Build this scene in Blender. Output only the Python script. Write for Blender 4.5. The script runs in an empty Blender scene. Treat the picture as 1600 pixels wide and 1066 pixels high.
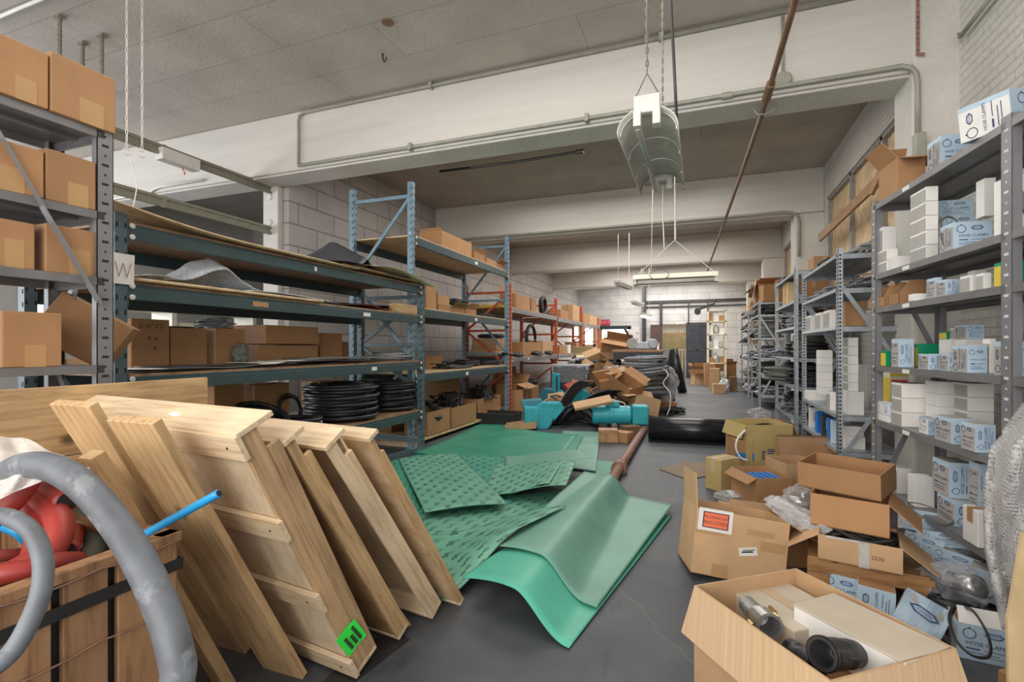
import bpy, bmesh, math, random
from math import sin, cos, pi, radians, atan2, sqrt, floor
from mathutils import Vector, Matrix, Euler, noise
R = random.Random(11)
SC = bpy.context.scene
COL = SC.collection
# ---------------------------------------------------------------- survey of the room
# the camera stands 1.5 m above the floor and is turned 20.7 degrees left of the aisle
F, CX, HV, EYE = 781.0, 800.0, 542.0, 1.5
TH = radians(20.7); S, C = sin(TH), cos(TH)
def ray(u):
    X = (u-CX)/F
    return (-S+C*X, C+S*X)
def P(u, v, t):
    a, b = ray(u); return Vector((a*t, b*t, EYE+(HV-v)/F*t))
def at_x(u, v, x): return P(u, v, x/ray(u)[0])
def at_y(u, v, y): return P(u, v, y/ray(u)[1])
def at_z(u, v, z): return P(u, v, (z-EYE)*F/(HV-v))
def zt(v, t): return EYE+(HV-v)/F*t
class Fr:
    """a run of shelving: local x along its front, local -y out to the aisle"""
    def __init__(s, ox, oy, ang):
        s.o = Vector((ox, oy)); s.a = ang
        s.x = Vector((cos(ang), sin(ang))); s.y = Vector((-sin(ang), cos(ang)))
    def loc(s, q, p, z):
        w = s.o+s.x*q+s.y*p; return Vector((w.x, w.y, z))
    def hit(s, u, p=0.0):
        d = Vector(ray(u)); o = s.o+s.y*p
        # o + q x = t d
        det = s.x.x*(-d.y)-(-d.x)*s.x.y
        rx, ry = -o.x, -o.y
        q = (rx*(-d.y)-(-d.x)*ry)/det
        t = (s.x.x*ry-s.x.y*rx)/det
        return q, t
# ---------------------------------------------------------------- materials
MAT = {}
def nd(nt, typ, **kw):
    n = nt.nodes.new(typ)
    for k, v in kw.items(): setattr(n, k, v)
    return n
def base_mat(name):
    m = bpy.data.materials.new(name); m.use_nodes = True
    nt = m.node_tree; b = nt.nodes['Principled BSDF']
    return m, nt, b
def math_node(nt, op, a, b=None, c=None):
    n = nd(nt, 'ShaderNodeMath', operation=op)
    for i, x in enumerate((a, b, c)):
        if x is None: continue
        if hasattr(x, 'links'): nt.links.new(x, n.inputs[i])
        else: n.inputs[i].default_value = x
    return n.outputs[0]
def mixc(nt, fac, a, b, mode='MIX'):
    n = nd(nt, 'ShaderNodeMix', data_type='RGBA', blend_type=mode)
    for s, x in ((n.inputs[0], fac), (n.inputs[6], a), (n.inputs[7], b)):
        if hasattr(x, 'links'): nt.links.new(x, s)
        elif isinstance(x, (int, float)): s.default_value = x
        else: s.default_value = (x[0], x[1], x[2], 1)
    return n.outputs[2]
def coords(nt, scale=(1, 1, 1), kind='Object'):
    tc = nd(nt, 'ShaderNodeTexCoord'); mp = nd(nt, 'ShaderNodeMapping')
    mp.inputs['Scale'].default_value = scale
    nt.links.new(tc.outputs[kind], mp.inputs[0]); return mp.outputs[0]
def noise_tex(nt, vec, scale, detail=4, rough=.55):
    n = nd(nt, 'ShaderNodeTexNoise'); n.inputs['Scale'].default_value = scale
    n.inputs['Detail'].default_value = detail; n.inputs['Roughness'].default_value = rough
    nt.links.new(vec, n.inputs['Vector']); return n.outputs['Fac']
def ramp(nt, fac, stops):
    n = nd(nt, 'ShaderNodeValToRGB'); el = n.color_ramp.elements
    while len(el) < len(stops): el.new(.5)
    for e, (p, c) in zip(el, stops):
        e.position = p; e.color = (c, c, c, 1) if isinstance(c, (int, float)) else (*c, 1)
    nt.links.new(fac, n.inputs[0]); return n.outputs[0]
def bump(nt, b, h, strength=.3, dist=.01):
    n = nd(nt, 'ShaderNodeBump'); n.inputs['Strength'].default_value = strength
    n.inputs['Distance'].default_value = dist
    nt.links.new(h, n.inputs['Height']); nt.links.new(n.outputs[0], b.inputs['Normal'])
def mk(name, col, rough=.6, var=.15, scale=5, metal=0, stretch=(1, 1, 1), orand=0, bmp=0, bscale=60, wear=None, wscale=9, wlo=.58, spec=.5):
    """plain painted / printed / moulded material: two-tone mottling, optional worn patches, optional piece to piece variation"""
    m, nt, b = base_mat(name)
    vec = coords(nt, stretch)
    n = noise_tex(nt, vec, scale)
    c = ramp(nt, n, [(.3, [x*(1-var) for x in col]), (.7, [min(1, x*(1+var)) for x in col])])
    if wear:
        w = ramp(nt, noise_tex(nt, coords(nt), wscale, 6, .7), [(wlo, 0.), (wlo+.06, 1.)])
        c = mixc(nt, w, c, wear)
    if orand:
        oi = nd(nt, 'ShaderNodeObjectInfo')
        k = math_node(nt, 'MULTIPLY_ADD', oi.outputs['Random'], 2*orand, 1-orand)
        hs = nd(nt, 'ShaderNodeHueSaturation'); nt.links.new(k, hs.inputs['Value']); nt.links.new(c, hs.inputs['Color']); c = hs.outputs[0]
    nt.links.new(c, b.inputs['Base Color'])
    b.inputs['Roughness'].default_value = rough; b.inputs['Metallic'].default_value = metal
    b.inputs['Specular IOR Level'].default_value = spec
    if bmp: bump(nt, b, noise_tex(nt, vec, bscale, 3), bmp)
    MAT[name] = m; return m
def wood(name, light, dark, scale=(14, 1.2, 14), knots=True, rough=.6, orand=.12):
    m, nt, b = base_mat(name)
    v = coords(nt, scale)
    n = noise_tex(nt, v, 3.0, 6, .62)
    c = ramp(nt, n, [(.36, dark), (.5, light), (.66, [min(1, x*1.12) for x in light])])
    if knots:
        vo = nd(nt, 'ShaderNodeTexVoronoi'); vo.inputs['Scale'].default_value = 2.3
        nt.links.new(coords(nt, (1.6, 1, 1.6)), vo.inputs['Vector'])
        k = ramp(nt, vo.outputs['Distance'], [(.05, 1.), (.12, 0.)])
        c = mixc(nt, k, c, [x*.35 for x in dark])
    g = ramp(nt, noise_tex(nt, coords(nt), 3, 4), [(.35, (.82, .8, .78)), (.65, (1.05, 1.04, 1.0))])
    c = mixc(nt, .8, c, g, 'MULTIPLY')
    oi = nd(nt, 'ShaderNodeObjectInfo'); k = math_node(nt, 'MULTIPLY_ADD', oi.outputs['Random'], 2*orand, 1-orand)
    hs = nd(nt, 'ShaderNodeHueSaturation'); nt.links.new(k, hs.inputs['Value']); nt.links.new(c, hs.inputs['Color'])
    nt.links.new(hs.outputs[0], b.inputs['Base Color']); b.inputs['Roughness'].default_value = rough
    bump(nt, b, n, .15, .003)
    MAT[name] = m; return m
CARD = (.405, .216, .098)
mk('card', CARD, .75, .1, 3, orand=.13, bmp=.08, bscale=90)
mk('card_light', (.53, .335, .18), .75, .1, 4, orand=.1, bmp=.08, bscale=90)
mk('card_yellow', (.50, .38, .155), .7, .08, 4, orand=.05)
mk('card_in', (.37, .22, .12), .8, .1, 4)
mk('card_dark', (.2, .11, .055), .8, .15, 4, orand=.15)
mk('card_floor', (.25, .185, .125), .8, .12, 4)
mk('lid_tan', (.54, .465, .365), .7, .08, 5)
mk('board_tan', (.50, .37, .20), .65, .15, 5)
mk('kraft', (.62, .54, .35), .75, .08, 5)
mk('tape', (.50, .30, .14), .25, .06, 6)
mk('tape_clear', (.55, .42, .28), .2, .06, 6)
mk('white_card', (.80, .785, .75), .6, .06, 5, orand=.08)
mk('grey_card', (.40, .385, .36), .7, .08, 5, orand=.06)
mk('blue_card', (.46, .60, .72), .5, .06, 5, orand=.06)
mk('green_card', (.0, .27, .13), .4, .1, 6)
mk('yellow_card', (.75, .55, .06), .5, .1, 6)
mk('cream_card', (.72, .68, .52), .6, .06, 6)
mk('rear_wall', (.33, .28, .16), .8, .2, 3)
mk('paper', (.78, .76, .72), .7, .05, 8)
mk('ink', (.03, .05, .16), .6, .05)
mk('ink_black', (.035, .03, .03), .7, .05)
mk('red_ink', (.62, .05, .04), .5, .05)
mk('pink_ink', (.42, .22, .25), .6, .05)
mk('red_label', (.85, .19, .09), .45, .05)
mk('neon', (.05, 1.0, .09), .6, .05)
mk('teal_beam', (.048, .080, .087), .42, .12, 6, wear=(.16, .2, .2), wlo=.68, spec=.4)
mk('teal_post', (.085, .13, .15), .45, .15, 8, wear=(.26, .36, .42), wscale=16, wlo=.64)
mk('blue_post', (.165, .265, .335), .45, .12, 8, wear=(.42, .52, .58), wscale=16, wlo=.62)
mk('orange_post', (.56, .11, .04), .45, .12, 8, wear=(.35, .12, .06), wscale=12, wlo=.66)
mk('grey_metal', (.235, .235, .25), .42, .1, 5, metal=.25, wear=(.3, .27, .25), wlo=.66)
mk('shelf_metal', (.22, .215, .22), .4, .18, 4, metal=.3, wear=(.28, .22, .17), wscale=5, wlo=.6)
mk('galv', (.40, .44, .48), .38, .15, 14, metal=.45)
mk('galv_light', (.5, .53, .55), .35, .12, 14, metal=.4)
mk('slot', (.02, .02, .02), .9, 0)
mk('slot_light', (.62, .62, .62), .7, 0)
mk('steel', (.5, .5, .5), .3, .1, 20, metal=.8)
mk('dull_steel', (.27, .265, .25), .35, .1, 12, metal=.6)
mk('alu_dull', (.64, .62, .56), .38, .12, 8, metal=.15)
mk('alu', (.52, .52, .5), .33, .1, 12, metal=.8)
mk('brass', (.6, .45, .16), .3, .1, 12, metal=.9)
mk('rust_pipe', (.26, .14, .10), .55, .25, 7, wear=(.36, .2, .16), wlo=.55)
mk('brown_pipe', (.20, .11, .06), .5, .2, 7)
mk('olive', (.22, .215, .16), .5, .12, 8)
mk('conduit', (.30, .30, .245), .45, .12, 9)
mk('white_paint', (.66, .65, .62), .5, .08, 8)
mk('cream_metal', (.66, .64, .52), .4, .05, 8)
mk('black_rubber', (.018, .019, .022), .38, .2, 12, orand=.2)
mk('roll_rubber', (.014, .016, .021), .24, .2, 6)
mk('black_matte', (.022, .021, .021), .6, .25, 10, orand=.2)
mk('dark_sheet', (.035, .037, .046), .45, .2, 4)
mk('grey_rubber', (.215, .225, .24), .5, .15, 10, orand=.15)
mk('green_grey', (.13, .14, .12), .6, .2, 12, orand=.2)
mk('grey_hose', (.135, .148, .165), .5, .28, 9, wear=(.225, .24, .255), wscale=6, wlo=.52)
mk('red_hose', (.36, .045, .035), .42, .14, 8, wear=(.42, .1, .07), wlo=.66)
mk('red_dark', (.3, .06, .05), .5, .2, 8)
mk('blue_hose', (.02, .30, .62), .35, .05, 8)
mk('blue_pack', (.02, .20, .62), .35, .1, 9)
mk('machine', (.04, .44, .52), .35, .12, 6, wear=(.06, .2, .24), wlo=.63)
mk('machine_dull', (.06, .25, .33), .4, .15, 6, wear=(.1, .14, .17), wlo=.6)
mk('machine_red', (.45, .06, .04), .45, .2, 6)
mk('bucket', (.12, .125, .135), .4, .1, 6)
mk('dark_metal', (.06, .06, .065), .4, .2, 9, metal=.4)
mk('window_frame', (.30, .29, .27), .6, .2, 8)
mk('door_black', (.035, .04, .055), .5, .35, 3, wear=(.09, .1, .12), wlo=.62)
mk('door_brown', (.09, .055, .045), .5, .2, 5)
mk('sign_red', (.42, .03, .06), .4, .05)
wood('pine', (.56, .38, .2), (.42, .26, .125))
wood('pine_light', (.76, .60, .41), (.62, .45, .27), knots=False)
wood('pine_cross', (.76, .60, .41), (.62, .45, .27), (1.2, 14, 14), knots=False)
wood('panel_ply', (.74, .60, .42), (.62, .47, .30), (5, 1.6, 5), knots=False)
wood('crate_side', (.50, .335, .185), (.36, .22, .11), (22, 1.0, 22), knots=False)
wood('ply', (.62, .46, .28), (.5, .34, .19), (3, 3, 3), knots=False)
wood('ply_dark', (.42, .25, .12), (.3, .165, .075), (3, 3, 3), knots=False)
wood('deck', (.34, .205, .112), (.23, .13, .07), (4, 4, 4), knots=False)
wood('old_crate', (.36, .20, .10), (.22, .115, .055), (9, 9, 1.0))
wood('pallet', (.40, .215, .085), (.27, .13, .05), (1.5, 14, 14), knots=False)
wood('plank_red', (.43, .25, .13), (.31, .165, .08), (14, 1.2, 14))
# special materials ---------------------------------------------------------------
def concrete(name, col, rough=.8, streak=(1, 1, 1), var=.16, board=0, bm=.35, dirt=.35):
    m, nt, b = base_mat(name)
    v = coords(nt, streak)
    n1 = noise_tex(nt, v, 1.3, 6, .6); n2 = noise_tex(nt, v, 22, 5, .65)
    c = ramp(nt, n1, [(.3, [x*(1-var) for x in col]), (.68, [min(1, x*(1+var*.5)) for x in col])])
    pit = ramp(nt, noise_tex(nt, coords(nt, (1, 1, 1)), 9, 8, .75), [(.66, 0.), (.72, 1.)])
    c = mixc(nt, math_node(nt, 'MULTIPLY', pit, dirt), c, [x*.45 for x in col])
    h = n2
    if board:
        br = nd(nt, 'ShaderNodeTexBrick'); br.inputs['Scale'].default_value = 1.0
        br.inputs['Brick Width'].default_value = 3.2; br.inputs['Row Height'].default_value = board
        br.inputs['Mortar Size'].default_value = .006; br.offset = .37
        br.inputs['Color1'].default_value = (1, 1, 1, 1); br.inputs['Color2'].default_value = (.9, .9, .9, 1); br.inputs['Mortar'].default_value = (.55, .53, .5, 1)
        nt.links.new(coords(nt), br.inputs['Vector'])
        c = mixc(nt, .65, c, br.outputs['Color'], 'MULTIPLY')
    nt.links.new(c, b.inputs['Base Color']); b.inputs['Roughness'].default_value = rough
    bump(nt, b, h, bm, .012)
    MAT[name] = m; return m
concrete('ceiling', (.45, .41, .365), board=.62, bm=.45)
concrete('beam', (.60, .575, .53), streak=(.25, 1, 3), var=.12, dirt=.3, bm=.4)
concrete('rough_white', (.62, .595, .55), var=.14, bm=.9, dirt=.3)
concrete('wall_paint', (.60, .59, .57), var=.08, dirt=.1)
def floor_mat():
    m, nt, b = base_mat('floor')
    v = coords(nt)
    c = ramp(nt, noise_tex(nt, v, .9, 7, .62), [(.3, (.050, .056, .065)), (.5, (.080, .087, .098)), (.72, (.132, .136, .142))])
    sp = ramp(nt, noise_tex(nt, v, 38, 6, .8), [(.62, 0.), (.7, 1.)])
    c = mixc(nt, math_node(nt, 'MULTIPLY', sp, .35), c, (.2, .195, .185))
    dk = ramp(nt, noise_tex(nt, coords(nt, (1, .35, 1)), 3.1, 5, .7), [(.56, 0.), (.7, 1.)])
    c = mixc(nt, math_node(nt, 'MULTIPLY', dk, .6), c, (.03, .03, .032))
    wv = nd(nt, 'ShaderNodeTexVoronoi', feature='DISTANCE_TO_EDGE'); wv.inputs['Scale'].default_value = .33
    ns = nd(nt, 'ShaderNodeTexNoise'); ns.inputs['Scale'].default_value = 2.5; nt.links.new(v, ns.inputs['Vector'])
    ad = nd(nt, 'ShaderNodeMixRGB', blend_type='ADD'); ad.inputs[0].default_value = .22
    nt.links.new(v, ad.inputs[1]); nt.links.new(ns.outputs['Color'], ad.inputs[2]); nt.links.new(ad.outputs[0], wv.inputs['Vector'])
    ck = ramp(nt, wv.outputs['Distance'], [(.0008, 1.), (.0022, 0.)])
    c = mixc(nt, math_node(nt, 'MULTIPLY', ck, .35), c, (.17, .165, .155))
    nt.links.new(c, b.inputs['Base Color']); b.inputs['Roughness'].default_value = .5
    b.inputs['Specular IOR Level'].default_value = .35
    bump(nt, b, noise_tex(nt, v, 30, 4), .12, .004)
    MAT['floor'] = m
floor_mat()
def cmu(name, col, mort, bw, bh, rot=(0, 0, 0), letters=True):
    m, nt, b = base_mat(name)
    tc = nd(nt, 'ShaderNodeTexCoord'); mp = nd(nt, 'ShaderNodeMapping'); mp.inputs['Rotation'].default_value = rot
    nt.links.new(tc.outputs['Object'], mp.inputs[0])
    br = nd(nt, 'ShaderNodeTexBrick'); br.inputs['Scale'].default_value = 1
    br.inputs['Brick Width'].default_value = bw; br.inputs['Row Height'].default_value = bh; br.inputs['Mortar Size'].default_value = .012
    br.inputs['Mortar Smooth'].default_value = .3
    br.inputs['Color1'].default_value = (*col, 1); br.inputs['Color2'].default_value = (*[x*.9 for x in col], 1); br.inputs['Mortar'].default_value = (*mort, 1)
    nt.links.new(mp.outputs[0], br.inputs['Vector'])
    n = noise_tex(nt, coords(nt), 2.2, 6)
    c = mixc(nt, .7, br.outputs['Color'], ramp(nt, n, [(.3, (.78, .77, .77)), (.7, (1.05, 1.05, 1.04))]), 'MULTIPLY')
    nt.links.new(c, b.inputs['Base Color']); b.inputs['Roughness'].default_value = .85
    sub = math_node(nt, 'MULTIPLY_ADD', br.outputs['Fac'], -1.0, math_node(nt, 'MULTIPLY', noise_tex(nt, coords(nt), 26, 5), .35))
    bump(nt, b, sub, .7, .02)
    MAT[name] = m
cmu('cmu_side', (.50, .48, .465), (.27, .255, .24), .84, .345, (0, radians(90), radians(90)))
def brick_white():
    m, nt, b = base_mat('brick_white')
    n1 = noise_tex(nt, coords(nt), 1.5, 6, .6)
    c = ramp(nt, n1, [(.3, (.55, .525, .485)), (.7, (.68, .66, .62))])
    tc = nd(nt, 'ShaderNodeTexCoord'); mp = nd(nt, 'ShaderNodeMapping'); mp.inputs['Rotation'].default_value = (0, radians(90), radians(90))
    nt.links.new(tc.outputs['Object'], mp.inputs[0])
    br = nd(nt, 'ShaderNodeTexBrick'); br.inputs['Scale'].default_value = 1; br.inputs['Brick Width'].default_value = .22; br.inputs['Row Height'].default_value = .075
    br.inputs['Mortar Size'].default_value = .008; br.inputs['Mortar Smooth'].default_value = .6; nt.links.new(mp.outputs[0], br.inputs['Vector'])
    nt.links.new(c, b.inputs['Base Color']); b.inputs['Roughness'].default_value = .8
    bump(nt, b, math_node(nt, 'MULTIPLY_ADD', br.outputs['Fac'], -.8, noise_tex(nt, coords(nt), 16, 6, .7)), .8, .02)
    MAT['brick_white'] = m
brick_white()
cmu('cmu_back', (.66, .66, .655), (.52, .52, .52), .8, .345, (radians(90), 0, 0))
def plastic(name, col, fac, rough=.12, bs=0, bstr=.6, dots=0):
    m, nt, b = base_mat(name)
    out = nt.nodes['Material Output']
    b.inputs['Base Color'].default_value = (*col, 1); b.inputs['Roughness'].default_value = rough
    tr = nd(nt, 'ShaderNodeBsdfTransparent'); mx = nd(nt, 'ShaderNodeMixShader')
    lw = nd(nt, 'ShaderNodeLayerWeight'); lw.inputs['Blend'].default_value = .35
    f = math_node(nt, 'MULTIPLY_ADD', lw.outputs['Facing'], .45, fac)
    n = noise_tex(nt, coords(nt), bs or 12, 5, .6)
    f2 = math_node(nt, 'ADD', f, math_node(nt, 'MULTIPLY', ramp(nt, n, [(.45, 0.), (.7, 1.)]), .25))
    nt.links.new(f2, mx.inputs[0]); nt.links.new(tr.outputs[0], mx.inputs[1]); nt.links.new(b.outputs[0], mx.inputs[2])
    nt.links.new(mx.outputs[0], out.inputs['Surface'])
    h = n
    if dots:
        vo = nd(nt, 'ShaderNodeTexVoronoi'); vo.inputs['Scale'].default_value = dots; vo.inputs['Randomness'].default_value = .15
        nt.links.new(coords(nt), vo.inputs['Vector'])
        h = math_node(nt, 'SUBTRACT', n, ramp(nt, vo.outputs['Distance'], [(.1, 0.), (.5, 1.)]))
    bump(nt, b, h, bstr, .02)
    MAT[name] = m
plastic('clear_bag', (.62, .63, .65), .14, .1, 10)
plastic('milky_bag', (.72, .70, .66), .5, .25, 9)
plastic('bubble', (.70, .69, .68), .33, .08, 9, .75, 64)
plastic('strip_plastic', (.66, .67, .69), .22, .08, 18, .4)
plastic('bubble_small', (.82, .88, .93), .72, .14, 12, .8, 55)
def green_sheet(name, col, printed):
    m, nt, b = base_mat(name)
    v = coords(nt)
    n = noise_tex(nt, v, 2.4, 6, .65)
    c = ramp(nt, n, [(.3, [x*.82 for x in col]), (.7, [x*1.12 for x in col])])
    sc = ramp(nt, noise_tex(nt, coords(nt, (1, 4, 1)), 14, 6, .8), [(.6, 0.), (.75, 1.)])
    c = mixc(nt, math_node(nt, 'MULTIPLY', sc, .22), c, [min(1, x*1.6+.08) for x in col])
    if printed:
        tc = nd(nt, 'ShaderNodeTexCoord'); sp = nd(nt, 'ShaderNodeSeparateXYZ'); nt.links.new(tc.outputs['UV'], sp.inputs[0])
        X = math_node(nt, 'MULTIPLY', sp.outputs[0], 6.2); Y = math_node(nt, 'MULTIPLY', sp.outputs[1], 8.6)
        row = math_node(nt, 'FLOOR', Y)
        X = math_node(nt, 'ADD', X, math_node(nt, 'MULTIPLY', math_node(nt, 'MODULO', row, 2.0), .5))
        fx = math_node(nt, 'FRACT', X); fy = math_node(nt, 'FRACT', Y)
        def band(a, lo, hi): return math_node(nt, 'MULTIPLY', math_node(nt, 'GREATER_THAN', a, lo), math_node(nt, 'LESS_THAN', a, hi))
        dx = math_node(nt, 'MULTIPLY', math_node(nt, 'SUBTRACT', fx, .28), 1.2); dy = math_node(nt, 'SUBTRACT', fy, .32)
        d = math_node(nt, 'SQRT', math_node(nt, 'ADD', math_node(nt, 'MULTIPLY', dx, dx), math_node(nt, 'MULTIPLY', dy, dy)))
        ring = band(d, .06, .17)
        let = math_node(nt, 'GREATER_THAN', math_node(nt, 'SINE', math_node(nt, 'MULTIPLY', fy, 70.0)), -.5)
        t1 = math_node(nt, 'MULTIPLY', math_node(nt, 'MULTIPLY', band(fx, .2, .44), band(fy, .50, .92)), let)
        t2 = math_node(nt, 'MULTIPLY', math_node(nt, 'MULTIPLY', band(fx, .46, .56), band(fy, .58, .84)), let)
        k = math_node(nt, 'MAXIMUM', ring, math_node(nt, 'MAXIMUM', t1, t2))
        k = math_node(nt, 'MULTIPLY', k, ramp(nt, noise_tex(nt, v, 5, 4), [(.3, .45), (.6, 1.)]))
        c = mixc(nt, k, c, (.012, .06, .05))
    nt.links.new(c, b.inputs['Base Color']); b.inputs['Roughness'].default_value = .42
    b.inputs['Specular IOR Level'].default_value = .4
    MAT[name] = m
green_sheet('green_print', (.155, .40, .285), True)
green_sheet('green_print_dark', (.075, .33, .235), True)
green_sheet('green_dull', (.17, .37, .29), False)
green_sheet('green_bright', (.10, .47, .34), False)
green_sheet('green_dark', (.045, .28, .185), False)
def corrugated():
    m, nt, b = base_mat('corrugated')
    tc = nd(nt, 'ShaderNodeTexCoord'); sp = nd(nt, 'ShaderNodeSeparateXYZ'); nt.links.new(tc.outputs['Object'], sp.inputs[0])
    q = math_node(nt, 'ADD', math_node(nt, 'MULTIPLY', sp.outputs[0], 1.0), sp.outputs[1])
    cb = nd(nt, 'ShaderNodeCombineXYZ'); nt.links.new(q, cb.inputs[0])
    n = noise_tex(nt, cb.outputs[0], 55, 3, .6)
    c = ramp(nt, n, [(.35, (.50, .335, .19)), (.6, (.57, .40, .24)), (.72, (.66, .50, .32))])
    nt.links.new(c, b.inputs['Base Color']); b.inputs['Roughness'].default_value = .75
    bump(nt, b, n, .4, .004); MAT['corrugated'] = m
corrugated()
def emit(name, col, st):
    m, nt, b = base_mat(name)
    b.inputs['Base Color'].default_value = (*col, 1)
    b.inputs['Emission Color'].default_value = (*col, 1); b.inputs['Emission Strength'].default_value = st
    MAT[name] = m
emit('lamp_on', (1, .98, .95), 7); emit('window_glow', (1, .98, .94), 6); emit('exit_glow', (.9, .25, .3), .25)
# ---------------------------------------------------------------- mesh building
I4 = Matrix.Identity(4)
def TR(x=0, y=0, z=0, rx=0, ry=0, rz=0): return Matrix.Translation((x, y, z)) @ Euler((radians(rx), radians(ry), radians(rz))).to_matrix().to_4x4()
class MB:
    def __init__(s): s.v = []; s.f = []; s.m = []; s.uv = None
    def add(s, vs, fs, mi=0, M=None):
        b = len(s.v)
        s.v += [tuple(M @ Vector(q)) if M else tuple(q) for q in vs]
        s.f += [tuple(b+i for i in f) for f in fs]; s.m += [mi]*len(fs); return s
    def box(s, x0, x1, y0, y1, z0, z1, mi=0, M=None):
        vs = [(x0, y0, z0), (x1, y0, z0), (x1, y1, z0), (x0, y1, z0), (x0, y0, z1), (x1, y0, z1), (x1, y1, z1), (x0, y1, z1)]
        return s.add(vs, [(0, 3, 2, 1), (4, 5, 6, 7), (0, 1, 5, 4), (1, 2, 6, 5), (2, 3, 7, 6), (3, 0, 4, 7)], mi, M)
    def bar(s, a, b, w, h, mi=0, up=(0, 0, 1)):
        a, b, up = Vector(a), Vector(b), Vector(up)
        d = (b-a).normalized(); x = d.cross(up)
        if x.length < 1e-4: x = d.cross(Vector((1, 0, 0)))
        x.normalize(); y = x.cross(d)
        vs = [p+x*(i*w/2)+y*(j*h/2) for p in (a, b) for i, j in ((-1, -1), (1, -1), (1, 1), (-1, 1))]
        return s.add(vs, [(0, 1, 2, 3), (7, 6, 5, 4), (0, 4, 5, 1), (1, 5, 6, 2), (2, 6, 7, 3), (3, 7, 4, 0)], mi)
    def tube(s, pts, r, n=8, closed=False, mi=0, caps=True, flat=1.0, M=None):
        pts = [Vector(p) for p in pts]; k = len(pts)
        if not hasattr(r, '__len__'): r = [r]*k
        vs = []; prev = None
        for i, p in enumerate(pts):
            if closed: d = pts[(i+1) % k]-pts[i-1]
            else: d = pts[min(i+1, k-1)]-pts[max(i-1, 0)]
            d = d.normalized() if d.length > 1e-9 else Vector((0, 0, 1))
            if prev is None:
                x = d.cross(Vector((0, 0, 1)))
                if x.length < 1e-3: x = d.cross(Vector((1, 0, 0)))
            else: x = prev-d*prev.dot(d)
            x.normalize(); prev = x; y = d.cross(x)
            vs += [p+x*(r[i]*cos(2*pi*j/n))+y*(r[i]*flat*sin(2*pi*j/n)) for j in range(n)]
        fs = []
        for i in range(k if closed else k-1):
            a, b = i*n, ((i+1) % k)*n
            fs += [(a+j, a+(j+1) % n, b+(j+1) % n, b+j) for j in range(n)]
        if caps and not closed: fs += [tuple(range(n-1, -1, -1)), tuple(range((k-1)*n, k*n))]
        return s.add(vs, fs, mi, M)
    def lathe(s, prof, n=20, mi=0, M=None, caps=True):
        vs = [(r*cos(2*pi*j/n), r*sin(2*pi*j/n), z) for r, z in prof for j in range(n)]
        fs = [(i*n+j, i*n+(j+1) % n, (i+1)*n+(j+1) % n, (i+1)*n+j) for i in range(len(prof)-1) for j in range(n)]
        if caps: fs += [tuple(range(n-1, -1, -1)), tuple(range((len(prof)-1)*n, len(prof)*n))]
        return s.add(vs, fs, mi, M)
    def prism(s, poly, h, mi=0, M=None):
        n = len(poly)
        vs = [(x, y, 0) for x, y in poly]+[(x, y, h) for x, y in poly]
        return s.add(vs, [tuple(range(n-1, -1, -1)), tuple(range(n, 2*n))]+[(i, (i+1) % n, n+(i+1) % n, n+i) for i in range(n)], mi, M)
    def grid(s, fn, nu, nv, mi=0, size=(1, 1)):
        b = len(s.v)
        s.v += [tuple(fn(i/nu, j/nv)) for j in range(nv+1) for i in range(nu+1)]
        for j in range(nv):
            for i in range(nu):
                a = b+j*(nu+1)+i; s.f.append((a, a+1, a+nu+2, a+nu+1)); s.m.append(mi)
        s.uv = [(i/nu*size[0], j/nv*size[1]) for j in range(nv+1) for i in range(nu+1)]
        return s
    def text(s, txt, size, M, mi=0):
        vs, fs = text_geo(txt); return s.add([(x*size, y*size, 0) for x, y in vs], fs, mi, M)
    def build(s, name, mats, parent=None, bevel=0, smooth=False, solid=0, sub=0, M=None, flip=False):
        me = bpy.data.meshes.new(name); me.from_pydata(s.v, [], s.f)
        if isinstance(mats, str): mats = [mats]
        for m in mats: me.materials.append(MAT[m])
        me.polygons.foreach_set('material_index', s.m)
        if smooth: me.polygons.foreach_set('use_smooth', [True]*len(s.f))
        if s.uv and len(s.uv) == len(s.v):
            l = me.uv_layers.new(name='UVMap')
            for lp in me.loops: l.data[lp.index].uv = s.uv[lp.vertex_index]
        me.update()
        o = bpy.data.objects.new(name, me); COL.objects.link(o)
        if parent is not None: o.parent = parent
        if M is not None: o.matrix_local = M
        if solid:
            q = o.modifiers.new('thick', 'SOLIDIFY'); q.thickness = solid; q.offset = 1
        if bevel:
            q = o.modifiers.new('bevel', 'BEVEL'); q.width = bevel; q.segments = 2; q.limit_method = 'ANGLE'; q.angle_limit = radians(40)
        if sub:
            q = o.modifiers.new('sub', 'SUBSURF'); q.levels = q.render_levels = sub
        return o
TXT = {}
def text_geo(t):
    if t not in TXT:
        cu = bpy.data.curves.new('t', 'FONT'); cu.body = t; cu.align_x = 'CENTER'; cu.align_y = 'CENTER'; cu.resolution_u = 2
        o = bpy.data.objects.new('t', cu); COL.objects.link(o)
        me = bpy.data.meshes.new_from_object(o.evaluated_get(bpy.context.evaluated_depsgraph_get()))
        TXT[t] = ([(v.co.x, v.co.y) for v in me.vertices], [tuple(p.vertices) for p in me.polygons])
        bpy.data.objects.remove(o); bpy.data.curves.remove(cu); bpy.data.meshes.remove(me)
    return TXT[t]
LABELS = {}
def tag(o, label, cat, group=None, kind=None):
    o['label'] = label; o['category'] = cat
    if group: o['group'] = group
    if kind: o['kind'] = kind
    LABELS.setdefault(label, []).append(o.name)
    return o
def thing(name, label, cat, M=None, group=None):
    o = bpy.data.objects.new(name, None); COL.objects.link(o); o.empty_display_size = .1
    if M is not None: o.matrix_world = M
    return tag(o, label, cat, group)
def struct(o, kind='structure'):
    o['kind'] = kind; return o
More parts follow.
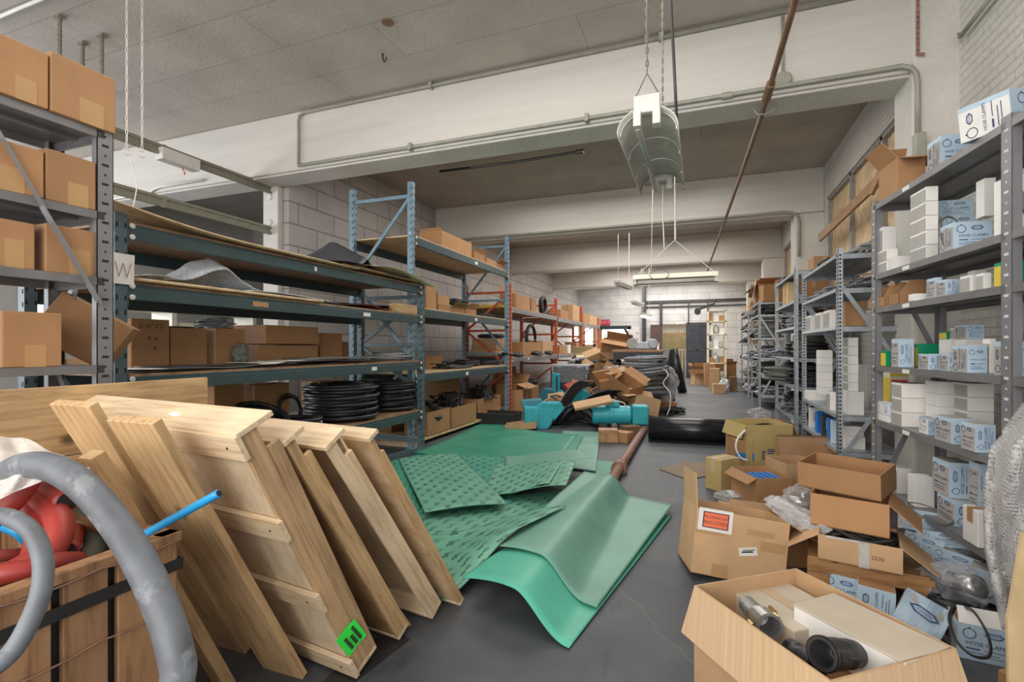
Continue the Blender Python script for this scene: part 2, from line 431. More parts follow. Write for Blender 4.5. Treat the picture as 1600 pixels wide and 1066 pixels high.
def dup(root, M, label, group=None):
    r = root.copy(); COL.objects.link(r); r.matrix_world = M; r['label'] = label
    LABELS.setdefault(label, []).append(r.name)
    if group: r['group'] = group
    for ch in root.children:
        c = ch.copy(); COL.objects.link(c); c.parent = r
        for g in ch.children:
            d = g.copy(); COL.objects.link(d); d.parent = c
    return r
ORD = 'first second third fourth fifth sixth seventh eighth ninth tenth eleventh twelfth'.split()
def on(fr, q, p, z, rz=0, rx=0, ry=0):
    w = fr.loc(q, p, z)
    return Matrix.Translation(w) @ Matrix.Rotation(fr.a, 4, 'Z') @ Euler((radians(rx), radians(ry), radians(rz))).to_matrix().to_4x4()
# ---------------------------------------------------------------- cartons
def carton(name, label, w, d, h, M, mat='card', flaps=None, tape='tape', group=None, th=.006, cat='cardboard box', patch=None, inner='card_in', write=None, flen=None, stub=None):
    """w along x, d along y, front faces -y; flaps = angles (front, back, left, right) of an open box, None = closed"""
    t = thing(name, label, cat, M, group)
    b = MB(); x, y = w/2, d/2
    if flaps is None:
        b.box(-x, x, -y, y, 0, h)
        b.build('body', mat, t, bevel=min(.006, h*.04))
        q = MB(); tw = min(.03, d*.18)
        e = .0015; pr = [(-x-e, h*.6), (-x-e, h+e), (x+e, h+e), (x+e, h*.6)]
        q.add([(a, s_*tw, c) for a, c in pr for s_ in (-1, 1)], [(0, 2, 3, 1), (2, 4, 5, 3), (4, 6, 7, 5)])
        if tape: q.build('tape', tape, t)
        if patch: MB().box(-x+w*patch[0], -x+w*patch[1], -y-.0015, -y+.0005, 0, h*patch[2]).build('tape_patch', tape or 'tape', t)
    else:
        b.box(-x, x, -y, y, 0, th)
        b.box(-x, x, -y, -y+th, 0, h); b.box(-x, x, y-th, y, 0, h); b.box(-x, -x+th, -y+th, y-th, 0, h); b.box(x-th, x, -y+th, y-th, 0, h)
        b.build('body', mat, t)
        if patch:
            q = MB(); q.box(-x+w*patch[0], -x+w*patch[1], -y-.0015, -y+.0005, 0, h*patch[2]); q.build('tape_patch', tape, t)
        L = flen or min(w, d)*.48
        for k, a in enumerate(flaps):
            if a is None: continue
            a = radians(a); hw = (x if k < 2 else y)-.002; tp = .012
            inw = [Vector((0, 1, 0)), Vector((0, -1, 0)), Vector((1, 0, 0)), Vector((-1, 0, 0))][k]
            side = Vector((1, 0, 0)) if k < 2 else Vector((0, 1, 0))
            hg = Vector((0, 0, h))-inw*((y if k < 2 else x)-th/2)
            di = inw*cos(a)+Vector((0, 0, 1))*sin(a); nn = side.cross(di).normalized()*th*.4
            f = MB(); vs = []
            for s_ in (-1, 1):
                for (al, wd) in ((0, hw), (L, hw-tp)):
                    for e in (-1, 1): vs.append(hg+di*al+side*(wd*e)+nn*s_)
            f.add(vs, [(0, 1, 3, 2), (4, 6, 7, 5), (0, 4, 5, 1), (2, 3, 7, 6), (0, 2, 6, 4), (1, 5, 7, 3)])
            f.build('flap', mat, t)
    if write:
        q = MB()
        for (s_, sz, px, pz) in write: q.text(s_, sz, TR(-x+w*px, -y-.0012, h*pz, 90), 0)
        q.build('handwriting', 'ink_black', t)
    return t
def front_px(fr, u0, u1, vtop, z, p):
    q0, t0 = fr.hit(u0, p); q1, t1 = fr.hit(u1, p)
    return (q0+q1)/2, abs(q1-q0), zt(vtop, (t0+t1)/2)-z
def box_on(fr, u0, u1, vtop, z, p, d, label, name='cardboard_box', rz=0, **k):
    q, w, h = front_px(fr, u0, u1, vtop, z, p)
    return carton(name, label, w, d, max(h, .02), on(fr, q, p+d/2, z+.001, rz), **k)
# small printed cartons
def small_mesh(w, d, h, top=.0):
    b = MB(); x, y = w/2, d/2; g = .003
    b.box(-x, x, -y, y, 0, h)
    # end panels with tuck flaps standing a little proud
    for sx in (-1, 1):
        b.box(min(sx*x, sx*(x+.0015)), max(sx*x, sx*(x+.0015)), -y+g, y-g, g, h*.86, 1)
    b.box(-x+g, x-g, -y+g, y-g, h, h+.0015, 2)
    return b
def small_box(name, label, w, d, h, M, mats=('white_card', 'white_card', 'white_card'), group=None, cat='box'):
    o = small_mesh(w, d, h).build(name, list(mats), bevel=.0015)
    o.matrix_world = M; return tag(o, label, cat, group)
def ring_geo(b, r, tw, M, mi=0, n=20, sy=1):
    vs = []
    for k in range(n):
        a = 2*pi*k/n; vs += [(r*cos(a), r*sy*sin(a), 0), ((r-tw)*cos(a), (r*sy-tw)*sin(a), 0)]
    b.add(vs, [(2*k, 2*((k+1) % n), 2*((k+1) % n)+1, 2*k+1) for k in range(n)], mi, M)
def lozenge(b, w, h, M, mi=0, txt=True):
    o = [(-w, 0), (-w*.55, h), (w*.55, h), (w, 0), (w*.55, -h), (-w*.55, -h)]; k = .8
    vs = [(x, y, 0) for x, y in o]+[(x*k, y*k*.85, 0) for x, y in o]
    b.add(vs, [(i, (i+1) % 6, 6+(i+1) % 6, 6+i) for i in range(6)], mi, M)
    if txt: b.text('DIXON', h*1.0, M @ TR(0, 0, 0), mi)
def clamp_print(w, h, vert=False):
    """front print of a clamp carton: a clamp ring, the lozenge badge, the words and fine lines; drawn in the x-z plane"""
    b = MB(); B = Matrix.Rotation(pi/2, 4, 'X')
    if vert: B = B @ Matrix.Rotation(pi/2, 4, 'Z'); w, h = h, w
    a = min(w, h)
    ring_geo(b, a*.15, a*.022, B @ TR(-w*.3, h*.24, 0)); b.add([(-.02*a, 0, 0), (.02*a, 0, 0), (.02*a, .05*a, 0), (-.02*a, .05*a, 0)], [(0, 1, 2, 3)], 0, B @ TR(-w*.3, h*.24+a*.13, 0))
    lozenge(b, w*.17, a*.08, B @ TR(w*.12, h*.27, 0))
    b.text('HOSE CLAMPS', min(w*.12, h*.2), B @ TR(w*.02, -h*.02, 0))
    for i, (x0, x1) in enumerate(((-.36, -.12), (-.05, .38), (-.36, .2), (-.36, .28))):
        zz = (-.17, -.17, -.27, -.34)[i]; tt = .018 if i == 0 else .008
        b.add([(w*x0, h*zz-h*tt, 0), (w*x1, h*zz-h*tt, 0), (w*x1, h*zz+h*tt, 0), (w*x0, h*zz+h*tt, 0)], [(0, 1, 2, 3)], 0, B)
    return b
def clamp_box(label, w, d, h, M, vert=False, top='grey_card', end='grey_card', flap=None, side_print=True, group=None, name='hose_clamp_box'):
    t = thing(name, label, 'box', M, group)
    small_mesh(w, d, h).build('body', ['blue_card', end, top], t, bevel=.0015)
    p = clamp_print(w, h, vert).build('printing', 'ink', t, M=TR(0, -d/2-.0016, h/2))
    if side_print:
        b = clamp_print(d, h, not vert); b.build('printing', 'ink', t, M=TR(-w/2-.0032, 0, h/2, 0, 0, -90))
    if flap is not None:
        f = MB(); f.box(-w/2+.004, w/2-.004, 0, d*.45, 0, .002)
        f.build('flap', 'white_card', t, M=TR(0, -d/2, h, flap))
    return t
# coils, bundles, bags
def coil_pts(R0, k, turns, H, jit, seed, seg=30, ov=1.0):
    rr = random.Random(seed); pts = []
    ph = [rr.uniform(0, 6.3) for _ in range(4)]
    for i in range(int(turns*seg)+1):
        a = 2*pi*i/seg; f = i/(turns*seg)
        r = R0*(1+jit*sin(a*.37+ph[0])+jit*.6*sin(a*1.61+ph[1]))
        z = H*(f if k == 0 else .5+.5*sin(f*pi*k+ph[2]))+jit*R0*.25*sin(a*.83+ph[3])
        pts.append((r*cos(a), r*ov*sin(a), max(0, z)))
    return pts
def coil(name, label, R0, H, wire, turns, M, mat='black_rubber', jit=.05, seed=1, cat='coil', ov=1, tagm=False, group=None, sides=6, layers=2, ties=True):
    t = thing(name, label, cat, M, group)
    for L in range(layers):
        b = MB(); b.tube([(x, y, z+wire+.003) for x, y, z in coil_pts(R0*(1-.13*L), 0 if L % 2 == 0 else 3, turns, max(H-2*wire, .001), jit, seed+L, 26, ov)], wire, sides)
        if L == 0: b0 = b
        else: b0.add(b.v, b.f)
    b0.build('loops', mat, t, smooth=True)
    if ties:
        for a in (.6, 2.7, 4.6):
            q = MB(); c, s_ = cos(a), sin(a); r0, r1 = R0*.78, R0*1.09
            q.tube([(r0*c, r0*ov*s_, .002), (r1*c, r1*ov*s_, .002), (r1*c, r1*ov*s_, H+.006), (r0*c, r0*ov*s_, H+.006)], .004, 5, closed=True)
            q.build('tie', 'black_matte', t)
    if tagm:
        q = MB(); q.box(-.035, .035, -.002, 0, -.03, .03); q.box(-.028, .01, -.003, -.0005, -.018, -.006, 1); q.box(-.028, .02, -.003, -.0005, .004, .012, 1)
        q.build('paper_tag', ['paper', 'ink_black'], t, M=TR(R0*1.03*cos(-1.0), R0*ov*1.06*sin(-1.0), H*.45, 0, 0, 20))
    return t
def bundle(name, label, L, n, r, M, mat='black_matte', seed=1, cat='hose bundle', spread=.07, group=None, sag=.02):
    """a heap of lengths of hose or belt lying along x, with turned-back ends"""
    rr = random.Random(seed); b = MB()
    for i in range(n):
        y = rr.uniform(-spread, spread); z = r+rr.random()*spread*.9*(1-abs(y)/spread*.6); l = L*rr.uniform(.75, 1)/2
        y2 = y+rr.uniform(-.3, .3)*spread; ph = rr.uniform(0, 6)
        pts = [(l*k, y+(y2-y)*(k+1)/2+.25*spread*sin(3*k+ph), max(r, z+sag*sin(2.5*k+ph))) for k in (-1, -.8, -.5, -.2, .1, .4, .7, .9, 1)]
        if rr.random() < .6:
            e = 1 if rr.random() < .5 else -1; w_ = spread*.5
            tail = [(l*e+e*w_*.5*sin(pi*k/5), pts[-1 if e > 0 else 0][1]+w_*(1-cos(pi*k/5)), pts[-1 if e > 0 else 0][2]) for k in range(1, 6)]+[(l*.2*e, y2+2*w_, max(r, z))]
            pts = pts+tail if e > 0 else tail[::-1]+pts
        b.tube(pts, r, 6, flat=rr.choice((1, .5, 1)))
    o = b.build(name, mat, smooth=True); o.matrix_world = M
    return tag(o, label, cat, group)
def bag(name, label, w, d, h, M, mat='clear_bag', seed=1, cat='plastic bag', inside=None, group=None, crumple=.16):
    t = thing(name, label, cat, M, group) if inside else None
    b = MB(); off = Vector((seed*3.1, seed*1.7, 0))
    n = 16; m = 9
    def f(a, c):
        th = 2*pi*a; ph = pi*c
        sp = Vector((cos(th)*sin(ph), sin(th)*sin(ph), cos(ph)))
        k = 1+crumple*noise.noise(sp*2.2+off)*2.2+crumple*.6*noise.noise(sp*6+off)*1.5
        return (sp.x*w/2*k, sp.y*d/2*k, max(0.004, h/2+sp.z*h/2*k))
    b.grid(f, n*2, m*2); b.uv = None
    o = b.build('film' if inside else name, mat, t, smooth=False)
    if inside:
        inside(t); return t
    o.matrix_world = M; return tag(o, label, cat, group)
# ================================================================ room shell
XL, XR, YB, ZC, ZB = -6.05, 2.15, 26.0, 4.86, 4.0
def block(name, mats, *boxes, **k):
    b = MB()
    for q in boxes: b.box(*q)
    return struct(b.build(name, mats, **k))
block('floor', 'floor', (-12, 2.6, -4, 30, -.2, 0))
block('ceiling', 'ceiling', (-12, 2.6, -1.5, 30, ZC, ZC+.2))
for i, y in enumerate((5.6, 10.75, 15.9, 21.05)):
    block('ceiling_beam', ['beam', 'rough_white'], (-12, XR, y, y+.5, ZB+.03, ZC), (-12, XR, y+.03, y+.47, ZB, ZB+.03, 1), bevel=.02)
    x0 = 1.78 if i == 0 else 1.66
    if i == 0: block('wall_column', 'rough_white', (1.81, XR+.05, y-.04, y+.45, 0, ZC), bevel=.03)
    else: block('wall_column', 'rough_white', (x0, XR+.05, y, y+.45, 0, ZB+.02), bevel=.03)
block('wall_left', 'cmu_side', (XL-.3, XL, 6.1, YB, 0, ZC))
block('wall_far_left', 'wall_paint', (-12.2, -12, -1.5, 4.4, 0, 1.0), (-12.2, -12, -1.5, 4.4, 3.8, ZC), (-12.2, -12, 4.4, YB, 0, ZC))
# back wall with the exit doorway, the sliding-door opening and one bright window
EX0, EX1, OP0, OP1 = -4.82, -3.42, -1.80, -.62
WX0, WX1, WZ0, WZ1 = -5.72, -5.30, 1.62, 2.46
block('wall_back', 'cmu_back', (-12, WX0, YB, YB+.25, 0, ZC), (WX0, WX1, YB, YB+.25, 0, WZ0), (WX0, WX1, YB, YB+.25, WZ1, ZC), (WX1, EX0, YB, YB+.25, 0, ZC),
      (EX0, EX1, YB, YB+.25, 2.42, ZC), (EX1, OP0, YB, YB+.25, 0, ZC), (OP0, OP1, YB, YB+.25, 2.62, ZC), (OP1, 2.6, YB, YB+.25, 0, ZC))
block('window_1', 'window_glow', (WX0, WX1, YB+.1, YB+.12, WZ0, WZ1))
block('window_1_frame', 'plank_red', (WX0-.12, WX0, YB-.03, YB+.1, WZ0-.1, WZ1+.1), (WX1, WX1+.16, YB-.03, YB+.1, WZ0-.1, WZ1+.1), (WX0-.12, WX1+.16, YB-.03, YB+.1, WZ0-.16, WZ0))
block('door_1', ['door_black', 'plank_red'], (EX0-.1, EX1+.1, YB-.06, YB-.003, 2.4, 2.58), (EX0-.12, EX0, YB-.05, YB-.003, 0, 2.4, 1), (EX1, EX1+.12, YB-.05, YB-.003, 0, 2.4, 1))
block('wall_exit_lobby', 'wall_paint', (EX0-.3, EX1+.3, YB+2.2, YB+2.3, 0, 2.9), (EX0-.3, EX0-.2, YB+.25, YB+2.2, 0, 2.9), (EX1+.2, EX1+.3, YB+.25, YB+2.2, 0, 2.9))
block('wall_rear_room', 'rear_wall', (OP0-1.5, OP1+1.5, YB+3.6, YB+3.7, 0, 3.2), (OP0-1.6, OP0-1.5, YB+.25, YB+3.6, 0, 3.2), (OP1+1.5, OP1+1.6, YB+.25, YB+3.6, 0, 3.2))
# right wall, boarded-up windows between the columns
def side_wall(y0, y1, w0, w1, z0, z1):
    return [(XR, XR+.25, y0, w0, 0, ZC), (XR, XR+.25, w1, y1, 0, ZC), (XR, XR+.25, w0, w1, 0, z0), (XR, XR+.25, w0, w1, z1, ZC)]
bx = [(XR, XR+.25, .3, 6.2, 0, ZC)]
WINS = [(6.3, 10.6, 2.0, 4.22), (11.5, 15.7, 2.0, 4.22), (16.6, 20.9, 2.0, 4.2), (21.7, 25.6, 2.0, 4.2)]
pv = 6.2
for a, b_, c_, d_ in WINS:
    bx += side_wall(pv, b_+.1, a, b_, c_, d_); pv = b_+.1
bx.append((XR, XR+.25, pv, YB, 0, ZC))
block('wall_right', 'brick_white', *bx)
for i, (a, b_, c_, d_) in enumerate(WINS):
    n = 3; w_ = (b_-a)/n
    block('window_%d' % (i+2), ['ply', 'window_frame'], *[(XR+.09, XR+.11, a+w_*k+.02, a+w_*(k+1)-.02, c_, d_) for k in range(n)],
          *[(XR+.03, XR+.13, a+w_*k-.04, a+w_*k+.04, c_, d_, 1) for k in range(n+1)], (XR+.03, XR+.13, a, b_, d_-.05, d_, 1), (XR+.03, XR+.13, a, b_, c_, c_+.05, 1))
# white strut post closing the end of the partition
b = MB(); b.box(-6.46, -6.16, 5.99, 6.09, 0, ZB)
for z in (3.0, 3.45, 3.85): b.lathe([(.055, 0), (.055, .012), (.04, .02)], 14, 1, TR(-6.33, 5.99, z, 90))
struct(b.build('wall_column', ['beam', 'wall_paint'], bevel=.02))
# ================================================================ camera, light
cam = bpy.data.cameras.new('camera'); co = bpy.data.objects.new('camera', cam); COL.objects.link(co)
co.location = (0, 0, EYE); co.rotation_euler = (pi/2, 0, TH)
cam.sensor_width = 36; cam.lens = 36*F/1600; cam.shift_y = (HV-533)/1600; cam.clip_start = .02
SC.camera = co
SC.view_settings.view_transform = 'Standard'; SC.view_settings.look = 'None'; SC.view_settings.gamma = 1
SC.view_settings.exposure = .26
w = bpy.data.worlds.new('sky'); SC.world = w; w.use_nodes = True
w.node_tree.nodes['Background'].inputs[0].default_value = (.96, .97, 1, 1); w.node_tree.nodes['Background'].inputs[1].default_value = .9
def area(name, loc, rot, sx, sy, pw, col=(1, .945, .88)):
    l = bpy.data.lights.new(name, 'AREA'); l.shape = 'RECTANGLE'; l.size = sx; l.size_y = sy; l.energy = pw; l.color = col
    o = bpy.data.objects.new(name, l); COL.objects.link(o); o.location = loc; o.rotation_euler = [radians(q) for q in rot]; return o
area('fill_behind_camera', (-2, -3.2, 2.6), (80, 0, 0), 7, 4, 330)  # added fill light out of view behind the camera, no known door
area('daylight_left_windows', (-11.9, 1.6, 2.4), (90, 0, -90), 5.5, 2.7, 330, (.95, .97, 1))
for y, pw in ((3.0, 80), (8.4, 120), (13.5, 170), (18.7, 220), (23.6, 260)):
    area('bay_fill_light', (-1.6, y, 4.7), (0, 0, 0), 4.5, 3.2, pw, (1, .96, .91))  # unseen overhead fill added to brighten each bay, not a lit fixture
area('lobby_light', ((EX0+EX1)/2, YB+1.2, 2.8), (0, 0, 0), 1.2, 1.5, 90)
area('rear_room_light', ((OP0+OP1)/2, YB+1.9, 3.1), (0, 0, 0), 2, 2, 55, (1, .9, .7))
area('window_daylight', ((WX0+WX1)/2, YB-.05, 2.04), (-90, 0, 0), .4, .8, 40)
# ================================================================ ceiling services
def pipe(name, label, pts, r, mat, cat, fit=(), n=10, group=None, clips=()):
    b = MB(); b.tube(pts, r, n)
    t = None
    o = b.build(name, mat, smooth=True)
    for q in fit:
        k = MB(); k.tube([Vector(q[0]), Vector(q[1])], r*1.6, n); k.build('coupling', mat, o)
    for q in clips:
        k = MB(); x, y, z = q; k.box(x-.02, x+.02, y-r*2.0, y+r*2.0, z-r*2, z+r*2); k.build('pipe_strap', mat, o)
    return tag(o, label, cat, group)
yb = 5.6-.03
a = at_y(362, 271, yb); e = at_y(1395, 118, yb); zz = 4.075
def bend(p, q, r_, n=6):
    """corner rounding helper"""
    return p
pipe('conduit', 'long grey conduit running along the lower face of the nearest ceiling beam', [(-5.35, yb, zz), (-2, yb, zz), (1.6, yb-.01, zz), (1.72, yb-.03, zz-.005), (1.79, yb-.04, zz-.04), (1.825, yb-.045, zz-.1), (1.835, yb-.045, zz-.2), (1.835, yb-.045, 3.42)], .022, 'conduit', 'conduit',
     fit=[((.2, yb, zz), (.3, yb, zz))], clips=[(-3.5, yb, zz), (-1.2, yb, zz)])
b = MB(); b.box(1.80, 1.875, 5.46, 5.558, 3.14, 3.42); b.lathe([(.03, 0), (.03, .06)], 10, 0, TR(1.835, 5.51, 3.09))
tag(b.build('conduit_box', 'conduit', bevel=.008), 'small grey conduit box ending the bent pipe on the white column', 'electrical box')
pipe('conduit', 'grey conduit in the corner between ceiling and the nearest beam', [(-5.35, yb, zz+.02), (-5.35, yb, ZC-.16), (-5.33, yb, ZC-.08), (-5.26, yb, ZC-.05), (1.79, yb, ZC-.05)], .02, 'conduit', 'conduit', clips=[(-3.2, yb, ZC-.05), (-.4, yb, ZC-.05)])
q = at_y(1223, 125, yb)
b = MB(); b.lathe([(.075, 0), (.08, .01), (.08, .04), (.07, .05)], 20, 0, Matrix.Translation((q.x, 5.598, q.z)) @ Matrix.Rotation(pi/2, 4, 'X'))
jb = tag(b.build('junction_box', 'conduit', smooth=False), 'round grey junction box on the face of the nearest beam', 'electrical box')
pipe('conduit', 'short vertical conduit dropping into the round junction box', [(q.x, yb, q.z+.08), (q.x, yb, ZC-.08)], .014, 'conduit', 'conduit')
pipe('sprinkler_pipe', 'thin brown pipe crossing under the beams down the aisle', [(.66, .2, 3.95), (.62, 4.5, 3.95), (.60, 5.9, 3.945), (.42, 10.9, 3.94), (.22, 16.3, 3.93), (.2, 17.0, 3.9)], .026, 'brown_pipe', 'pipe', fit=[((.61, 5.2, 3.948), (.605, 5.5, 3.946))])
b = MB(); b.tube([(.50, 5.75, 3.99), (.55, 5.75, 3.91), (.62, 5.75, 3.90), (.68, 5.75, 3.92), (.73, 5.75, 3.99)], .008, 6)
tag(b.build('pipe_hanger', 'conduit', smooth=True), 'wire hanger strap holding the brown pipe under the beam', 'pipe hanger')
for (z, x, lab) in ((3.98, -6.3, 'upper olive strut channel running to the white strut post'), (3.34, -6.3, 'lower olive strut channel running behind the teal rack top')):
    b = MB(); b.box(x-.022, x+.022, -.4, 5.98, z+.005, z+.042); b.box(x-.022, x+.022, -.4, 5.98, z-.085, z-.05); b.box(x-.006, x+.006, -.4, 5.98, z-.06, z+.01)
    for y in (1.2, 4.3): b.box(x-.028, x+.028, y, y+.04, z-.09, z+.048)
    tag(b.build('strut_channel', 'olive'), lab, 'strut channel')
b = MB(); b.box(-6.36, -6.22, 4.25, 4.75, 3.83, 3.98)
o = b.build('junction_box', 'white_paint', bevel=.006); tag(o, 'pale junction box under the upper olive strut channel', 'electrical box')
b = MB(); b.tube([(-6.29, 4.55, 3.83), (-6.29, 4.56, 3.79), (-6.27, 4.57, 3.77), (-6.29, 4.58, 3.74)], .008, 5); b.build('red_wire', 'red_ink', o)
pipe('conduit', 'bent white conduit stepping down under the left end of the beam', [tuple(at_y(u, v, 5.56)) for u, v in ((318, 281), (250, 292), (240, 296), (230, 304), (222, 305), (205, 306), (150, 315), (60, 330))], .02, 'white_paint', 'conduit')
pipe('conduit', 'white conduit across the ceiling corner above the left grey shelving', [tuple(at_z(u, v, ZC-.03)) for u, v in ((-20, 34), (30, 13), (62, 0), (110, -22))], .018, 'white_paint', 'conduit')
q = at_z(605, 34, ZC); b = MB(); b.lathe([(.0, 0), (.055, 0), (.06, -.008), (.06, -.012), (0, -.012)][::-1], 18, 0, Matrix.Translation((q.x, q.y, ZC)), caps=False); tag(b.build('ceiling_plate', 'brown_pipe'), 'small round brown plate on the ceiling above the low rack', 'plate')
q = at_z(598, 84, ZC); b = MB(); b.tube([(q.x, q.y, ZC), (q.x, q.y, ZC-.05), (q.x+.02, q.y, ZC-.1), (q.x+.05, q.y-.01, ZC-.09), (q.x+.06, q.y-.02, ZC-.06)], .01, 6); tag(b.build('ceiling_hook', 'dark_metal', smooth=True), 'small dark hook in the ceiling in front of the nearest beam', 'hook')
# threaded rods and hanging chains above the grey shelving
for (u, v0, v1, lab) in ((93, 26, 90, 'threaded rod hanging from the ceiling, leftmost of three above the top boxes'), (129, 67, 110, 'threaded rod hanging from the ceiling, shortest of three above the top boxes'), (159, 55, 120, 'threaded rod hanging from the ceiling, rightmost of three above the top boxes')):
    t = (ZC-EYE)*F/(HV-v0); p = P(u, v0, t); zb = zt(v1, t)-.1
    b = MB(); b.tube([(p.x, p.y, ZC), (p.x, p.y, zb)], .018, 8); b.box(p.x-.05, p.x+.05, p.y-.03, p.y+.03, ZC-.02, ZC)
    for k in range(int((ZC-zb)/.05)): b.lathe([(.022, 0), (.022, .012)], 8, 0, TR(p.x, p.y, zb+.05*k+.02))
    tag(b.build('threaded_rod', 'olive'), lab, 'threaded rod')
def chain_geo(b, x, y, z0, z1, step=.05, r=.004, w_=.012, mi=0):
    n = max(2, int(abs(z1-z0)/step))
    for k in range(n):
        z = z0+(z1-z0)*(k+.5)/n; h = step*.62
        pts = [(w_*cos(a)*(1 if k % 2 else 0), w_*cos(a)*(0 if k % 2 else 1), h*sin(a)) for a in [2*pi*i/8 for i in range(8)]]
        b.tube([(x+p, y+q_, z+s_) for p, q_, s_ in pts], r, 4, closed=True, mi=mi)
for (u, vb, lab) in ((198, 232, 'white hanging chain with a cord tail, left of the pair at the strut'), (222, 236, 'white hanging chain ending in a ring, right of the pair at the strut')):
    t = at_x(u, vb, -4.9); b = MB(); chain_geo(b, t.x, t.y, zt(vb, t.y/ray(u)[1]), ZC, .06, .0035, .009)
    zb = zt(vb, t.y/ray(u)[1]); ringp = [(t.x, t.y+.03*cos(a), zb-.03+.03*sin(a)) for a in [2*pi*i/10 for i in range(10)]]
    b.tube(ringp, .006, 5, closed=True)
    if u == 198: b.tube([(t.x, t.y, zb), (t.x, t.y+.05, zb-.15), (t.x, t.y+.09, zb-.32), (t.x, t.y+.06, zb-.5), (t.x, t.y, zb-.62)], .005, 5)
    tag(b.build('hanging_chain', 'white_paint'), lab, 'chain')
# big reflector lamp over the aisle
LZ = 2.665; LX = -.27; LY0, LY1 = 2.76, 3.92; LL = LY1-LY0
t = thing('reflector_lamp', 'long curved metal reflector strip lamp hanging on chains over the green sheets', 'lamp', TR(LX, LY0, LZ))
def shade(a, c, k=1.0):
    an = radians(184-188*a); return (.155*k*cos(an), c*LL, .125*k*sin(an))
MB().grid(shade, 22, 4).build('lamp_shade', 'alu_dull', t, smooth=True, solid=.005)
for c in (.05, .36, .68, .97): MB().tube([shade(i/16, c, .968) for i in range(17)], .006, 5).build('rib', 'alu', t, smooth=True)
for y in (0, LL):
    MB().box(-.068, .068, y-.02, y+.02, .085, .18).build('end_bracket', 'white_paint', t, bevel=.006)
    for x in (-.05, .05): MB().box(x-.02, x+.02, y-.028, y+.04, .015, .095).build('lamp_socket', 'white_paint', t, bevel=.004)
MB().tube([(-.05, .02, .02), (-.05, LL-.02, .02)], .019, 10).build('tube', 'alu', t, smooth=True)
for y in (0, LL):
    b = MB(); b.tube([(-.066, y, .17), (0, y, .30), (.066, y, .17)], .006, 5); b.build('hanger', 'dull_steel', t)
    b = MB(); b.tube([(0, y, .29), (0, y, ZC-LZ)], .0035, 5); chain_geo(b, 0, y, .3, ZC-LZ, .035, .0028, .008); b.build('chain', 'dull_steel', t)
q = MB(); q.tube([(.07, .3, ZC-LZ), (.1, .31, .95), (.12, .32, .55), (.14, .34, .1)], .009, 6); q.build('cord', 'dark_metal', t, smooth=True)
MB().tube([(0, LL+.03, .06), (0, LL+.04, -.2), (.01, LL+.04, -.42)], .005, 5).build('pull_cord', 'white_paint', t)
MB().tube([(.09, LL+.03, .06), (.09, LL+.04, -.36)], .005, 5).build('pull_cord', 'white_paint', t)
b = MB(); p0 = at_y(1437, 0, 5.53); p1 = at_y(1434, 84, 5.53)
b.box(p1.x-.014, p1.x+.014, 5.525, 5.529, p1.z, ZC)
for k in range(12): b.lathe([(.006, 0), (.006, .002)], 6, 1, TR(p1.x, 5.525, p1.z+.03+.05*k, 90))
b.bar((p1.x-.012, 5.527, p1.z), (p1.x+.05, 5.52, p1.z-.02), .004, .028)
tag(b.build('perforated_strap', ['rust_pipe', 'slot']), 'rusty perforated strap hanging on the white column at the ceiling', 'strap')
b = MB(); q0, q1 = at_x(1500, 58, 2.09), at_x(1560, -20, 2.09); b.tube([q0, q1], .018, 8); b.tube([q0+Vector((.0, -.02, -.05)), q0+Vector((0, .0, 0)), q0+Vector((0, .03, .05))], .01, 6)
tag(b.build('wall_pipe', 'conduit', smooth=True), 'short pipe with a tied wire on the white brick wall, upper right', 'pipe')
# cream double strip lamp across the aisle
pa, pb = at_y(990, 436, 9.2), at_y(1122, 429, 9.2); fz = (pa.z+pb.z)/2
t = thing('strip_lamp', 'cream fluorescent strip lamp hanging crosswise over the aisle on V wires', 'lamp', TR((pa.x+pb.x)/2, 9.2, fz)); hw = (pb.x-pa.x)/2
q = MB(); q.prism([(-.13, -.03), (.13, -.03), (.07, .055), (-.07, .055)], hw*2, 0, Matrix.Translation((-hw, 0, 0)) @ Matrix(((0, 0, 1, 0), (1, 0, 0, 0), (0, 1, 0, 0), (0, 0, 0, 1)))); q.build('housing', 'cream_metal', t)
for y in (-.07, .07): MB().tube([(-hw+.03, y, -.09), (hw-.03, y, -.09)], .024, 10).build('tube', 'white_paint', t, smooth=True)
for x in (-hw, hw-.06): MB().box(x, x+.06, -.11, .11, -.12, -.03).build('lamp_socket', 'cream_metal', t)
MB().tube([(-hw*.92, 0, .05), (-.02, 0, .62), (.02, 0, .62), (hw*.92, 0, .05)], .006, 5).build('hanging_wire', 'white_paint', t)
MB().tube([(0, 0, .62), (0, 0, ZC-fz)], .006, 5).build('hanging_wire', 'white_paint', t); MB().tube([(-.4, 0, .05), (-.38, 0, 1.1), (-.36, 0, ZC-fz)], .006, 5).build('hanging_wire', 'white_paint', t)
q = MB(); q.tube([(-.25+.16*cos(a), -.14, .03+.09*sin(a)) for a in [2*pi*i/16 for i in range(16)]], .006, 5, closed=True); q.build('looped_cord', 'dark_metal', t)
def end_lamp(u, v, y, lab, on=False, tilt=0):
    p = at_y(u, v, y); t = thing('strip_lamp', lab, 'lamp', TR(p.x, p.y, p.z, 0, 0, tilt))
    q = MB(); q.box(-.09, .09, 0, 1.2, -.02, .06); q.build('housing', 'white_paint', t, bevel=.01)
    for x in (-.045, .045): MB().tube([(x, .02, -.05), (x, 1.18, -.05)], .03, 8).build('tube', 'lamp_on' if on else 'white_paint', t, smooth=True)
    for y in (.1, 1.1): MB().tube([(0, y, .05), (0, y, ZC-p.z)], .008, 5).build('hanging_wire', 'white_paint', t)
end_lamp(964, 441, 12.6, 'small unlit strip lamp seen end-on beyond the cream lamp, nearer of two', tilt=-8)
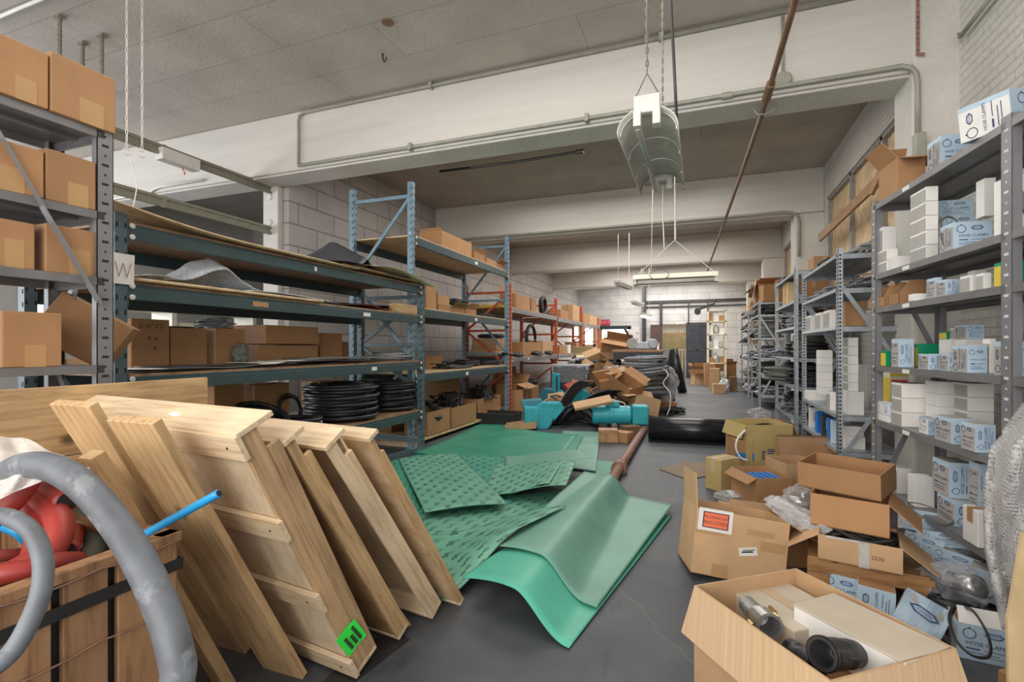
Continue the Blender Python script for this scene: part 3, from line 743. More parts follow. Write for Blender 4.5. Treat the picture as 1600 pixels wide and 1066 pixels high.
end_lamp(989, 472, 17.0, 'small unlit strip lamp seen end-on beside the back wall column, farther of two', tilt=-8)
end_lamp(1004, 492, 17.5, 'glowing strip lamp hanging before the back wall', True, tilt=-6)
area('lit_strip_lamp', tuple(at_y(1007, 496, 19.0)), (0, 0, 0), .5, 1.0, 45)
pipe('conduit', 'conduit along the second beam bending down on the right column', [(-6.0, 10.71, 4.02), (-5.0, 10.71, 4.06), (1.45, 10.71, 4.06), (1.6, 10.71, 4.04), (1.7, 10.71, 3.98), (1.73, 10.71, 3.85), (1.73, 10.71, 3.2)], .025, 'conduit', 'conduit')
pipe('sprinkler_pipe', 'dark pipe with a capped end under the ceiling behind the nearest beam', [tuple(at_z(u, v, 4.7)) for u, v in ((687, 268), (800, 254), (912, 236))], .022, 'dark_metal', 'pipe', fit=[(tuple(at_z(900, 238, 4.7)), tuple(at_z(912, 236, 4.7)))])
# ================================================================ back wall fittings
t = thing('exit_sign', 'small red exit sign on the back wall above the bright doorway', 'exit sign', TR(-4.64, YB-.05, 2.76))
q = MB(); q.box(-.24, .24, 0, .05, -.15, .15); q.build('sign_box', 'sign_red', t, bevel=.01)
q = MB(); q.text('EXIT', .24, TR(0, -.004, 0, 90)); q.build('lettering', 'exit_glow', t)
b = MB(); b.box(-1.75-.06, -1.75+.06, YB-.16, YB-.04, 0, 3.4)
x7 = at_y(1007, 500, YB).x; b = MB(); b.box(x7-.09, x7+.09, YB-.2, YB-.02, 0, ZC-.02); tag(b.build('standpipe', 'dark_metal'), 'dark vertical steel post against the back wall behind the lit lamp', 'post')
b = MB(); b.box(at_y(981, 540, YB).x, at_y(1000, 540, YB).x, YB-.06, YB-.01, 0, 2.5)
for z in (1.5, 1.9, 2.2): b.lathe([(.03, 0), (.03, .02)], 8, 1, TR(at_y(996, 540, YB).x, YB-.06, z, 90))
tag(b.build('door_panel', ['white_paint', 'ink_black']), 'white door leaf standing open against the back wall by the exit', 'door')
t = thing('sliding_door', 'black sliding fire door hanging from the rail on the back wall', 'door', TR(-.1, YB-.14, 0))
dx0, dx1 = at_y(1072, 550, YB).x+.1, at_y(1111, 550, YB).x+.1
q = MB(); q.box(dx0, dx1, 0, .07, .02, 2.68); q.build('door_leaf', 'door_black', t, bevel=.01)
for q_ in ((dx0, dx1, -.015, .0, 1.3, 1.38), (dx0, dx1, -.015, 0, 2.5, 2.6), (dx0+.5, dx0+.56, -.015, 0, .1, 2.5)): MB().box(*q_).build('cross_strap', 'dark_metal', t)
for x in (dx0+.12, dx1-.15): MB().box(x-.03, x+.03, 0, .015, 2.6, 3.75).build('hanger_bar', 'dark_metal', t)
b = MB(); b.box(x7, 2.0, YB-.12, YB-.02, 3.68, 3.80); b.box(x7, 2.0, YB-.12, YB-.02, 3.48, 3.52); b.box(at_y(1033, 500, YB).x-.06, at_y(1033, 500, YB).x+.06, YB-.14, YB-.02, 2.6, 3.7); tag(b.build('door_rail', 'dark_metal'), 'long dark overhead door rail across the back wall', 'rail')
t = thing('hinged_door', 'dark brown door standing open beside the rear opening', 'door', TR(OP0, YB-.02, 0, 0, 0, 15))
xw = at_y(1016, 540, YB).x-OP0
q = MB(); q.box(xw, 0, -.05, 0, .02, 2.6); q.build('door_leaf', 'door_brown', t, bevel=.008)
q = MB(); q.box(xw*.45, xw*.3, -.08, -.05, 1.2, 1.7); q.build('notice', 'paper', t)
b = MB()
for k in range(14): b.box(OP0-.4+k*.16, OP0-.36+k*.16, YB+1.2, YB+1.24, .0, 1.35)
b.box(OP0-.5, OP1+.6, YB+1.19, YB+1.25, 1.3, 1.38); tag(b.build('railing', 'white_paint'), 'white picket railing seen through the rear opening', 'railing')
b = MB()
for k in range(12): b.box(OP0+.02+k*.1, OP0+.07+k*.1, YB+.3, YB+.36, 2.2, 2.62)
b.box(OP0, OP1, YB+.3, YB+.36, 2.1, 2.2, 1); tag(b.build('slatted_transom', ['white_paint', 'plank_red']), 'slatted white transom at the top of the rear opening', 'transom')
# ================================================================ pallet racks and shelving units
def slots(b, x0, x1, y, z0, z1, step, w_, h, mi):
    z = z0
    while z < z1:
        b.box(x0, x1, y-.001, y+.002, z, z+h, mi); z += step
LV = ['top', 'second', 'third', 'fourth', 'fifth', 'sixth', 'lowest']
def pallet_rack(name, label, fr, q0, q1, depth, H, levels, post, beam, deck='deck', group=None, bh=.105, pw=.08, both=True, feet=True, braces=3, ends=(1, 1), tags=(), front_tape=None, low=None):
    """frame: local x along the run, front at p=0"""
    t = thing(name, label, 'pallet rack', on(fr, q0, 0, 0), group)
    Lg = q1-q0
    for e, x in enumerate((0, Lg)):
        if not ends[e]: continue
        for p in (0, depth-pw):
            b = MB(); b.box(x-pw/2, x+pw/2, p, p+pw, 0.006, H)
            # rows of keyhole slots on the outward face and the end faces
            for sx in (-1, 1):
                z = .1
                while z < H-.06: b.box(x+sx*pw/2-.001, x+sx*pw/2+.001, p+pw*.18, p+pw*.34, z, z+.035, 1); z += .1
            z = .12
            while z < H-.06: b.box(x-pw*.42, x-pw*.26, p-.0015, p+.001, z, z+.035, 1); b.box(x+pw*.26, x+pw*.42, p-.0015, p+.001, z, z+.035, 1); z += .1
            b.box(x-pw*.8, x+pw*.8, p-.02, p+pw+.02, 0, .008)
            b.build('upright', [post, 'slot'], t)
        z = .25; k = 0
        zs = [.15+(H-.35)*i/braces for i in range(braces+1)]
        for i, z in enumerate(zs):
            b = MB(); b.bar((x, pw, z), (x, depth-pw, z), .035, .05); b.build('frame_strut', post, t)
            if i < braces:
                z2 = zs[i+1]; f = (pw, depth-pw) if i % 2 else (depth-pw, pw)
                b = MB(); b.bar((x, f[0], z+.04), (x, f[1], z2-.04), .03, .045); b.build('frame_brace', post, t)
    for i, z in enumerate(levels):
        for p in (.0, depth-.05):
            b = MB(); x0, x1 = pw/2, Lg-pw/2
            # stepped beam: tall web with a lower outer lip
            b.box(x0, x1, p, p+.045, z-bh, z-.022); b.box(x0, x1, p+(.012 if p < .1 else 0), p+.045-(0 if p < .1 else .012), z-.022, z)
            for x in (x0, x1-.008): b.box(x, x+.008, p-.004, p+.05, z-bh-.05, z+.03)
            o = b.build('beam', beam, t, bevel=.004)
            if p < .1:
                c = MB(); s_ = 1
                for zz in (z-bh*.15, z-bh*.85): c.lathe([(.02, 0), (.02, .006), (.012, .01)], 8, 0, TR(x0+.028, p-.004, zz, 90)); c.lathe([(.02, 0), (.02, .006), (.012, .01)], 8, 0, TR(x1-.028, p-.004, zz, 90))
                c.build('beam_clip', 'white_paint', o)
                for (fx, w_, m_) in (tags[i] if i < len(tags) else ()):
                    c = MB(); c.box(Lg*fx, Lg*fx+w_, p-.0025, p+.0005, z-bh*.72, z-bh*.32); c.build('shelf_tag', m_, o)
        b = MB(); b.box(.03, Lg-.03, .02, depth-.02, z, z+.018); b.build('deck', deck, t)
    if low is not None:
        b = MB(); b.box(.06, Lg-.06, .02, depth-.02, .06, low); b.box(.06, .16, .02, depth, 0, .06); b.box(Lg-.16, Lg-.06, .02, depth, 0, .06); b.build('bottom_board', deck, t)
    return t
FL1 = Fr(-3.72, 0, pi/2); FL2 = Fr(-3.95, 0, pi/2); FL0 = Fr(-3.2, 0, pi/2)
Z1 = [2.36, 1.94, 1.29, .59]
Z1d = [z+.018 for z in Z1]
r1 = pallet_rack('pallet_rack', 'low teal pallet rack with four decks behind the leaning crates', FL1, 2.26, 6.25, 1.12, 2.42, Z1, 'teal_post', 'teal_beam', tags=[((.46, .03, 'paper'),), ((.27, .17, 'plank_red'), (.66, .13, 'paper')), ((.70, .1, 'paper'),), ((.62, .17, 'paper'),)], bh=.11)
# paper sign taped round the near upright
t = thing('paper_sign', 'creased paper sheet marked W taped to the near upright of the low rack', 'paper sign', TR(-3.72+.004, 2.26, 2.03, 0, 0, 90))
q = MB(); q.grid(lambda a, c: (-.07+.15*a, -.004-.004*sin(5*a+2*c), -.10+.21*c), 8, 8); q.build('sheet', 'paper', t, solid=.001)
q = MB()
for (x0, z0), (x1, z1) in (((-.045, .05), (-.022, -.05)), ((-.022, -.05), (.004, .045)), ((.004, .045), (.03, -.05)), ((.03, -.05), (.055, .05))): q.bar((x0, -.0098, z0), (x1, -.0098, z1), .002, .005, up=(0, 1, 0))
q.build('handwriting', 'pink_ink', t)
Z2 = [3.14, 2.08, 1.085]
Z2d = [z+.018 for z in Z2]
r2 = pallet_rack('pallet_rack', 'tall blue-post pallet rack standing behind the low teal rack', FL2, 6.36, 10.25, 1.12, 3.92, Z2, 'blue_post', 'teal_beam', deck='ply', tags=[((.55, .12, 'paper'),), ((.55, .1, 'paper'),), ((.45, .1, 'paper'),)], bh=.13, low=.1)
r3 = pallet_rack('pallet_rack', 'orange-post pallet rack bay beyond the blue rack, nearest of three', FL2, 10.42, 14.2, 1.15, 2.92, [2.38, 1.27], 'orange_post', 'grey_metal', deck='ply_dark', ends=(1, 1), bh=.11, tags=[(), ((.3, .12, 'paper'),)])
r4 = pallet_rack('pallet_rack', 'orange-post pallet rack bay beyond the first, middle of three', FL2, 14.3, 17.5, 1.15, 2.92, [2.36, 1.27], 'orange_post', 'grey_metal', deck='ply_dark', ends=(0, 1), bh=.11)
pallet_rack('pallet_rack', 'last orange-post pallet rack bay, ending before the bright window', FL2, 17.6, 20.7, 1.15, 2.7, [2.36, 1.27], 'orange_post', 'grey_metal', deck='ply_dark', ends=(0, 1), bh=.11)
def steel_shelves(name, label, fr, q0, q1, depth, H, levels, post='grey_metal', shelf='shelf_metal', pw=.085, lip=.045, slot='slot', brace_ends=(1, 1), tagpos=None, posts=(1, 1), back_brace=True, holes='wide', group=None):
    t = thing(name, label, 'shelving unit', on(fr, q0, 0, 0), group)
    Lg = q1-q0; th = .004
    for e, x in enumerate((0, Lg)):
        if not posts[e]: continue
        for p in (0, depth):
            b = MB(); s_ = 1 if p == 0 else -1
            y0, y1 = sorted((p, p+s_*.045)); yf0, yf1 = sorted((p, p+s_*th))
            b.box(x-pw/2, x+pw/2, yf0, yf1, 0, H)
            b.box(x-pw/2, x-pw/2+th, y0, y1, 0, H); b.box(x+pw/2-th, x+pw/2, y0, y1, 0, H)
            yy0, yy1 = (p-.001, p+.0005) if s_ > 0 else (p-.0005, p+.001)
            z = .06; k = 0
            while z < H-.04:
                if holes == 'wide':
                    if k % 2: b.box(x-pw*.2, x+pw*.2, yy0, yy1, z, z+.014, 1)
                    else: b.box(x-pw*.06, x+pw*.06, yy0, yy1, z, z+.011, 1)
                    z += .055
                else:
                    b.box(x-pw*.32, x-pw*.08, yy0, yy1, z, z+.016, 1); b.box(x+pw*.14, x+pw*.3, yy0, yy1, z, z+.012, 1)
                    for sx in (-1, 1): b.box(x+sx*pw/2-.0008, x+sx*pw/2+.0008, min(p+s_*.012, p+s_*.03), max(p+s_*.012, p+s_*.03), z, z+.018, 1)
                    z += .04
                k += 1
            b.build('post', [post, slot], t)
        if brace_ends[e]:
            for z in levels:
                b = MB(); b.bar((x, .03, z-.03), (x, depth-.03, z-.03), .006, .05); b.build('end_rail', post, t)
            zz = sorted([max(.1, levels[-1]-.1), H*.5, H-.35])
            for i in range(2):
                b = MB(); f = (.02, depth-.02) if i % 2 == 0 else (depth-.02, .02); b.bar((x+.004, f[0], zz[i]), (x+.004, f[1], zz[i+1]), .006, .04); b.build('end_brace', post, t)
    for i, z in enumerate(levels):
        b = MB(); x0, x1 = .004, Lg-.004
        b.box(x0, x1, .004, depth-.004, z-th, z); b.box(x0, x1, .0, .006, z-lip, z); b.box(x0, x1, depth-.006, depth, z-lip, z)
        b.box(x0, x0+.005, .006, depth-.006, z-lip, z); b.box(x1-.005, x1, .006, depth-.006, z-lip, z)
        b.box(x0, x1, .006, .018, z-lip, z-lip+.003); b.box(x0, x1, depth*.5-.02, depth*.5+.02, z-.02, z-th)
        o = b.build('shelf', shelf, t)
        if tagpos is not None:
            c = MB(); c.box(Lg*tagpos-.05, Lg*tagpos+.05, -.002, .001, z-lip*.85, z-lip*.2); c.build('shelf_tag', 'paper', o)
    return t
# near right unit (turned a few degrees off the aisle), two bays
A1 = radians(-85); FR1 = Fr(1.375, 5.07, A1)
ZR = [2.70, 2.11, 1.83, 1.34, .885, .34]
steel_shelves('steel_shelving', 'tall grey steel shelving full of hose clamp boxes beside the white column', FR1, 0, 1.66, .5, 2.73, ZR, tagpos=.34, slot='slot_light', back_brace=True)
steel_shelves('steel_shelving', 'nearest bay of grey steel shelving, cut off behind the bubble wrap', FR1, 1.70, 3.0, .5, 2.73, ZR, posts=(0, 1), brace_ends=(0, 1))
FR = Fr(1.3, 0, -pi/2)
def qy(y): return -y
ZU2 = [2.45, 2.10, 1.71, .80, .435]
steel_shelves('steel_shelving', 'shiny slotted steel shelving with flat black belts on top and white boxes below', FR, -7.82, -5.95, .6, 2.5, ZU2, 'galv', 'galv', pw=.07, slot='slot', holes='slots', lip=.035)
ZU3 = [2.63, 2.19, 1.80, 1.33, .90, .42]
steel_shelves('steel_shelving', 'grey shelving holding a red drum and tall wooden box on its upper shelves', FR, -10.45, -8.42, .6, 2.68, ZU3, 'galv', 'galv', pw=.09, slot='slot', lip=.035, tagpos=None)
ZU4 = [2.58, 2.28, 1.72, 1.24, .86, .34]
steel_shelves('steel_shelving', 'slotted steel shelving with a K-braced end halfway down the aisle', FR, -15.3, -13.4, .6, 2.6, ZU4, 'galv_light', 'galv', pw=.08, slot='slot', holes='slots', lip=.035)
steel_shelves('steel_shelving', 'far slotted steel shelving crowded with metal parts before the cream shelving', FR, -18.9, -16.4, .6, 2.6, [2.5, 2.05, 1.6, 1.1, .6, .2], 'galv_light', 'galv', pw=.07, slot='slot', holes='slots', lip=.035)
# cream wooden shelving closing the row near the back wall
t = thing('wooden_shelving', 'tall narrow cream wooden shelving at the far end of the right row', 'shelving unit', TR(.22, 20.6, 0))
for x in (0, .62):
    for y in (0, .9):
        b = MB(); b.box(x, x+.07, y, y+.05, 0, 2.9); b.build('post', 'cream_card', t)
for z in (.3, .85, 1.4, 1.95, 2.45, 2.86):
    b = MB(); b.box(0, .7, 0, .95, z, z+.035); b.build('shelf', 'cream_card', t)
# grey unit on the left, whose far end post stands in front of the low rack
ZL0 = [2.735, 2.27, 1.895, 1.395, .80]
steel_shelves('steel_shelving', 'grey steel shelving of brown cartons in front of the low teal rack', FL0, -.15, 1.86, .5, 2.77, ZL0, tagpos=None, slot='slot', posts=(1, 1))
br_ = MB(); br_.bar(FL0.loc(1.83, -.008, 1.74), FL0.loc(1.30, -.008, 2.70), .006, .045, up=(1, 0, 0)); br_.lathe([(.014, 0), (.014, .006)], 8, 0, TR(-3.19, 1.82, 1.76, 0, 90))
u0_ = [o for o in COL.objects if o.get('label', '').startswith('grey steel shelving of brown cartons')][0]
o = br_.build('front_brace', 'grey_metal', u0_); o.matrix_local = u0_.matrix_world.inverted()
# ================================================================ LEFT: cartons on the grey shelving
def cart(fr, u0, u1, vt, z, p, d, label, **k): return box_on(fr, u0, u1, vt, z, p, d, label, **k)
g = 'cartons on the left grey shelving'
cart(FL0, 79, 181, 103, ZL0[0], -.02, .42, 'brown carton on the top shelf of the left grey unit, right one of two', group=g, patch=(.42, .8, .42))
cart(FL0, -35, 76, 62, ZL0[0], -.02, .42, 'brown carton on the left grey unit top shelf, cut off by the frame', group=g, patch=(.5, .82, .4))
cart(FL0, 72, 150, 243, ZL0[1], .0, .42, 'brown carton on the second shelf of the left grey unit, next to the post', group=g, patch=(.42, .84, .45))
cart(FL0, -40, 69, 222, ZL0[1], .0, .42, 'brown carton on the second shelf of the left grey unit, behind the slanting brace', group=g, patch=(.35, .7, .5))
cart(FL0, 71, 149, 356, ZL0[2], .02, .4, 'brown carton on the third shelf of the left grey unit, behind the brace end', group=g, patch=(.46, .9, .55))
cart(FL0, -45, 55, 342, ZL0[2], .02, .4, 'brown carton on the left grey unit third shelf, left one', group=g, patch=(.5, .82, .6))
cart(FL0, 3, 97, 488, ZL0[3], .0, .4, 'brown carton standing alone at the front of the fourth shelf of the left grey unit', group=g, patch=(.36, .72, .4))
carton('cardboard_box', 'tilted brown carton resting on a corner behind the teal upright', .40, .34, .30, on(FL0, 1.93, .45, 1.47, -38, 0, 33), group=g, tape=None)
cart(FL0, -60, 20, 520, ZL0[3], .46, .3, 'brown carton half hidden behind the lone carton on the fourth shelf', group=g) if False else None
bag('plastic_bag', 'milky plastic bag slumped on the fourth shelf behind the lone carton', .5, .2, .30, on(FL0, .85, .36, ZL0[3]+.17), 'milky_bag', 3)
carton('cardboard_box', 'brown carton under the milky bag at the back of the fourth shelf', .4, .16, .17, on(FL0, .85, .415, ZL0[3]+.001), group=g)
w_ = bag('plastic_sheeting', 'wrinkled clear plastic sheeting lying over the lowest shelf of the left grey unit', 1.2, .4, .10, on(FL0, 1.1, .25, ZL0[4]+.30), 'milky_bag', 5, cat='plastic sheet')
carton('cardboard_box', 'long brown carton under plastic sheeting on the lowest shelf of the left grey unit', 1.1, .4, .3, on(FL0, 1.1, .25, ZL0[4]+.001), group=g)
# ---------------------------------------------------------------- low teal rack, top deck
def sheet(name, label, cat, fn, mats, nu=14, nv=10, th=.004, M=None, group=None, size=(1, 1), smooth=True):
    o = MB().grid(fn, nu, nv, 0, size).build(name, mats, smooth=smooth, solid=th)
    if M is not None: o.matrix_world = M
    return tag(o, label, cat, group)
ZT = Z1d[0]
sheet('plywood_sheet', 'long plywood sheet on top of the low rack, its near end curling up', 'plywood', lambda a, c: (-3.66-1.02*c, 2.05+2.7*a, ZT+.012+.10*max(0, 1-a*2.1)**2+.035*sin(pi*c)*(1-a)), 'ply', th=.012)
sheet('plywood_sheet', 'dark stained board lying on the far half of the low rack top', 'plywood', lambda a, c: (-3.68-1.0*c, 4.5+1.68*a, ZT+.030), 'plank_red', th=.014)
sheet('rubber_sheet', 'black rubber sheet peaked like a tent on top of the low rack', 'rubber sheet', lambda a, c: (-3.66-.95*c+.06*sin(9*a), 4.35+1.45*a, ZT+.05+.36*max(0, 1-abs(a-.40)*2.2-abs(c-.55)*1.3)+.012*sin(7*a)), 'dark_sheet', 20, 12)
sheet('paper_sheet', 'yellowish kraft paper sheet hanging over the far end of the low rack top', 'paper', lambda a, c: (-3.60-.62*c, 4.95+1.45*a, ZT+.075+.04*sin(5*a+3*c)*(1-c)+.02*c-(.05*max(0, a-.75)*4)), 'kraft', 20, 8, .003)
# second deck
ZT = Z1d[1]
sheet('plywood_sheet', 'pale plywood strip along the front edge of the second deck', 'plywood', lambda a, c: (-3.70-.5*c, 2.36+1.85*a, ZT+.006), 'ply', th=.022)
sheet('mesh_sheet', 'grey perforated metal sheet lying on the second deck beside the bubble wrap', 'metal sheet', lambda a, c: (-3.74-.6*c, 3.3+1.1*a, ZT+.034+.015*sin(4*a)), 'galv', th=.01)
bub = MB().grid(lambda a, c: (-3.78-.62*c, 2.40+1.75*a, ZT+.034+.02*noise.noise(Vector((a*9, c*7, 1)))**2+.24*math.exp(-(abs((a-.40)/.145))**2.6-((c-.35)/.5)**2)*(1+.25*noise.noise(Vector((a*11, c*5, 4))))+.04*math.exp(-((a-.1)/.1)**2)+.012*noise.noise(Vector((a*16, c*9, 3)))), 44, 16).build('bubble_wrap', 'bubble_small', smooth=True, solid=.006)
tag(bub, 'sheet of bubble wrap humped into a mound on the second deck', 'bubble wrap')
mis = [('rubber_sheet', 'black_matte', 4.55, 5.3, .1, 'thin black rubber sheet on the second deck past the bubble wrap'), ('rubber_sheet', 'red_dark', 4.95, 5.6, .06, 'reddish rubber sheet sticking out over the second deck edge'), ('plastic_sheet', 'milky_bag', 4.6, 5.2, .3, 'crumpled pale plastic sheet on the far half of the second deck'), ('rubber_sheet', 'dark_sheet', 5.2, 6.0, .12, 'curled dark gasket sheet on the second deck near the far upright')]
for i, (n_, m_, a0, a1, p0, lab) in enumerate(mis):
    sheet(n_, lab, 'rubber sheet' if 'rubber' in n_ else 'plastic sheet', lambda a, c: (-3.72-p0-.5*c+.05*sin(6*a), a0+(a1-a0)*a, ZT+.012+.014*i+.05*abs(sin(3*a+2*c+i))*(.4+.6*c)), m_, 16, 8, .004)
b = MB(); b.box(-3.86, -3.74, 5.62, 6.12, ZT, ZT+.12); b.box(-3.86, -3.74, 5.6, 5.62, ZT, ZT+.12)
tag(b.build('wood_block', 'pine', bevel=.004), 'short squared wood block at the far end of the second deck', 'wood block')
carton('cardboard_box', 'low brown carton at the back of the second deck near the far end', .6, .3, .12, on(FL1, 5.4, .85, ZT+.001), group='cartons on the low rack')
# third deck
ZT = Z1d[2]; g = 'cartons on the low rack'
cart(FL1, 205, 265, 499, ZT, .5, .38, 'brown carton marked 5/16" CS on the third deck of the low rack', group=g, write=[('5/16" CS', .055, .5, .86), ('8  #', .05, .55, .62), ('8', .05, .6, .42)])
cart(FL1, 267, 323, 513, ZT, .5, .38, 'open brown carton of black cable beside the marked one on the third deck', group=g, flaps=(None, None, None, None))
coil('cable_coil', 'black cable coil lying in the open carton on the third deck', .15, .06, .012, 3, on(FL1, FL1.hit(295, .5)[0], .69, ZT+.31), 'black_rubber', seed=4, ties=False)
cart(FL1, 337, 383, 514, ZT, .48, .42, 'open brown carton with wires sticking out, third deck of the low rack', group=g, flaps=(None, None, None, None))
coil('wire_coil', 'tangle of white and black wires sticking out of a third deck carton', .13, .2, .006, 7, on(FL1, FL1.hit(358, .5)[0], .69, ZT+.28), 'grey_rubber', .25, 9, cat='wires', ties=False)
bag('cloth_sack', 'small grey-green sack between the cartons on the third deck', .16, .14, .2, on(FL1, FL1.hit(379, .4)[0], .42, ZT+.02), 'green_grey', 6, cat='sack', crumple=.1)
cart(FL1, 404, 497, 539, ZT, .5, .42, 'wide brown carton under another at the middle of the third deck', group=g)
hh = front_px(FL1, 404, 497, 539, ZT, .5)[2]
cart(FL1, 415, 497, 510, ZT+hh+.003, .46, .45, 'wide brown carton stacked on top at the middle of the third deck', group=g, flaps=(None, 200, None, None))
cart(FL1, 500, 535, 521, ZT, .6, .35, 'narrow brown carton right of the stacked pair on the third deck', group=g)
coil('cable_coil', 'black cable loop on the narrow carton of the third deck', .12, .05, .012, 3, on(FL1, FL1.hit(517, .6)[0], .77, ZT+.31), 'black_rubber', seed=14, ties=False)
b = MB(); b.box(0, 1.25, 0, .035, 0, .26); tag(b.build('plank', 'plank_red'), 'reddish plank standing on edge at the back of the third deck', 'plank').matrix_world = on(FL1, 4.55, .95, ZT)
for i, (m_, a0, a1, p0, p1) in enumerate((('black_matte', 2.4, 4.4, .03, .46), ('card_dark', 2.5, 4.9, .06, .44), ('paper', 2.42, 3.9, .04, .40), ('dark_sheet', 2.6, 5.0, .02, .42), ('cream_card', 3.4, 4.6, .08, .43), ('grey_rubber', 3.8, 5.5, .03, .46), ('shelf_metal', 4.1, 5.45, .06, .44))):
    nm = {'black_matte': 'black rubber', 'card_dark': 'brown fibre', 'paper': 'white paper', 'dark_sheet': 'charcoal rubber', 'cream_card': 'cream cardboard', 'grey_rubber': 'grey rubber', 'shelf_metal': 'dull metal'}[m_]
    sheet('gasket_sheet', '%s gasket sheet in the flat stack at the front of the third deck' % nm, 'gasket sheet', lambda a, c: (-3.72-p0-(p1-p0)*c, a0+(a1-a0)*a, ZT+.003+.0105*i+.006*sin(6*a+i)+.004*sin(13*a+2*i)+(.02*max(0, a-.7) if i > 4 else 0)), m_, 12, 4, .005)
coil('hose_coil', 'grey tubing coil on the third deck beside the far upright', .24, .10, .015, 5, on(FL1, FL1.hit(617, .3)[0], .36, ZT+.008), 'grey_rubber', .08, 21)
# fourth deck
ZT = Z1d[3]
def coil_px(u, p, R0, H, wire, turns, label, ZT=ZT, fr=FL1, **k):
    return coil('hose_coil', label, R0, H, wire, turns, on(fr, fr.hit(u, p)[0], p, ZT), **k)
coil_px(533, .46, .40, .45, .022, 13, 'large coil of thick black hose on the lowest deck, nearer of the big two', jit=.085, seed=31, sides=8, layers=3)
coil_px(607, .46, .36, .42, .021, 13, 'large coil of thick black hose beside the far upright of the lowest deck', jit=.075, seed=32, sides=8, layers=3, tagm=True)
coil_px(462, .3, .24, .15, .02, 5, 'small flat coil of black hose with a white tag on the lowest deck', jit=.07, seed=33, sides=8, tagm=True)
coil('hose_coil', 'leaning coil of thick black hose behind the crates on the lowest deck', .24, .24, .022, 6, on(FL1, FL1.hit(405, .28)[0], .32, ZT+.05, 10, 25, 0), 'black_rubber', .07, 34, sides=8, tagm=True)
cart(FL1, 335, 381, 600, ZT, .62, .4, 'plain brown carton at the back of the lowest deck, left of the taped one', group=g)
cart(FL1, 398, 452, 600, ZT, .6, .42, 'brown carton with a white corner label at the back of the lowest deck', group=g)
coil('cable_coil', 'loop of dark cable leaning on the labelled carton of the lowest deck', .17, .03, .008, 2, on(FL1, FL1.hit(450, .55)[0], .54, ZT+.19, 0, 80), 'black_rubber', .05, 8, ties=False)
carton('cardboard_box', 'flat grey carton lying behind the coils on the lowest deck', .62, .34, .09, on(FL1, FL1.hit(470, .72)[0], .76, ZT+.001), 'grey_card', tape=None, group=g)
cart(FL1, 500, 528, 596, ZT, .75, .3, 'small brown carton half hidden behind the big coil on the lowest deck', group=g)
# floor under the low rack
carton('cardboard_box', 'brown carton on the floor under the lowest deck', .34, .3, .2, on(FL1, FL1.hit(520, .5)[0], .62, 0), group=g)
for i in range(4):
    b = MB(); b.box(-.15, .15, -.11, .11, 0, .012); b.box(-.148, .148, -.108, .108, .012, .0135, 1)
    o = b.build('catalogue', ['paper', 'grey_card']); o.matrix_world = on(FL1, FL1.hit(537, .1)[0], .12, .0+.0145*i, 8*i-10)
    tag(o, 'thin catalogue on the floor below the low rack, %s of the little stack' % ('lowest', 'second', 'third', 'topmost')[i], 'catalogue', 'catalogues under the rack')
b = MB(); b.tube([(-3.85, 5.0, .2), (-3.85, 6.05, .2)], .04, 10)
b = MB(); b.bar((-3.95, 4.9, .035), (-3.8, 6.05, .035), .07, .06); tag(b.build('steel_bar', 'teal_post'), 'loose teal steel bar on the floor under the low rack', 'steel bar')
sheet('paper_sheet', 'crumpled paper on the floor under the low rack', 'paper', lambda a, c: (-3.9-.4*c, 5.2+.5*a, .01+.05*abs(noise.noise(Vector((a*4, c*4, 7))))), 'paper', 10, 8, .002, smooth=False)
# ---------------------------------------------------------------- tall blue rack
g = 'cartons on the tall blue rack'
zt_ = Z2d[0]
cart(FL2, 690, 737, 371, zt_, .05, .42, 'brown carton on the top deck of the tall blue rack', group=g, flaps=(None, None, 95, 100), flen=.05)
cart(FL2, 741, 758, 396, zt_, .05, .35, 'small open brown carton on the tall rack top, next to the big one', group=g, flaps=(120, None, None, 200), flen=.1)
cart(FL2, 760, 776, 406, zt_, .05, .3, 'crushed small carton on the tall rack top, middle of the small ones', group=g, flaps=(None, 30, 150, None), flen=.12)
cart(FL2, 776, 787, 413, zt_, .1, .3, 'crushed small carton on the tall rack top by the far post', group=g, flaps=(150, None, None, 60), flen=.12)
zt_ = Z2d[1]
cart(FL2, 666, 682, 447, zt_, .06, .35, 'tall narrow brown carton at the near end of the blue rack second deck', group=g)
cart(FL2, 685, 704, 478, zt_, .06, .4, 'low brown carton on the blue rack second deck, lower of a pair', group=g)
h_ = front_px(FL2, 685, 704, 478, zt_, .06)[2]
cart(FL2, 684, 702, 462, zt_+h_+.003, .08, .36, 'low brown carton on the blue rack second deck, upper of a pair', group=g, flaps=(None, 200, 120, None), flen=.1)
cart(FL2, 706, 726, 481, zt_, .05, .35, 'open brown carton of black parts on the blue rack second deck', group=g, flaps=(150, 80, None, None), flen=.14)
bundle('belt_bundle', 'heap of black belts on the open carton of the blue rack second deck', .55, 12, .016, on(FL2, FL2.hit(716, .2)[0], .22, zt_+.16), seed=5, cat='belts', spread=.12)
cart(FL2, 729, 744, 484, zt_, .05, .35, 'crushed brown carton at the middle of the blue rack second deck', group=g, flaps=(130, None, 160, 40), flen=.14)
bundle('hose_bundle', 'loose black hose ends near the far post of the blue rack second deck', .7, 8, .018, on(FL2, FL2.hit(764, .2)[0], .2, zt_), seed=6, spread=.1)
zt_ = Z2d[2]
bundle('hose_bundle', 'black fittings and hose ends along the blue rack third deck', 1.0, 16, .02, on(FL2, FL2.hit(715, .25)[0], .28, zt_), seed=7, spread=.15)
coil('hose_coil', 'black hose coil lying on the blue rack third deck toward the far post', .28, .1, .02, 4, on(FL2, FL2.hit(762, .4)[0], .45, zt_), seed=41)
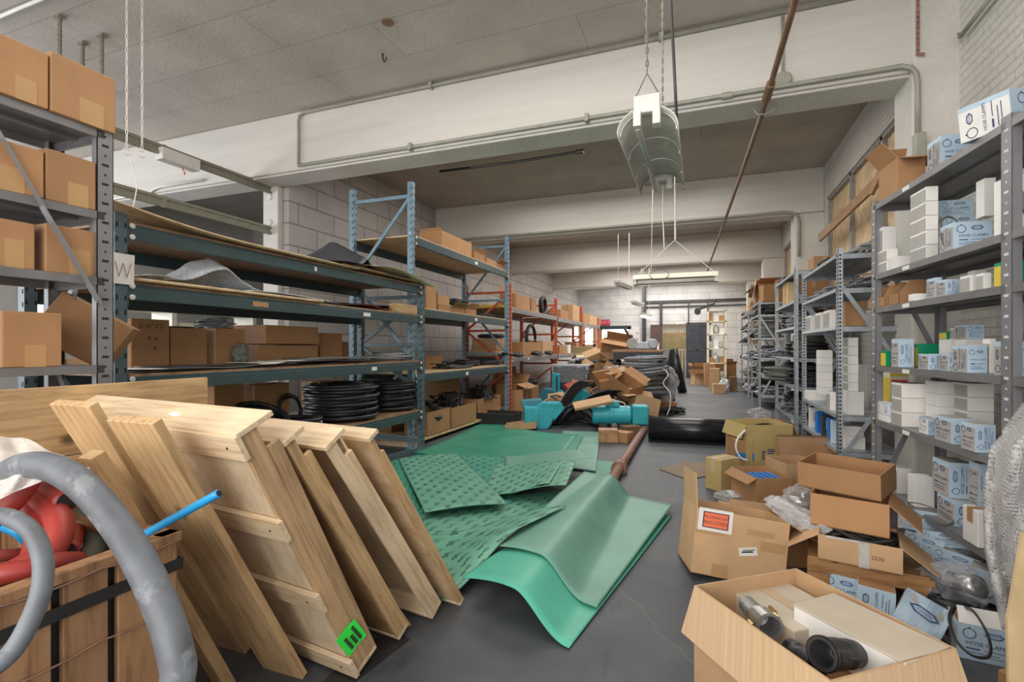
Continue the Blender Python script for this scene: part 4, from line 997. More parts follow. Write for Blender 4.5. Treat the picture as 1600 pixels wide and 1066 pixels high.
coil('hose_coil', 'black hose coil lying on the blue rack third deck near the middle', .25, .12, .02, 4, on(FL2, FL2.hit(735, .5)[0], .58, zt_), seed=42)
cart(FL2, 668, 692, 556, zt_, .7, .35, 'low brown carton at the near back of the blue rack third deck', group=g)
for i, (u0, u1, v, p) in enumerate(((668, 703, 641, .02), (706, 744, 633, .02), (747, 782, 620, .1))):
    cart(FL2, u0, u1, v, .102, p, .42, 'open brown carton on the blue rack base board, %s from the near post' % ORD[i], group=g, flaps=(None, None, None, None))
    q = FL2.hit((u0+u1)/2, p)[0]; hz = front_px(FL2, u0, u1, v, .102, p)[2]+.06
    if i == 0: coil('hose_coil', 'dark hose coil propped in the first base board carton of the blue rack', .24, .1, .018, 4, on(FL2, q, .25, hz, 0, 35), seed=43, cat='coil')
    else: bundle('cable_tangle', 'tangle of black cables heaped in the %s base board carton of the blue rack' % ORD[i], .5, 26, .014, on(FL2, q, .26, hz), seed=50+i, cat='cables', spread=.2, sag=.12)
carton('cardboard_box', 'large pale carton at the back of the blue rack base board', .9, .3, .75, on(FL2, 8.9, .9, .102), 'card_light', group=g)
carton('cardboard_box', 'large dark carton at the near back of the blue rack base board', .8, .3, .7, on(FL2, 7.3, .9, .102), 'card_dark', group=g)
# ---------------------------------------------------------------- orange racks
g = 'cartons on the orange rack'
zt_ = 2.398
b = MB(); b.box(-.5, .5, -.3, .3, 0, .07); o = b.build('flat_box', 'yellow_card', bevel=.01); o.matrix_world = on(FL2, 11.1, .6, zt_); tag(o, 'flat yellow box on the orange rack top deck', 'box')
bundle('machine_parts', 'dark tangled machine parts on the near end of the orange rack top deck', .8, 14, .03, on(FL2, FL2.hit(799, .3)[0], .3, zt_), seed=61, cat='machine parts', spread=.16)
cart(FL2, 806, 828, 462, zt_, .06, .4, 'open carton with a raised flap on the orange rack top deck', group=g, flaps=(None, 92, None, None), flen=.22)
cart(FL2, 830, 838, 466, zt_, .1, .35, 'narrow brown carton on the orange rack top deck beside the open one', group=g)
coil('hose_coil', 'upright black hose coil on the orange rack top deck before the post', .24, .12, .02, 4, on(FL2, FL2.hit(845, .2)[0], .2, zt_+.24, 0, 90), seed=62)
bundle('hose_bundle', 'black hose ends on the orange rack top deck next to the post', .8, 8, .022, on(FL2, FL2.hit(859, .25)[0], .25, zt_), seed=63)
for i, (u0, u1, v) in enumerate(((876, 888, 485), (895, 907, 478), (911, 920, 490), (921, 935, 494))):
    cart(FL2, u0, u1, v, 2.378, .08, .4, 'brown carton on the far orange rack top deck, %s from the near post' % ORD[i], group=g, mat='card_light' if i % 2 else 'card')
coil('hose_coil', 'dark coil between cartons on the far orange rack top deck', .2, .1, .02, 4, on(FL2, FL2.hit(891, .3)[0], .3, 2.378), seed=64)
zt_ = 1.288
for i, v in enumerate((556, 545, 534)):
    b = MB(); b.box(-.42, .42, -.3, .3, 0, .13); b.box(-.425, .425, -.01, .01, .02, .134, 1)
    o = b.build('flat_carton', ['card_light', 'tape'], bevel=.004); o.matrix_world = on(FL2, 10.95, .75, zt_+.134*i, 3*i); tag(o, 'long flat carton on the orange rack middle deck, %s of three stacked' % ('lowest', 'middle', 'topmost')[i], 'cardboard box', g)
coil('hose_coil', 'black hose coil on top of the stacked flat cartons of the orange rack', .3, .1, .022, 4, on(FL2, 10.95, .72, zt_+.41), seed=65)
cart(FL2, 817, 846, 535, zt_, .1, .42, 'brown carton with a large hose ring standing in it, orange rack middle deck', group=g, flaps=(None, None, None, None))
q = FL2.hit(831, .25)[0]
coil('hose_ring', 'thick black hose ring standing up from the carton on the orange rack', .36, .09, .035, 2, on(FL2, q, .32, zt_+.42, 0, 90), seed=66, jit=.03, layers=1)
cart(FL2, 848, 864, 533, zt_, .1, .4, 'tan carton left of the orange post on the middle deck', group=g, mat='card_light')
for i, u in enumerate((795, 808, 838, 858)):
    bundle('hose_bundle', 'black hose pieces along the orange rack middle deck, %s from the near end' % ORD[i], .6, 9, .02, on(FL2, FL2.hit(u, .06)[0], .06, zt_), seed=70+i, spread=.08)
for i, (u0, u1, v) in enumerate(((874, 886, 540), (888, 892, 539), (893, 899, 541), (900, 908, 535), (911, 922, 545))):
    cart(FL2, u0, u1, v, 1.288, .08, .4, 'carton on the far orange rack middle deck, %s from the near post' % ORD[i], group=g, mat=('card', 'white_card', 'card_dark', 'card', 'card_light')[i])
carton('cardboard_box', 'large open brown carton on the floor under the near orange rack', .85, .5, .62, on(FL2, 11.4, .35, 0), flaps=(200, 88, 120, 140), group=g, flen=.3)
carton('cardboard_box', 'brown carton inside the shadow under the near orange rack, behind black hoses', .6, .5, .5, on(FL2, 12.6, .4, 0), flaps=(None, 60, None, None), group=g)
coil('hose_coil', 'black hose coil on the carton under the near orange rack', .28, .12, .024, 4, on(FL2, 12.6, .4, .505), seed=67)
carton('cardboard_box', 'tan carton with a white label under the orange rack middle deck', .7, .4, .34, on(FL2, 12.4, .95, .62), 'card_light', group=g)
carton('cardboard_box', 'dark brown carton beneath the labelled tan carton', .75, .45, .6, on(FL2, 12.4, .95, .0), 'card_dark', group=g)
carton('cardboard_box', 'small pale carton leaning at the foot of the near orange rack', .34, .26, .5, on(FL2, 10.95, .05, 0, 20), flaps=(150, 60, None, None), group=g)
# ================================================================ LEFT FRONT: hose crate, leaning crates and planks
def slope(x, y0, z0, y1, z1):
    L = sqrt((y1-y0)**2+(z1-z0)**2); a, b_ = (y1-y0)/L, (z1-z0)/L
    return Matrix(((1, 0, 0, x), (0, a, -b_, y0), (0, b_, a, z0), (0, 0, 0, 1))), L
def lean_crate(name, label, x1, w, yb_, yt, zt2, dep, turn=-7, mats=('pine_cross', 'panel_ply', 'crate_side'), batt=(), cat='crate', closed=True, group=None, side=(.0,), lift=.0):
    """shallow crate standing on edge and leaning toward the aisle end; local z faces out and down"""
    M, L = slope(x1-w, yb_, lift, yt, zt2); pv = Vector((x1, yb_, 0))
    M = Matrix.Translation(pv) @ Matrix.Rotation(radians(turn), 4, 'Z') @ Matrix.Translation(-pv) @ M
    t = thing(name, label, cat, M, group)
    b = MB(); b.box(-.01, w+.012, L-.022, L, -dep-.012, .012); b.build('top_board', mats[0], t, bevel=.003)
    b = MB(); b.box(0, w, 0, .022, -dep, .0); b.build('bottom_board', mats[0], t, bevel=.003)
    for x in (0, w-.022):
        b = MB(); b.box(x, x+.022, .022, L-.022, -dep*.55, 0); b.build('side_board', mats[2], t, bevel=.002)
        b = MB(); b.box(x, x+.022, .022, L-.12, -dep, -dep*.56); b.build('side_board', mats[2], t, bevel=.002)
    if closed:
        b = MB(); b.box(.022, w-.022, .022, L-.022, -.016, -.004); b.build('panel', mats[1], t)
    else:
        b = MB(); b.box(.022, w-.022, .022, L-.022, -dep, -dep+.01); b.build('panel', mats[1], t)
    for f in batt:
        b = MB(); b.box(-.012, w+.014, L*f-.05, L*f+.05, .0, .022)
        for k in (.06, w*.5, w-.06): b.lathe([(.006, 0), (.006, .002)], 6, 1, TR(k, L*f, .022))
        b.build('batten', [mats[0], 'slot'], t, bevel=.002)
    return t, L
c1, L1 = lean_crate('crate', 'large pale wooden crate leaning nearest, with battens and a white sticker', -1.45, 1.70, 1.87, 1.29, 1.20, .135, batt=(.045, .36, .66, .955), lift=.015)
b = MB(); b.box(-.04, .04, -.0, .0015, -.012, .012); b.text('5210', .02, TR(0, .0018, 0, -90)); b.build('sticker', 'paper', c1, M=TR(1.24, L1, -.06, 0, 0, -6))
b = MB()
b.grid(lambda a, c: (.003+.018*max(0, c-.55)**1.0+.004, -.065+.13*a, -.03-.11*c+.02*a), 6, 8); b.build('neon_tag', 'neon', c1, M=TR(1.702, .20, .035), solid=.0015)
b = MB()
for k, (c, n_) in enumerate(((.25, 5), (.5, 4), (.72, 6))):
    for i in range(n_): b.box(.0105+.018*max(0, c-.55), .0125+.018*max(0, c-.55), -.045+.016*i, -.034+.016*i, -.03-.11*c-.009+.003*i, -.03-.11*c+.006+.003*i)
b.build('tag_writing', 'ink_black', c1, M=TR(1.702, .20, .035))
lean_crate('crate', 'second wooden crate in the leaning row, red paint spots at its foot', -1.43, 1.35, 2.17, 1.49, 1.135, .085, mats=('pine_cross', 'ply_dark', 'pine'), lift=.01)
lean_crate('crate', 'open tray-like wooden crate, third in the leaning row', -1.37, 1.25, 2.40, 1.66, 1.09, .10, mats=('pine_cross', 'panel_ply', 'pine_light'), closed=False, lift=.01)
M, L = slope(-2.35, 2.29, .01, 1.59, 1.0); M = Matrix.Translation((-1.4, 2.29, 0)) @ Matrix.Rotation(radians(-7), 4, 'Z') @ Matrix.Translation((1.4, -2.29, 0)) @ M; b = MB(); b.box(.1, .9, 0, L*.92, -.012, 0); o = b.build('plywood_board', 'ply'); o.matrix_world = M; tag(o, 'thin plywood panel slipped between the second and third leaning crates', 'plywood')
lean_crate('crate', 'flat wooden crate lid, farthest in the leaning row beside the green sheets', -1.29, 1.45, 2.58, 1.84, 1.10, .045, mats=('pine_cross', 'ply', 'pine'), lift=.01)
def plank(label, x1, w, th, yb_, yt, zt2, mat='pine', extra=0, rz=0):
    M, L = slope(x1-w, yb_, .005, yt, zt2); M = M @ Matrix.Rotation(radians(rz), 4, 'Z')
    b = MB(); b.box(0, w, 0, L, -th/2, th/2); o = b.build('plank', mat, bevel=.003); o.matrix_world = M; tag(o, label, 'plank', 'planks leaning before the crates')
plank('wide knotty plank in front, leaning past the blue tube', -1.68, .235, .035, 1.79, 1.13, 1.255)
plank('wide plank leaning behind the hose crate, leftmost of the leaning planks', -2.08, .24, .035, 1.84, 1.17, 1.29)
plank('narrow splintered stick between the two wide leaning planks', -1.93, .07, .05, 1.62, 1.1, 1.13)
t = thing('plank_crate', 'big knotty plank crate side standing upright behind the leaning crates', 'crate', TR(-2.80, .55, 0))
for k in range(4):
    b = MB(); b.box(-.02, .02, 0, 1.62, .33*k+.005, .33*k+.325); b.build('board', 'pine', t, bevel=.003)
b = MB(); b.box(-.05, -.02, .1, .2, 0, 1.3); b.box(-.05, -.02, 1.35, 1.45, 0, 1.3); b.build('batten', 'pine', t)
# hose crate
t = thing('hose_crate', 'old slatted wooden crate full of red hoses in the left corner', 'crate', TR(-1.6, 1.15, 0, 0, 0, 0))
CW, CD, CH = 1.0, .95, .885     # depth away from the aisle, length toward the camera, height
ys = [0, -.20, -.335, -.52, -.72, -.95]
for i in range(5):
    b = MB(); b.box(-.022, 0, ys[i+1]+.014, ys[i]-.012, .01, CH-.02); b.build('slat', 'old_crate', t, bevel=.003)
for i in range(5):
    b = MB(); b.box(-CW, -CW+.02, ys[i+1]+.006, ys[i]-.006, .01, CH-.02); b.build('slat', 'old_crate', t)
for i in range(5):
    x = -CW+.2*i+.03
    for y in (-.022, -CD): b = MB(); b.box(x, x+.16, y, y+.02, .01, CH-.02); b.build('slat', 'old_crate', t)
for (x0, x1, y0, y1) in ((-.05, .004, -CD, .004), (-CW, -CW+.05, -CD, 0), (-CW, .0, -.06, .004), (-CW, 0, -CD, -CD+.05)):
    b = MB(); b.box(x0, x1, y0, y1, CH-.02, CH+.01); b.build('rim_board', 'old_crate', t, bevel=.003)
b = MB(); b.box(-CW+.02, -.03, -CD+.02, -.03, .02, .05); b.build('bottom_board', 'old_crate', t)
b = MB(); b.box(-.034, -.026, -CD+.03, -.03, .03, CH-.03); b.build('gap_shade_board', 'black_matte', t)  # black board added behind the slats, stands in for shade in the gaps
for z in (.79, .40):
    b = MB(); b.box(.001, .005, -CD, .004, z-.018, z+.018); b.box(-CW, .005, .004, .007, z-.018, z+.018); b.build('strap', 'black_matte', t)
for z in (.865, .66):
    b = MB(); b.tube([(.008, -.95+.95*k/12, z+.006*sin(k*2.3)) for k in range(13)]+[(-.2, .01, z)], .0028, 5); b.build('wire', 'rust_pipe', t)
def smooth_path(pts, n=8):
    out = []; p = [Vector(q) for q in pts]; p = [p[0]*2-p[1]]+p+[p[-1]*2-p[-2]]
    for i in range(1, len(p)-2):
        for k in range(n):
            s_ = k/n
            out.append(.5*((2*p[i])+(-p[i-1]+p[i+1])*s_+(2*p[i-1]-5*p[i]+4*p[i+1]-p[i+2])*s_*s_+(-p[i-1]+3*p[i]-3*p[i+1]+p[i+2])*s_**3))
    return out+[p[-2]]
def hose(name, label, pts, r, mat, cat='hose', open_end=False, group=None, n=14):
    pp = smooth_path(pts); b = MB(); b.tube(pp, r, n)
    o = b.build(name, mat, smooth=True)
    if open_end:
        d = (pp[-1]-pp[-2]).normalized(); q = MB(); q.tube([pp[-1]-d*.002, pp[-1]+d*.0015], r*.78, n); q.build('bore', 'slot', o)
    return tag(o, label, cat, group)
def hp(*a): return [P(u, v, t) for u, v, t in a]
g = 'red hoses in the crate'
hose('red_hose', 'red hose arching up under the plastic at the top of the crate', hp((-40, 830, 1.5), (0, 800, 1.52), (30, 770, 1.55), (55, 738, 1.6), (90, 735, 1.7), (120, 760, 1.85), (130, 800, 1.9)), .034, 'red_hose', group=g)
hose('red_hose', 'red hose with a pinkish cut end pointing right', hp((-10, 790, 1.75), (30, 765, 1.73), (65, 765, 1.7), (105, 783, 1.62)), .036, 'red_hose', group=g, open_end=True)
hose('red_hose', 'red hose bent into a big loop in the middle of the crate', hp((-60, 930, 1.42), (0, 905, 1.44), (40, 885, 1.47), (80, 860, 1.52), (94, 825, 1.57), (80, 795, 1.62), (48, 785, 1.66), (10, 800, 1.72)), .038, 'red_hose', group=g)
hose('red_hose', 'red hose running upright behind the thin grey hose', hp((25, 775, 1.66), (48, 800, 1.62), (58, 840, 1.58), (45, 880, 1.58), (20, 900, 1.6)), .033, 'red_hose', group=g)
hose('red_hose', 'short red hose with its open black bore facing out', hp((130, 815, 1.85), (118, 830, 1.75), (108, 850, 1.62), (104, 862, 1.55)), .033, 'red_hose', group=g, open_end=True)
hose('red_hose', 'lowest red hose lying along the crate rim', hp((-60, 905, 1.34), (0, 898, 1.36), (50, 890, 1.40), (90, 880, 1.46), (120, 878, 1.55)), .030, 'red_hose', group=g)
hose('red_hose', 'dark red thin hose low in the crate', hp((-40, 870, 1.5), (10, 868, 1.55), (50, 862, 1.62), (90, 850, 1.7)), .018, 'red_dark', group=g)
hose('dark_hose', 'dark wrinkled fabric hose curling inside the crate', hp((128, 790, 1.9), (148, 815, 1.8), (150, 850, 1.7), (132, 880, 1.62), (100, 893, 1.58)), .036, 'green_grey')
hose('blue_hose', 'short blue hose buried between red hoses', hp((5, 820, 1.75), (30, 830, 1.72), (50, 850, 1.75)), .022, 'blue_hose')
hose('grey_hose', 'thick grey hose arching out of the crate to the floor', hp((-30, 770, 1.6), (20, 735, 1.52), (60, 727, 1.48), (105, 742, 1.44), (150, 780, 1.4), (195, 838, 1.36), (233, 905, 1.31), (262, 975, 1.27), (279, 1040, 1.24), (286, 1100, 1.24))+[Vector((-1.13, 1.02, .4)), Vector((-1.10, 1.02, .12)), Vector((-1.0, .9, .045)), Vector((-.9, .6, .04))], .040, 'grey_hose')
hose('grey_hose', 'thin grey hose curling down at the left edge in front of the crate', hp((-50, 815, 1.16), (-10, 805, 1.14), (22, 812, 1.12), (50, 832, 1.1), (66, 870, 1.08), (66, 915, 1.06), (52, 960, 1.04), (25, 1010, 1.02), (-5, 1040, 1.0), (-60, 1075, 1.0)), .0185, 'grey_hose')
hose('blue_tube', 'thin bright blue tube sticking out past the crate corner', hp((150, 880, 1.62), (200, 852, 1.57), (232, 832, 1.55), (290, 800, 1.52), (342, 771, 1.5)), .0125, 'blue_hose', cat='tube', open_end=True)
q = MB().grid(lambda a, c: tuple(P(-60+200*a, 686+125*c*(1-.62*a)+50*a*a*(1-c)-10*sin(pi*a)+9*noise.noise(Vector((a*5, c*4, 2))), 1.42+.05*a+.12*(1-c)+.04*noise.noise(Vector((a*6, c*5, 8))))), 26, 18).build('plastic_sheet', 'milky_bag', smooth=True)
tag(q, 'crumpled clear plastic draped over the crate hoses', 'plastic sheet')
# ---------------------------------------------------------------- pale shelving glimpsed behind the low rack
t = thing('pale_shelving', 'pale shelving glimpsed through the low rack in the left side room', 'shelving unit', TR(-8.2, 4.2, 0))
for y in (0, 1.6, 3.2, 4.8): MB().box(-.5, 0, y-.04, y+.04, 0, 2.6).build('post', 'cream_metal', t)
for z in (.5, 1.05, 1.56, 2.1, 2.58): MB().box(-.5, .0, 0, 4.8, z-.03, z).build('shelf', 'cream_metal', t)
rr = random.Random(8)
for li, z in enumerate((1.05, 1.56)):
    for i in range(9):
        m_ = rr.choice(('white_card', 'card_light', 'blue_card', 'cream_card', 'grey_card', 'card'))
        small_box('pale_box', '%s box in the side room shelving, %s row, %s from the near end' % ({'white_card': 'white', 'card_light': 'tan', 'blue_card': 'pale blue', 'cream_card': 'cream', 'grey_card': 'grey', 'card': 'brown'}[m_], ('lower', 'upper')[li], ORD[i]), .36, .40, rr.uniform(.2, .4), TR(-8.45, 4.5+.5*i, z+.002, 0, 0, 90), (m_, m_, m_), 'boxes in the side room')
# ================================================================ MIDDLE: green gasket sheets on the floor
def quad_sheet(label, cs, zfn, mat, nu=24, nv=24, th=.0035):
    """cs: four floor corners (near-left, near-right, far-right, far-left)"""
    c = [Vector(q) if len(q) == 3 else at_z(q[0], q[1], .03) for q in cs]
    w_ = ((c[1]-c[0]).length+(c[2]-c[3]).length)/2; h_ = ((c[3]-c[0]).length+(c[2]-c[1]).length)/2
    def f(a, b):
        p = (c[0]*(1-a)+c[1]*a)*(1-b)+(c[3]*(1-a)+c[2]*a)*b
        p = p.copy(); p.z = zfn(a, b)+.003*noise.noise(Vector((p.x*3, p.y*3, .3))); return p
    o = MB().grid(f, nu, nv, 0, (w_, h_)).build('green_sheet', mat, smooth=True, solid=th)
    return tag(o, label, 'gasket sheet', 'green gasket sheets on the floor')
def ease(x): x = max(0, min(1, x)); return x*x*(3-2*x)
# back group, darkest and lowest first
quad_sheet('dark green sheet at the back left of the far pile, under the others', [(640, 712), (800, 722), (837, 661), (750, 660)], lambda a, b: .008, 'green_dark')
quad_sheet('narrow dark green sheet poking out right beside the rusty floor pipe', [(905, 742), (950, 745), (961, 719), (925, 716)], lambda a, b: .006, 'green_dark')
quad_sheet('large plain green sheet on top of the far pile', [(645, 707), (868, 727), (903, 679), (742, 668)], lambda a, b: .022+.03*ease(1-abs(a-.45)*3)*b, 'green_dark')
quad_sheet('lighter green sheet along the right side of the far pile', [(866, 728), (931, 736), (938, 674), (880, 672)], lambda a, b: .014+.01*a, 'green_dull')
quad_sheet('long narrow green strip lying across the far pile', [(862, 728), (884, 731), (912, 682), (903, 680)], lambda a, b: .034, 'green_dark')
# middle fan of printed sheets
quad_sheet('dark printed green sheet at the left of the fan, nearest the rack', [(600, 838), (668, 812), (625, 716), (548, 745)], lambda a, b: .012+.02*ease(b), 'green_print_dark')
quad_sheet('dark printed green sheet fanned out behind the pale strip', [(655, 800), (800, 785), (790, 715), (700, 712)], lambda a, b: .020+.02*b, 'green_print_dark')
quad_sheet('plain dark green sheet showing under the printed strip', [(612, 856), (742, 826), (745, 790), (640, 815)], lambda a, b: .010, 'green_dark')
quad_sheet('broad printed green sheet reaching toward the front beside the crates', [at_z(655, 960, .02), at_z(699, 934, .04), at_z(885, 792, .235), at_z(640, 838, .02)], lambda a, b: .017+ease(a)**1.3*(.02+.205*ease(b*1.9)), 'green_print', 30, 30)
quad_sheet('printed green strip lying slantwise on the fan', [(664, 810), (793, 796), (712, 711), (623, 719)], lambda a, b: .045+.03*ease(1-b)+.02*sin(3*a), 'green_print')
# draped pair in front
def fall(a, s0, w_): return 1-ease((a-s0)/w_)
cB = [(-1.30, 2.62, 0), (-.61, 2.41, 0), (-.24, 4.62, 0), (-.98, 4.86, 0)]
quad_sheet('bright green sheet draped in a wave, lower of the front pair', cB, lambda a, b: .010+(.145+.05*sin(pi*min(1, a*1.1)))*fall(a, .52-.34*b, .46-.12*b), 'green_bright', 40, 30)
cA = [(-1.24, 3.04, 0), (-.55, 2.80, 0), (-.24, 4.78, 0), (-1.12, 5.06, 0)]
zB = lambda a, b: .010+(.145+.05*sin(pi*min(1, max(0, a)*1.1)))*fall(a, .52-.34*b, .46-.12*b)
oB = Vector(cB[0]).xy; uB = Vector(cB[1]).xy-oB; vB = Vector(cB[3]).xy-oB; dB = uB.x*vB.y-uB.y*vB.x
def onB(a, b):
    c = [Vector(q).xy for q in cA]; p = (c[0]*(1-a)+c[1]*a)*(1-b)+(c[3]*(1-a)+c[2]*a)*b-oB
    s_, t_ = (p.x*vB.y-p.y*vB.x)/dB, (uB.x*p.y-uB.y*p.x)/dB
    return zB(s_, min(1.05, max(0, t_)))+.020+.012*max(0, 1-a*2.5)+.030*b
quad_sheet('dull green sheet draped in a wave, upper of the front pair', cA, onB, 'green_dull', 40, 30)
quad_sheet('printed green sheet lying flat beneath the strip and the broad sheet', [(610, 858), (880, 802), (905, 762), (680, 780)], lambda a, b: .013, 'green_print')
quad_sheet('large printed green sheet at the back of the fan behind the draped pair', [(752, 778), (885, 790), (900, 748), (775, 728)], lambda a, b: .055+.16*ease(a)*1.0, 'green_print')
quad_sheet('small printed green sheet lying on top beside the draped pair', [(790, 781), (858, 787), (876, 752), (800, 762)], lambda a, b: .085+.13*ease(a), 'green_print')
quad_sheet('narrow dull green sheet bridging the fan and the draped pair', [(790, 742), (925, 742), (905, 728), (789, 716)], lambda a, b: .06+.16*ease(a), 'green_dull')
b = MB()
b.tube([at_z(618, 1000, .004)+Vector((.01*k, .12*k, 0)) for k in range(2)], .002, 4)
# rusty floor pipe
pa, pb = at_z(942, 772, .06), at_z(1012, 662, .06)
dr = (pb-pa).normalized()
o = pipe('floor_pipe', 'rusty red-brown pipe lying along the floor beside the green sheets', [tuple(pa-dr*.5), tuple(pb)], .058, 'rust_pipe', 'pipe', fit=[(tuple(pa+dr*1.05), tuple(pa+dr*1.18)), (tuple(pb-dr*.5), tuple(pb-dr*.4))], n=14)
# big black roll lying across the aisle
ra, rb = at_z(1012, 689, 0), at_z(1172, 697, 0); ra.z = rb.z = .185; ra.y += .12; rb.y += .12
t = thing('rubber_roll', 'large black rubber roll lying across the aisle floor', 'rubber roll', Matrix.Translation(ra))
d = rb-ra; q = MB()
pts = [(.185-.010*k/24)*1.0 for k in range(49)]
q.tube([d*0, d], .183, 36); q.build('roll', 'roll_rubber', t, smooth=False)
for p_ in t.children: p_.data.polygons.foreach_set('use_smooth', [len(f.vertices) == 4 for f in p_.data.polygons])
q = MB(); sp = []
for k in range(120):
    r_ = .178*(1-k/135); a = k*.35; ax = Vector((0, 0, 1)); e = d.normalized(); sx = e.cross(ax).normalized()
    sp.append(sx*(r_*cos(a))+ax*(r_*sin(a))-e*.001)
q.tube(sp, .0025, 4); q.build('wound_edge', 'grey_rubber', t)
q = MB(); q.grid(lambda a, c: d*a+Vector((d.y, -d.x, 0)).normalized()*(.10+.16*c)+Vector((0, 0, -.185+.006+.02*(1-c)**3)), 8, 6); q.build('loose_end', 'black_rubber', t, solid=.004)
# flat cardboard piece on the floor
fc = [at_z(u, v, .004) for u, v in ((1031, 734), (1075, 750), (1115, 742), (1112, 727), (1072, 721))]
b = MB(); n = len(fc); b.add([tuple(p) for p in fc]+[(p.x, p.y, .010) for p in fc], [tuple(range(n)), tuple(range(n, 2*n))]+[(i, (i+1) % n, n+(i+1) % n, n+i) for i in range(n)])
tag(b.build('cardboard_sheet', 'card_floor'), 'flat brown cardboard sheet lying alone on the aisle floor', 'cardboard')
fc = [at_z(u, v, .002) for u, v in ((505, 1066), (555, 1066), (640, 1000), (622, 985), (560, 1010))]
b = MB(); n = len(fc); b.add([tuple(p) for p in fc]+[(p.x, p.y, .005) for p in fc], [tuple(range(n)), tuple(range(n, 2*n))]+[(i, (i+1) % n, n+(i+1) % n, n+i) for i in range(n)])
tag(b.build('rubber_mat', 'black_matte'), 'thin black rubber mat on the floor at the foot of the crates', 'mat')
# ================================================================ MIDDLE: machines and scrap pile
def fl(u, v): return at_z(u, v, 0)
p = fl(846, 668)
t = thing('machine_housing', 'turquoise slant-sided machine housing at the left of the scrap pile', 'machine', TR(p.x, p.y, 0, 0, 0, 22))
b = MB(); b.prism([(-.33, 0), (.10, 0), (.42, .38), (.34, .46), (-.02, .46), (-.10, .40), (-.33, .40)], .42, 0, Matrix(((1, 0, 0, 0), (0, 0, 1, -.18), (0, 1, 0, 0), (0, 0, 0, 1)))); b.build('body', 'machine', t, bevel=.012)
b = MB(); b.box(-.30, -.06, -.205, -.18, .05, .37); b.build('door', 'machine', t, bevel=.006)
b = MB(); b.box(-.34, .04, -.02, .26, .40, .52); b.build('lid', 'machine_dull', t, M=TR(0, 0, 0, 0, -4, 0), bevel=.01)
b = MB(); b.box(.0, .36, -.19, -.15, .425, .472); b.build('edge_rail', 'machine', t)
p = fl(870, 640)
t = thing('drill_machine', 'dull blue machine head with upright arm behind the turquoise housing', 'machine', TR(p.x-.1, p.y, .0, 0, 0, -15))
b = MB(); b.prism([(-.3, 0), (.3, 0), (.3, .3), (.14, .46), (-.2, .5), (-.34, .34)], .34, 0, Matrix(((1, 0, 0, 0), (0, 0, 1, -.1), (0, 1, 0, 0), (0, 0, 0, 1)))); b.build('body', 'machine_dull', t, bevel=.02)
b = MB(); b.box(-.02, .14, -.02, .12, .45, .86); b.build('arm', 'machine', t, bevel=.02)
b = MB(); b.tube([(.16, -.06, .1), (.16, -.08, .8)], .02, 8); b.build('spindle', 'dark_metal', t)
b = MB(); b.box(.2, .62, -.25, .1, .34, .40); b.build('table_plate', 'galv', t, bevel=.004)
p = fl(905, 645)
t = thing('machine_cover', 'turquoise and red machine cover lying tilted in the scrap pile', 'machine', TR(p.x, p.y, .22, 12, -18, 30))
b = MB(); b.prism([(-.26, 0), (.22, 0), (.26, .2), (.10, .36), (-.16, .36), (-.28, .2)], .36, 0, Matrix(((1, 0, 0, 0), (0, 0, 1, -.18), (0, 1, 0, 0), (0, 0, 0, 1)))); b.build('body', 'machine', t, bevel=.015)
b = MB(); b.box(-.22, .12, -.1, .15, .36, .5); b.build('hood', 'machine_red', t, bevel=.03)
p = fl(930, 640)
t = thing('machine_boom', 'turquoise box-section arm standing tilted in the scrap pile', 'machine', TR(p.x, p.y, .1, 0, 16, 10))
b = MB(); b.box(-.09, .09, -.08, .08, 0, .72); b.box(-.1, .1, -.09, .09, .62, .74); b.build('body', 'machine', t, bevel=.015)
b = MB(); b.tube([(0, 0, .74), (0, 0, .84)], .03, 10); b.build('stub', 'galv', t)
p = fl(957, 672)
t = thing('motor_unit', 'turquoise cylindrical motor unit under the black rubber sheet', 'machine', TR(p.x, p.y, 0, 0, 0, 12))
b = MB(); b.lathe([(.0, -.36), (.14, -.36), (.17, -.33), (.17, -.06), (.18, -.05), (.18, .0), (.17, .01), (.17, .30), (.14, .33), (.0, .33)], 26, 0, TR(0, 0, .27, 0, 90)); b.build('body', 'machine', t, smooth=False)
b = MB(); b.box(.34, .62, -.16, .16, .12, .46); b.build('gearbox', 'machine', t, bevel=.03)
b = MB(); b.box(-.24, -.10, -.17, .17, .0, .14); b.build('foot', 'dark_metal', t); b = MB(); b.box(.10, .24, -.17, .17, .0, .14); b.build('foot', 'dark_metal', t)
b = MB(); b.box(-.12, .12, -.10, .10, .43, .52); b.build('terminal_box', 'machine', t, bevel=.01)
b = MB(); b.tube([(-.2, -.1, .46), (0, -.14, .56), (.2, -.06, .5), (.3, -.16, .3)], .012, 6); b.build('cable', 'cream_metal', t, smooth=True)
b = MB(); b.lathe([(.05, 0), (.05, .08), (.02, .08), (.02, .14)], 12, 0, TR(.02, -.2, .12, 90)); b.build('valve', 'dull_steel', t)
for i, (u, v, dx, rz) in enumerate(((950, 690, 0, 12), (972, 690, .0, -20), (985, 678, 0, 40))):
    p = fl(u, v)
    t_ = carton('wood_block' if i == 0 else 'cardboard_box', ('rough red-brown wooden crate piece below the motor unit', 'small brown carton leaning below the motor unit', 'small dark carton at the pipe end below the motor unit')[i], .3, .22, (.2, .16, .14)[i], TR(p.x, p.y, 0, 0, 0, rz), ('ply_dark', 'card', 'card_dark')[i], cat='scrap box' if i == 0 else 'cardboard box', tape=None)
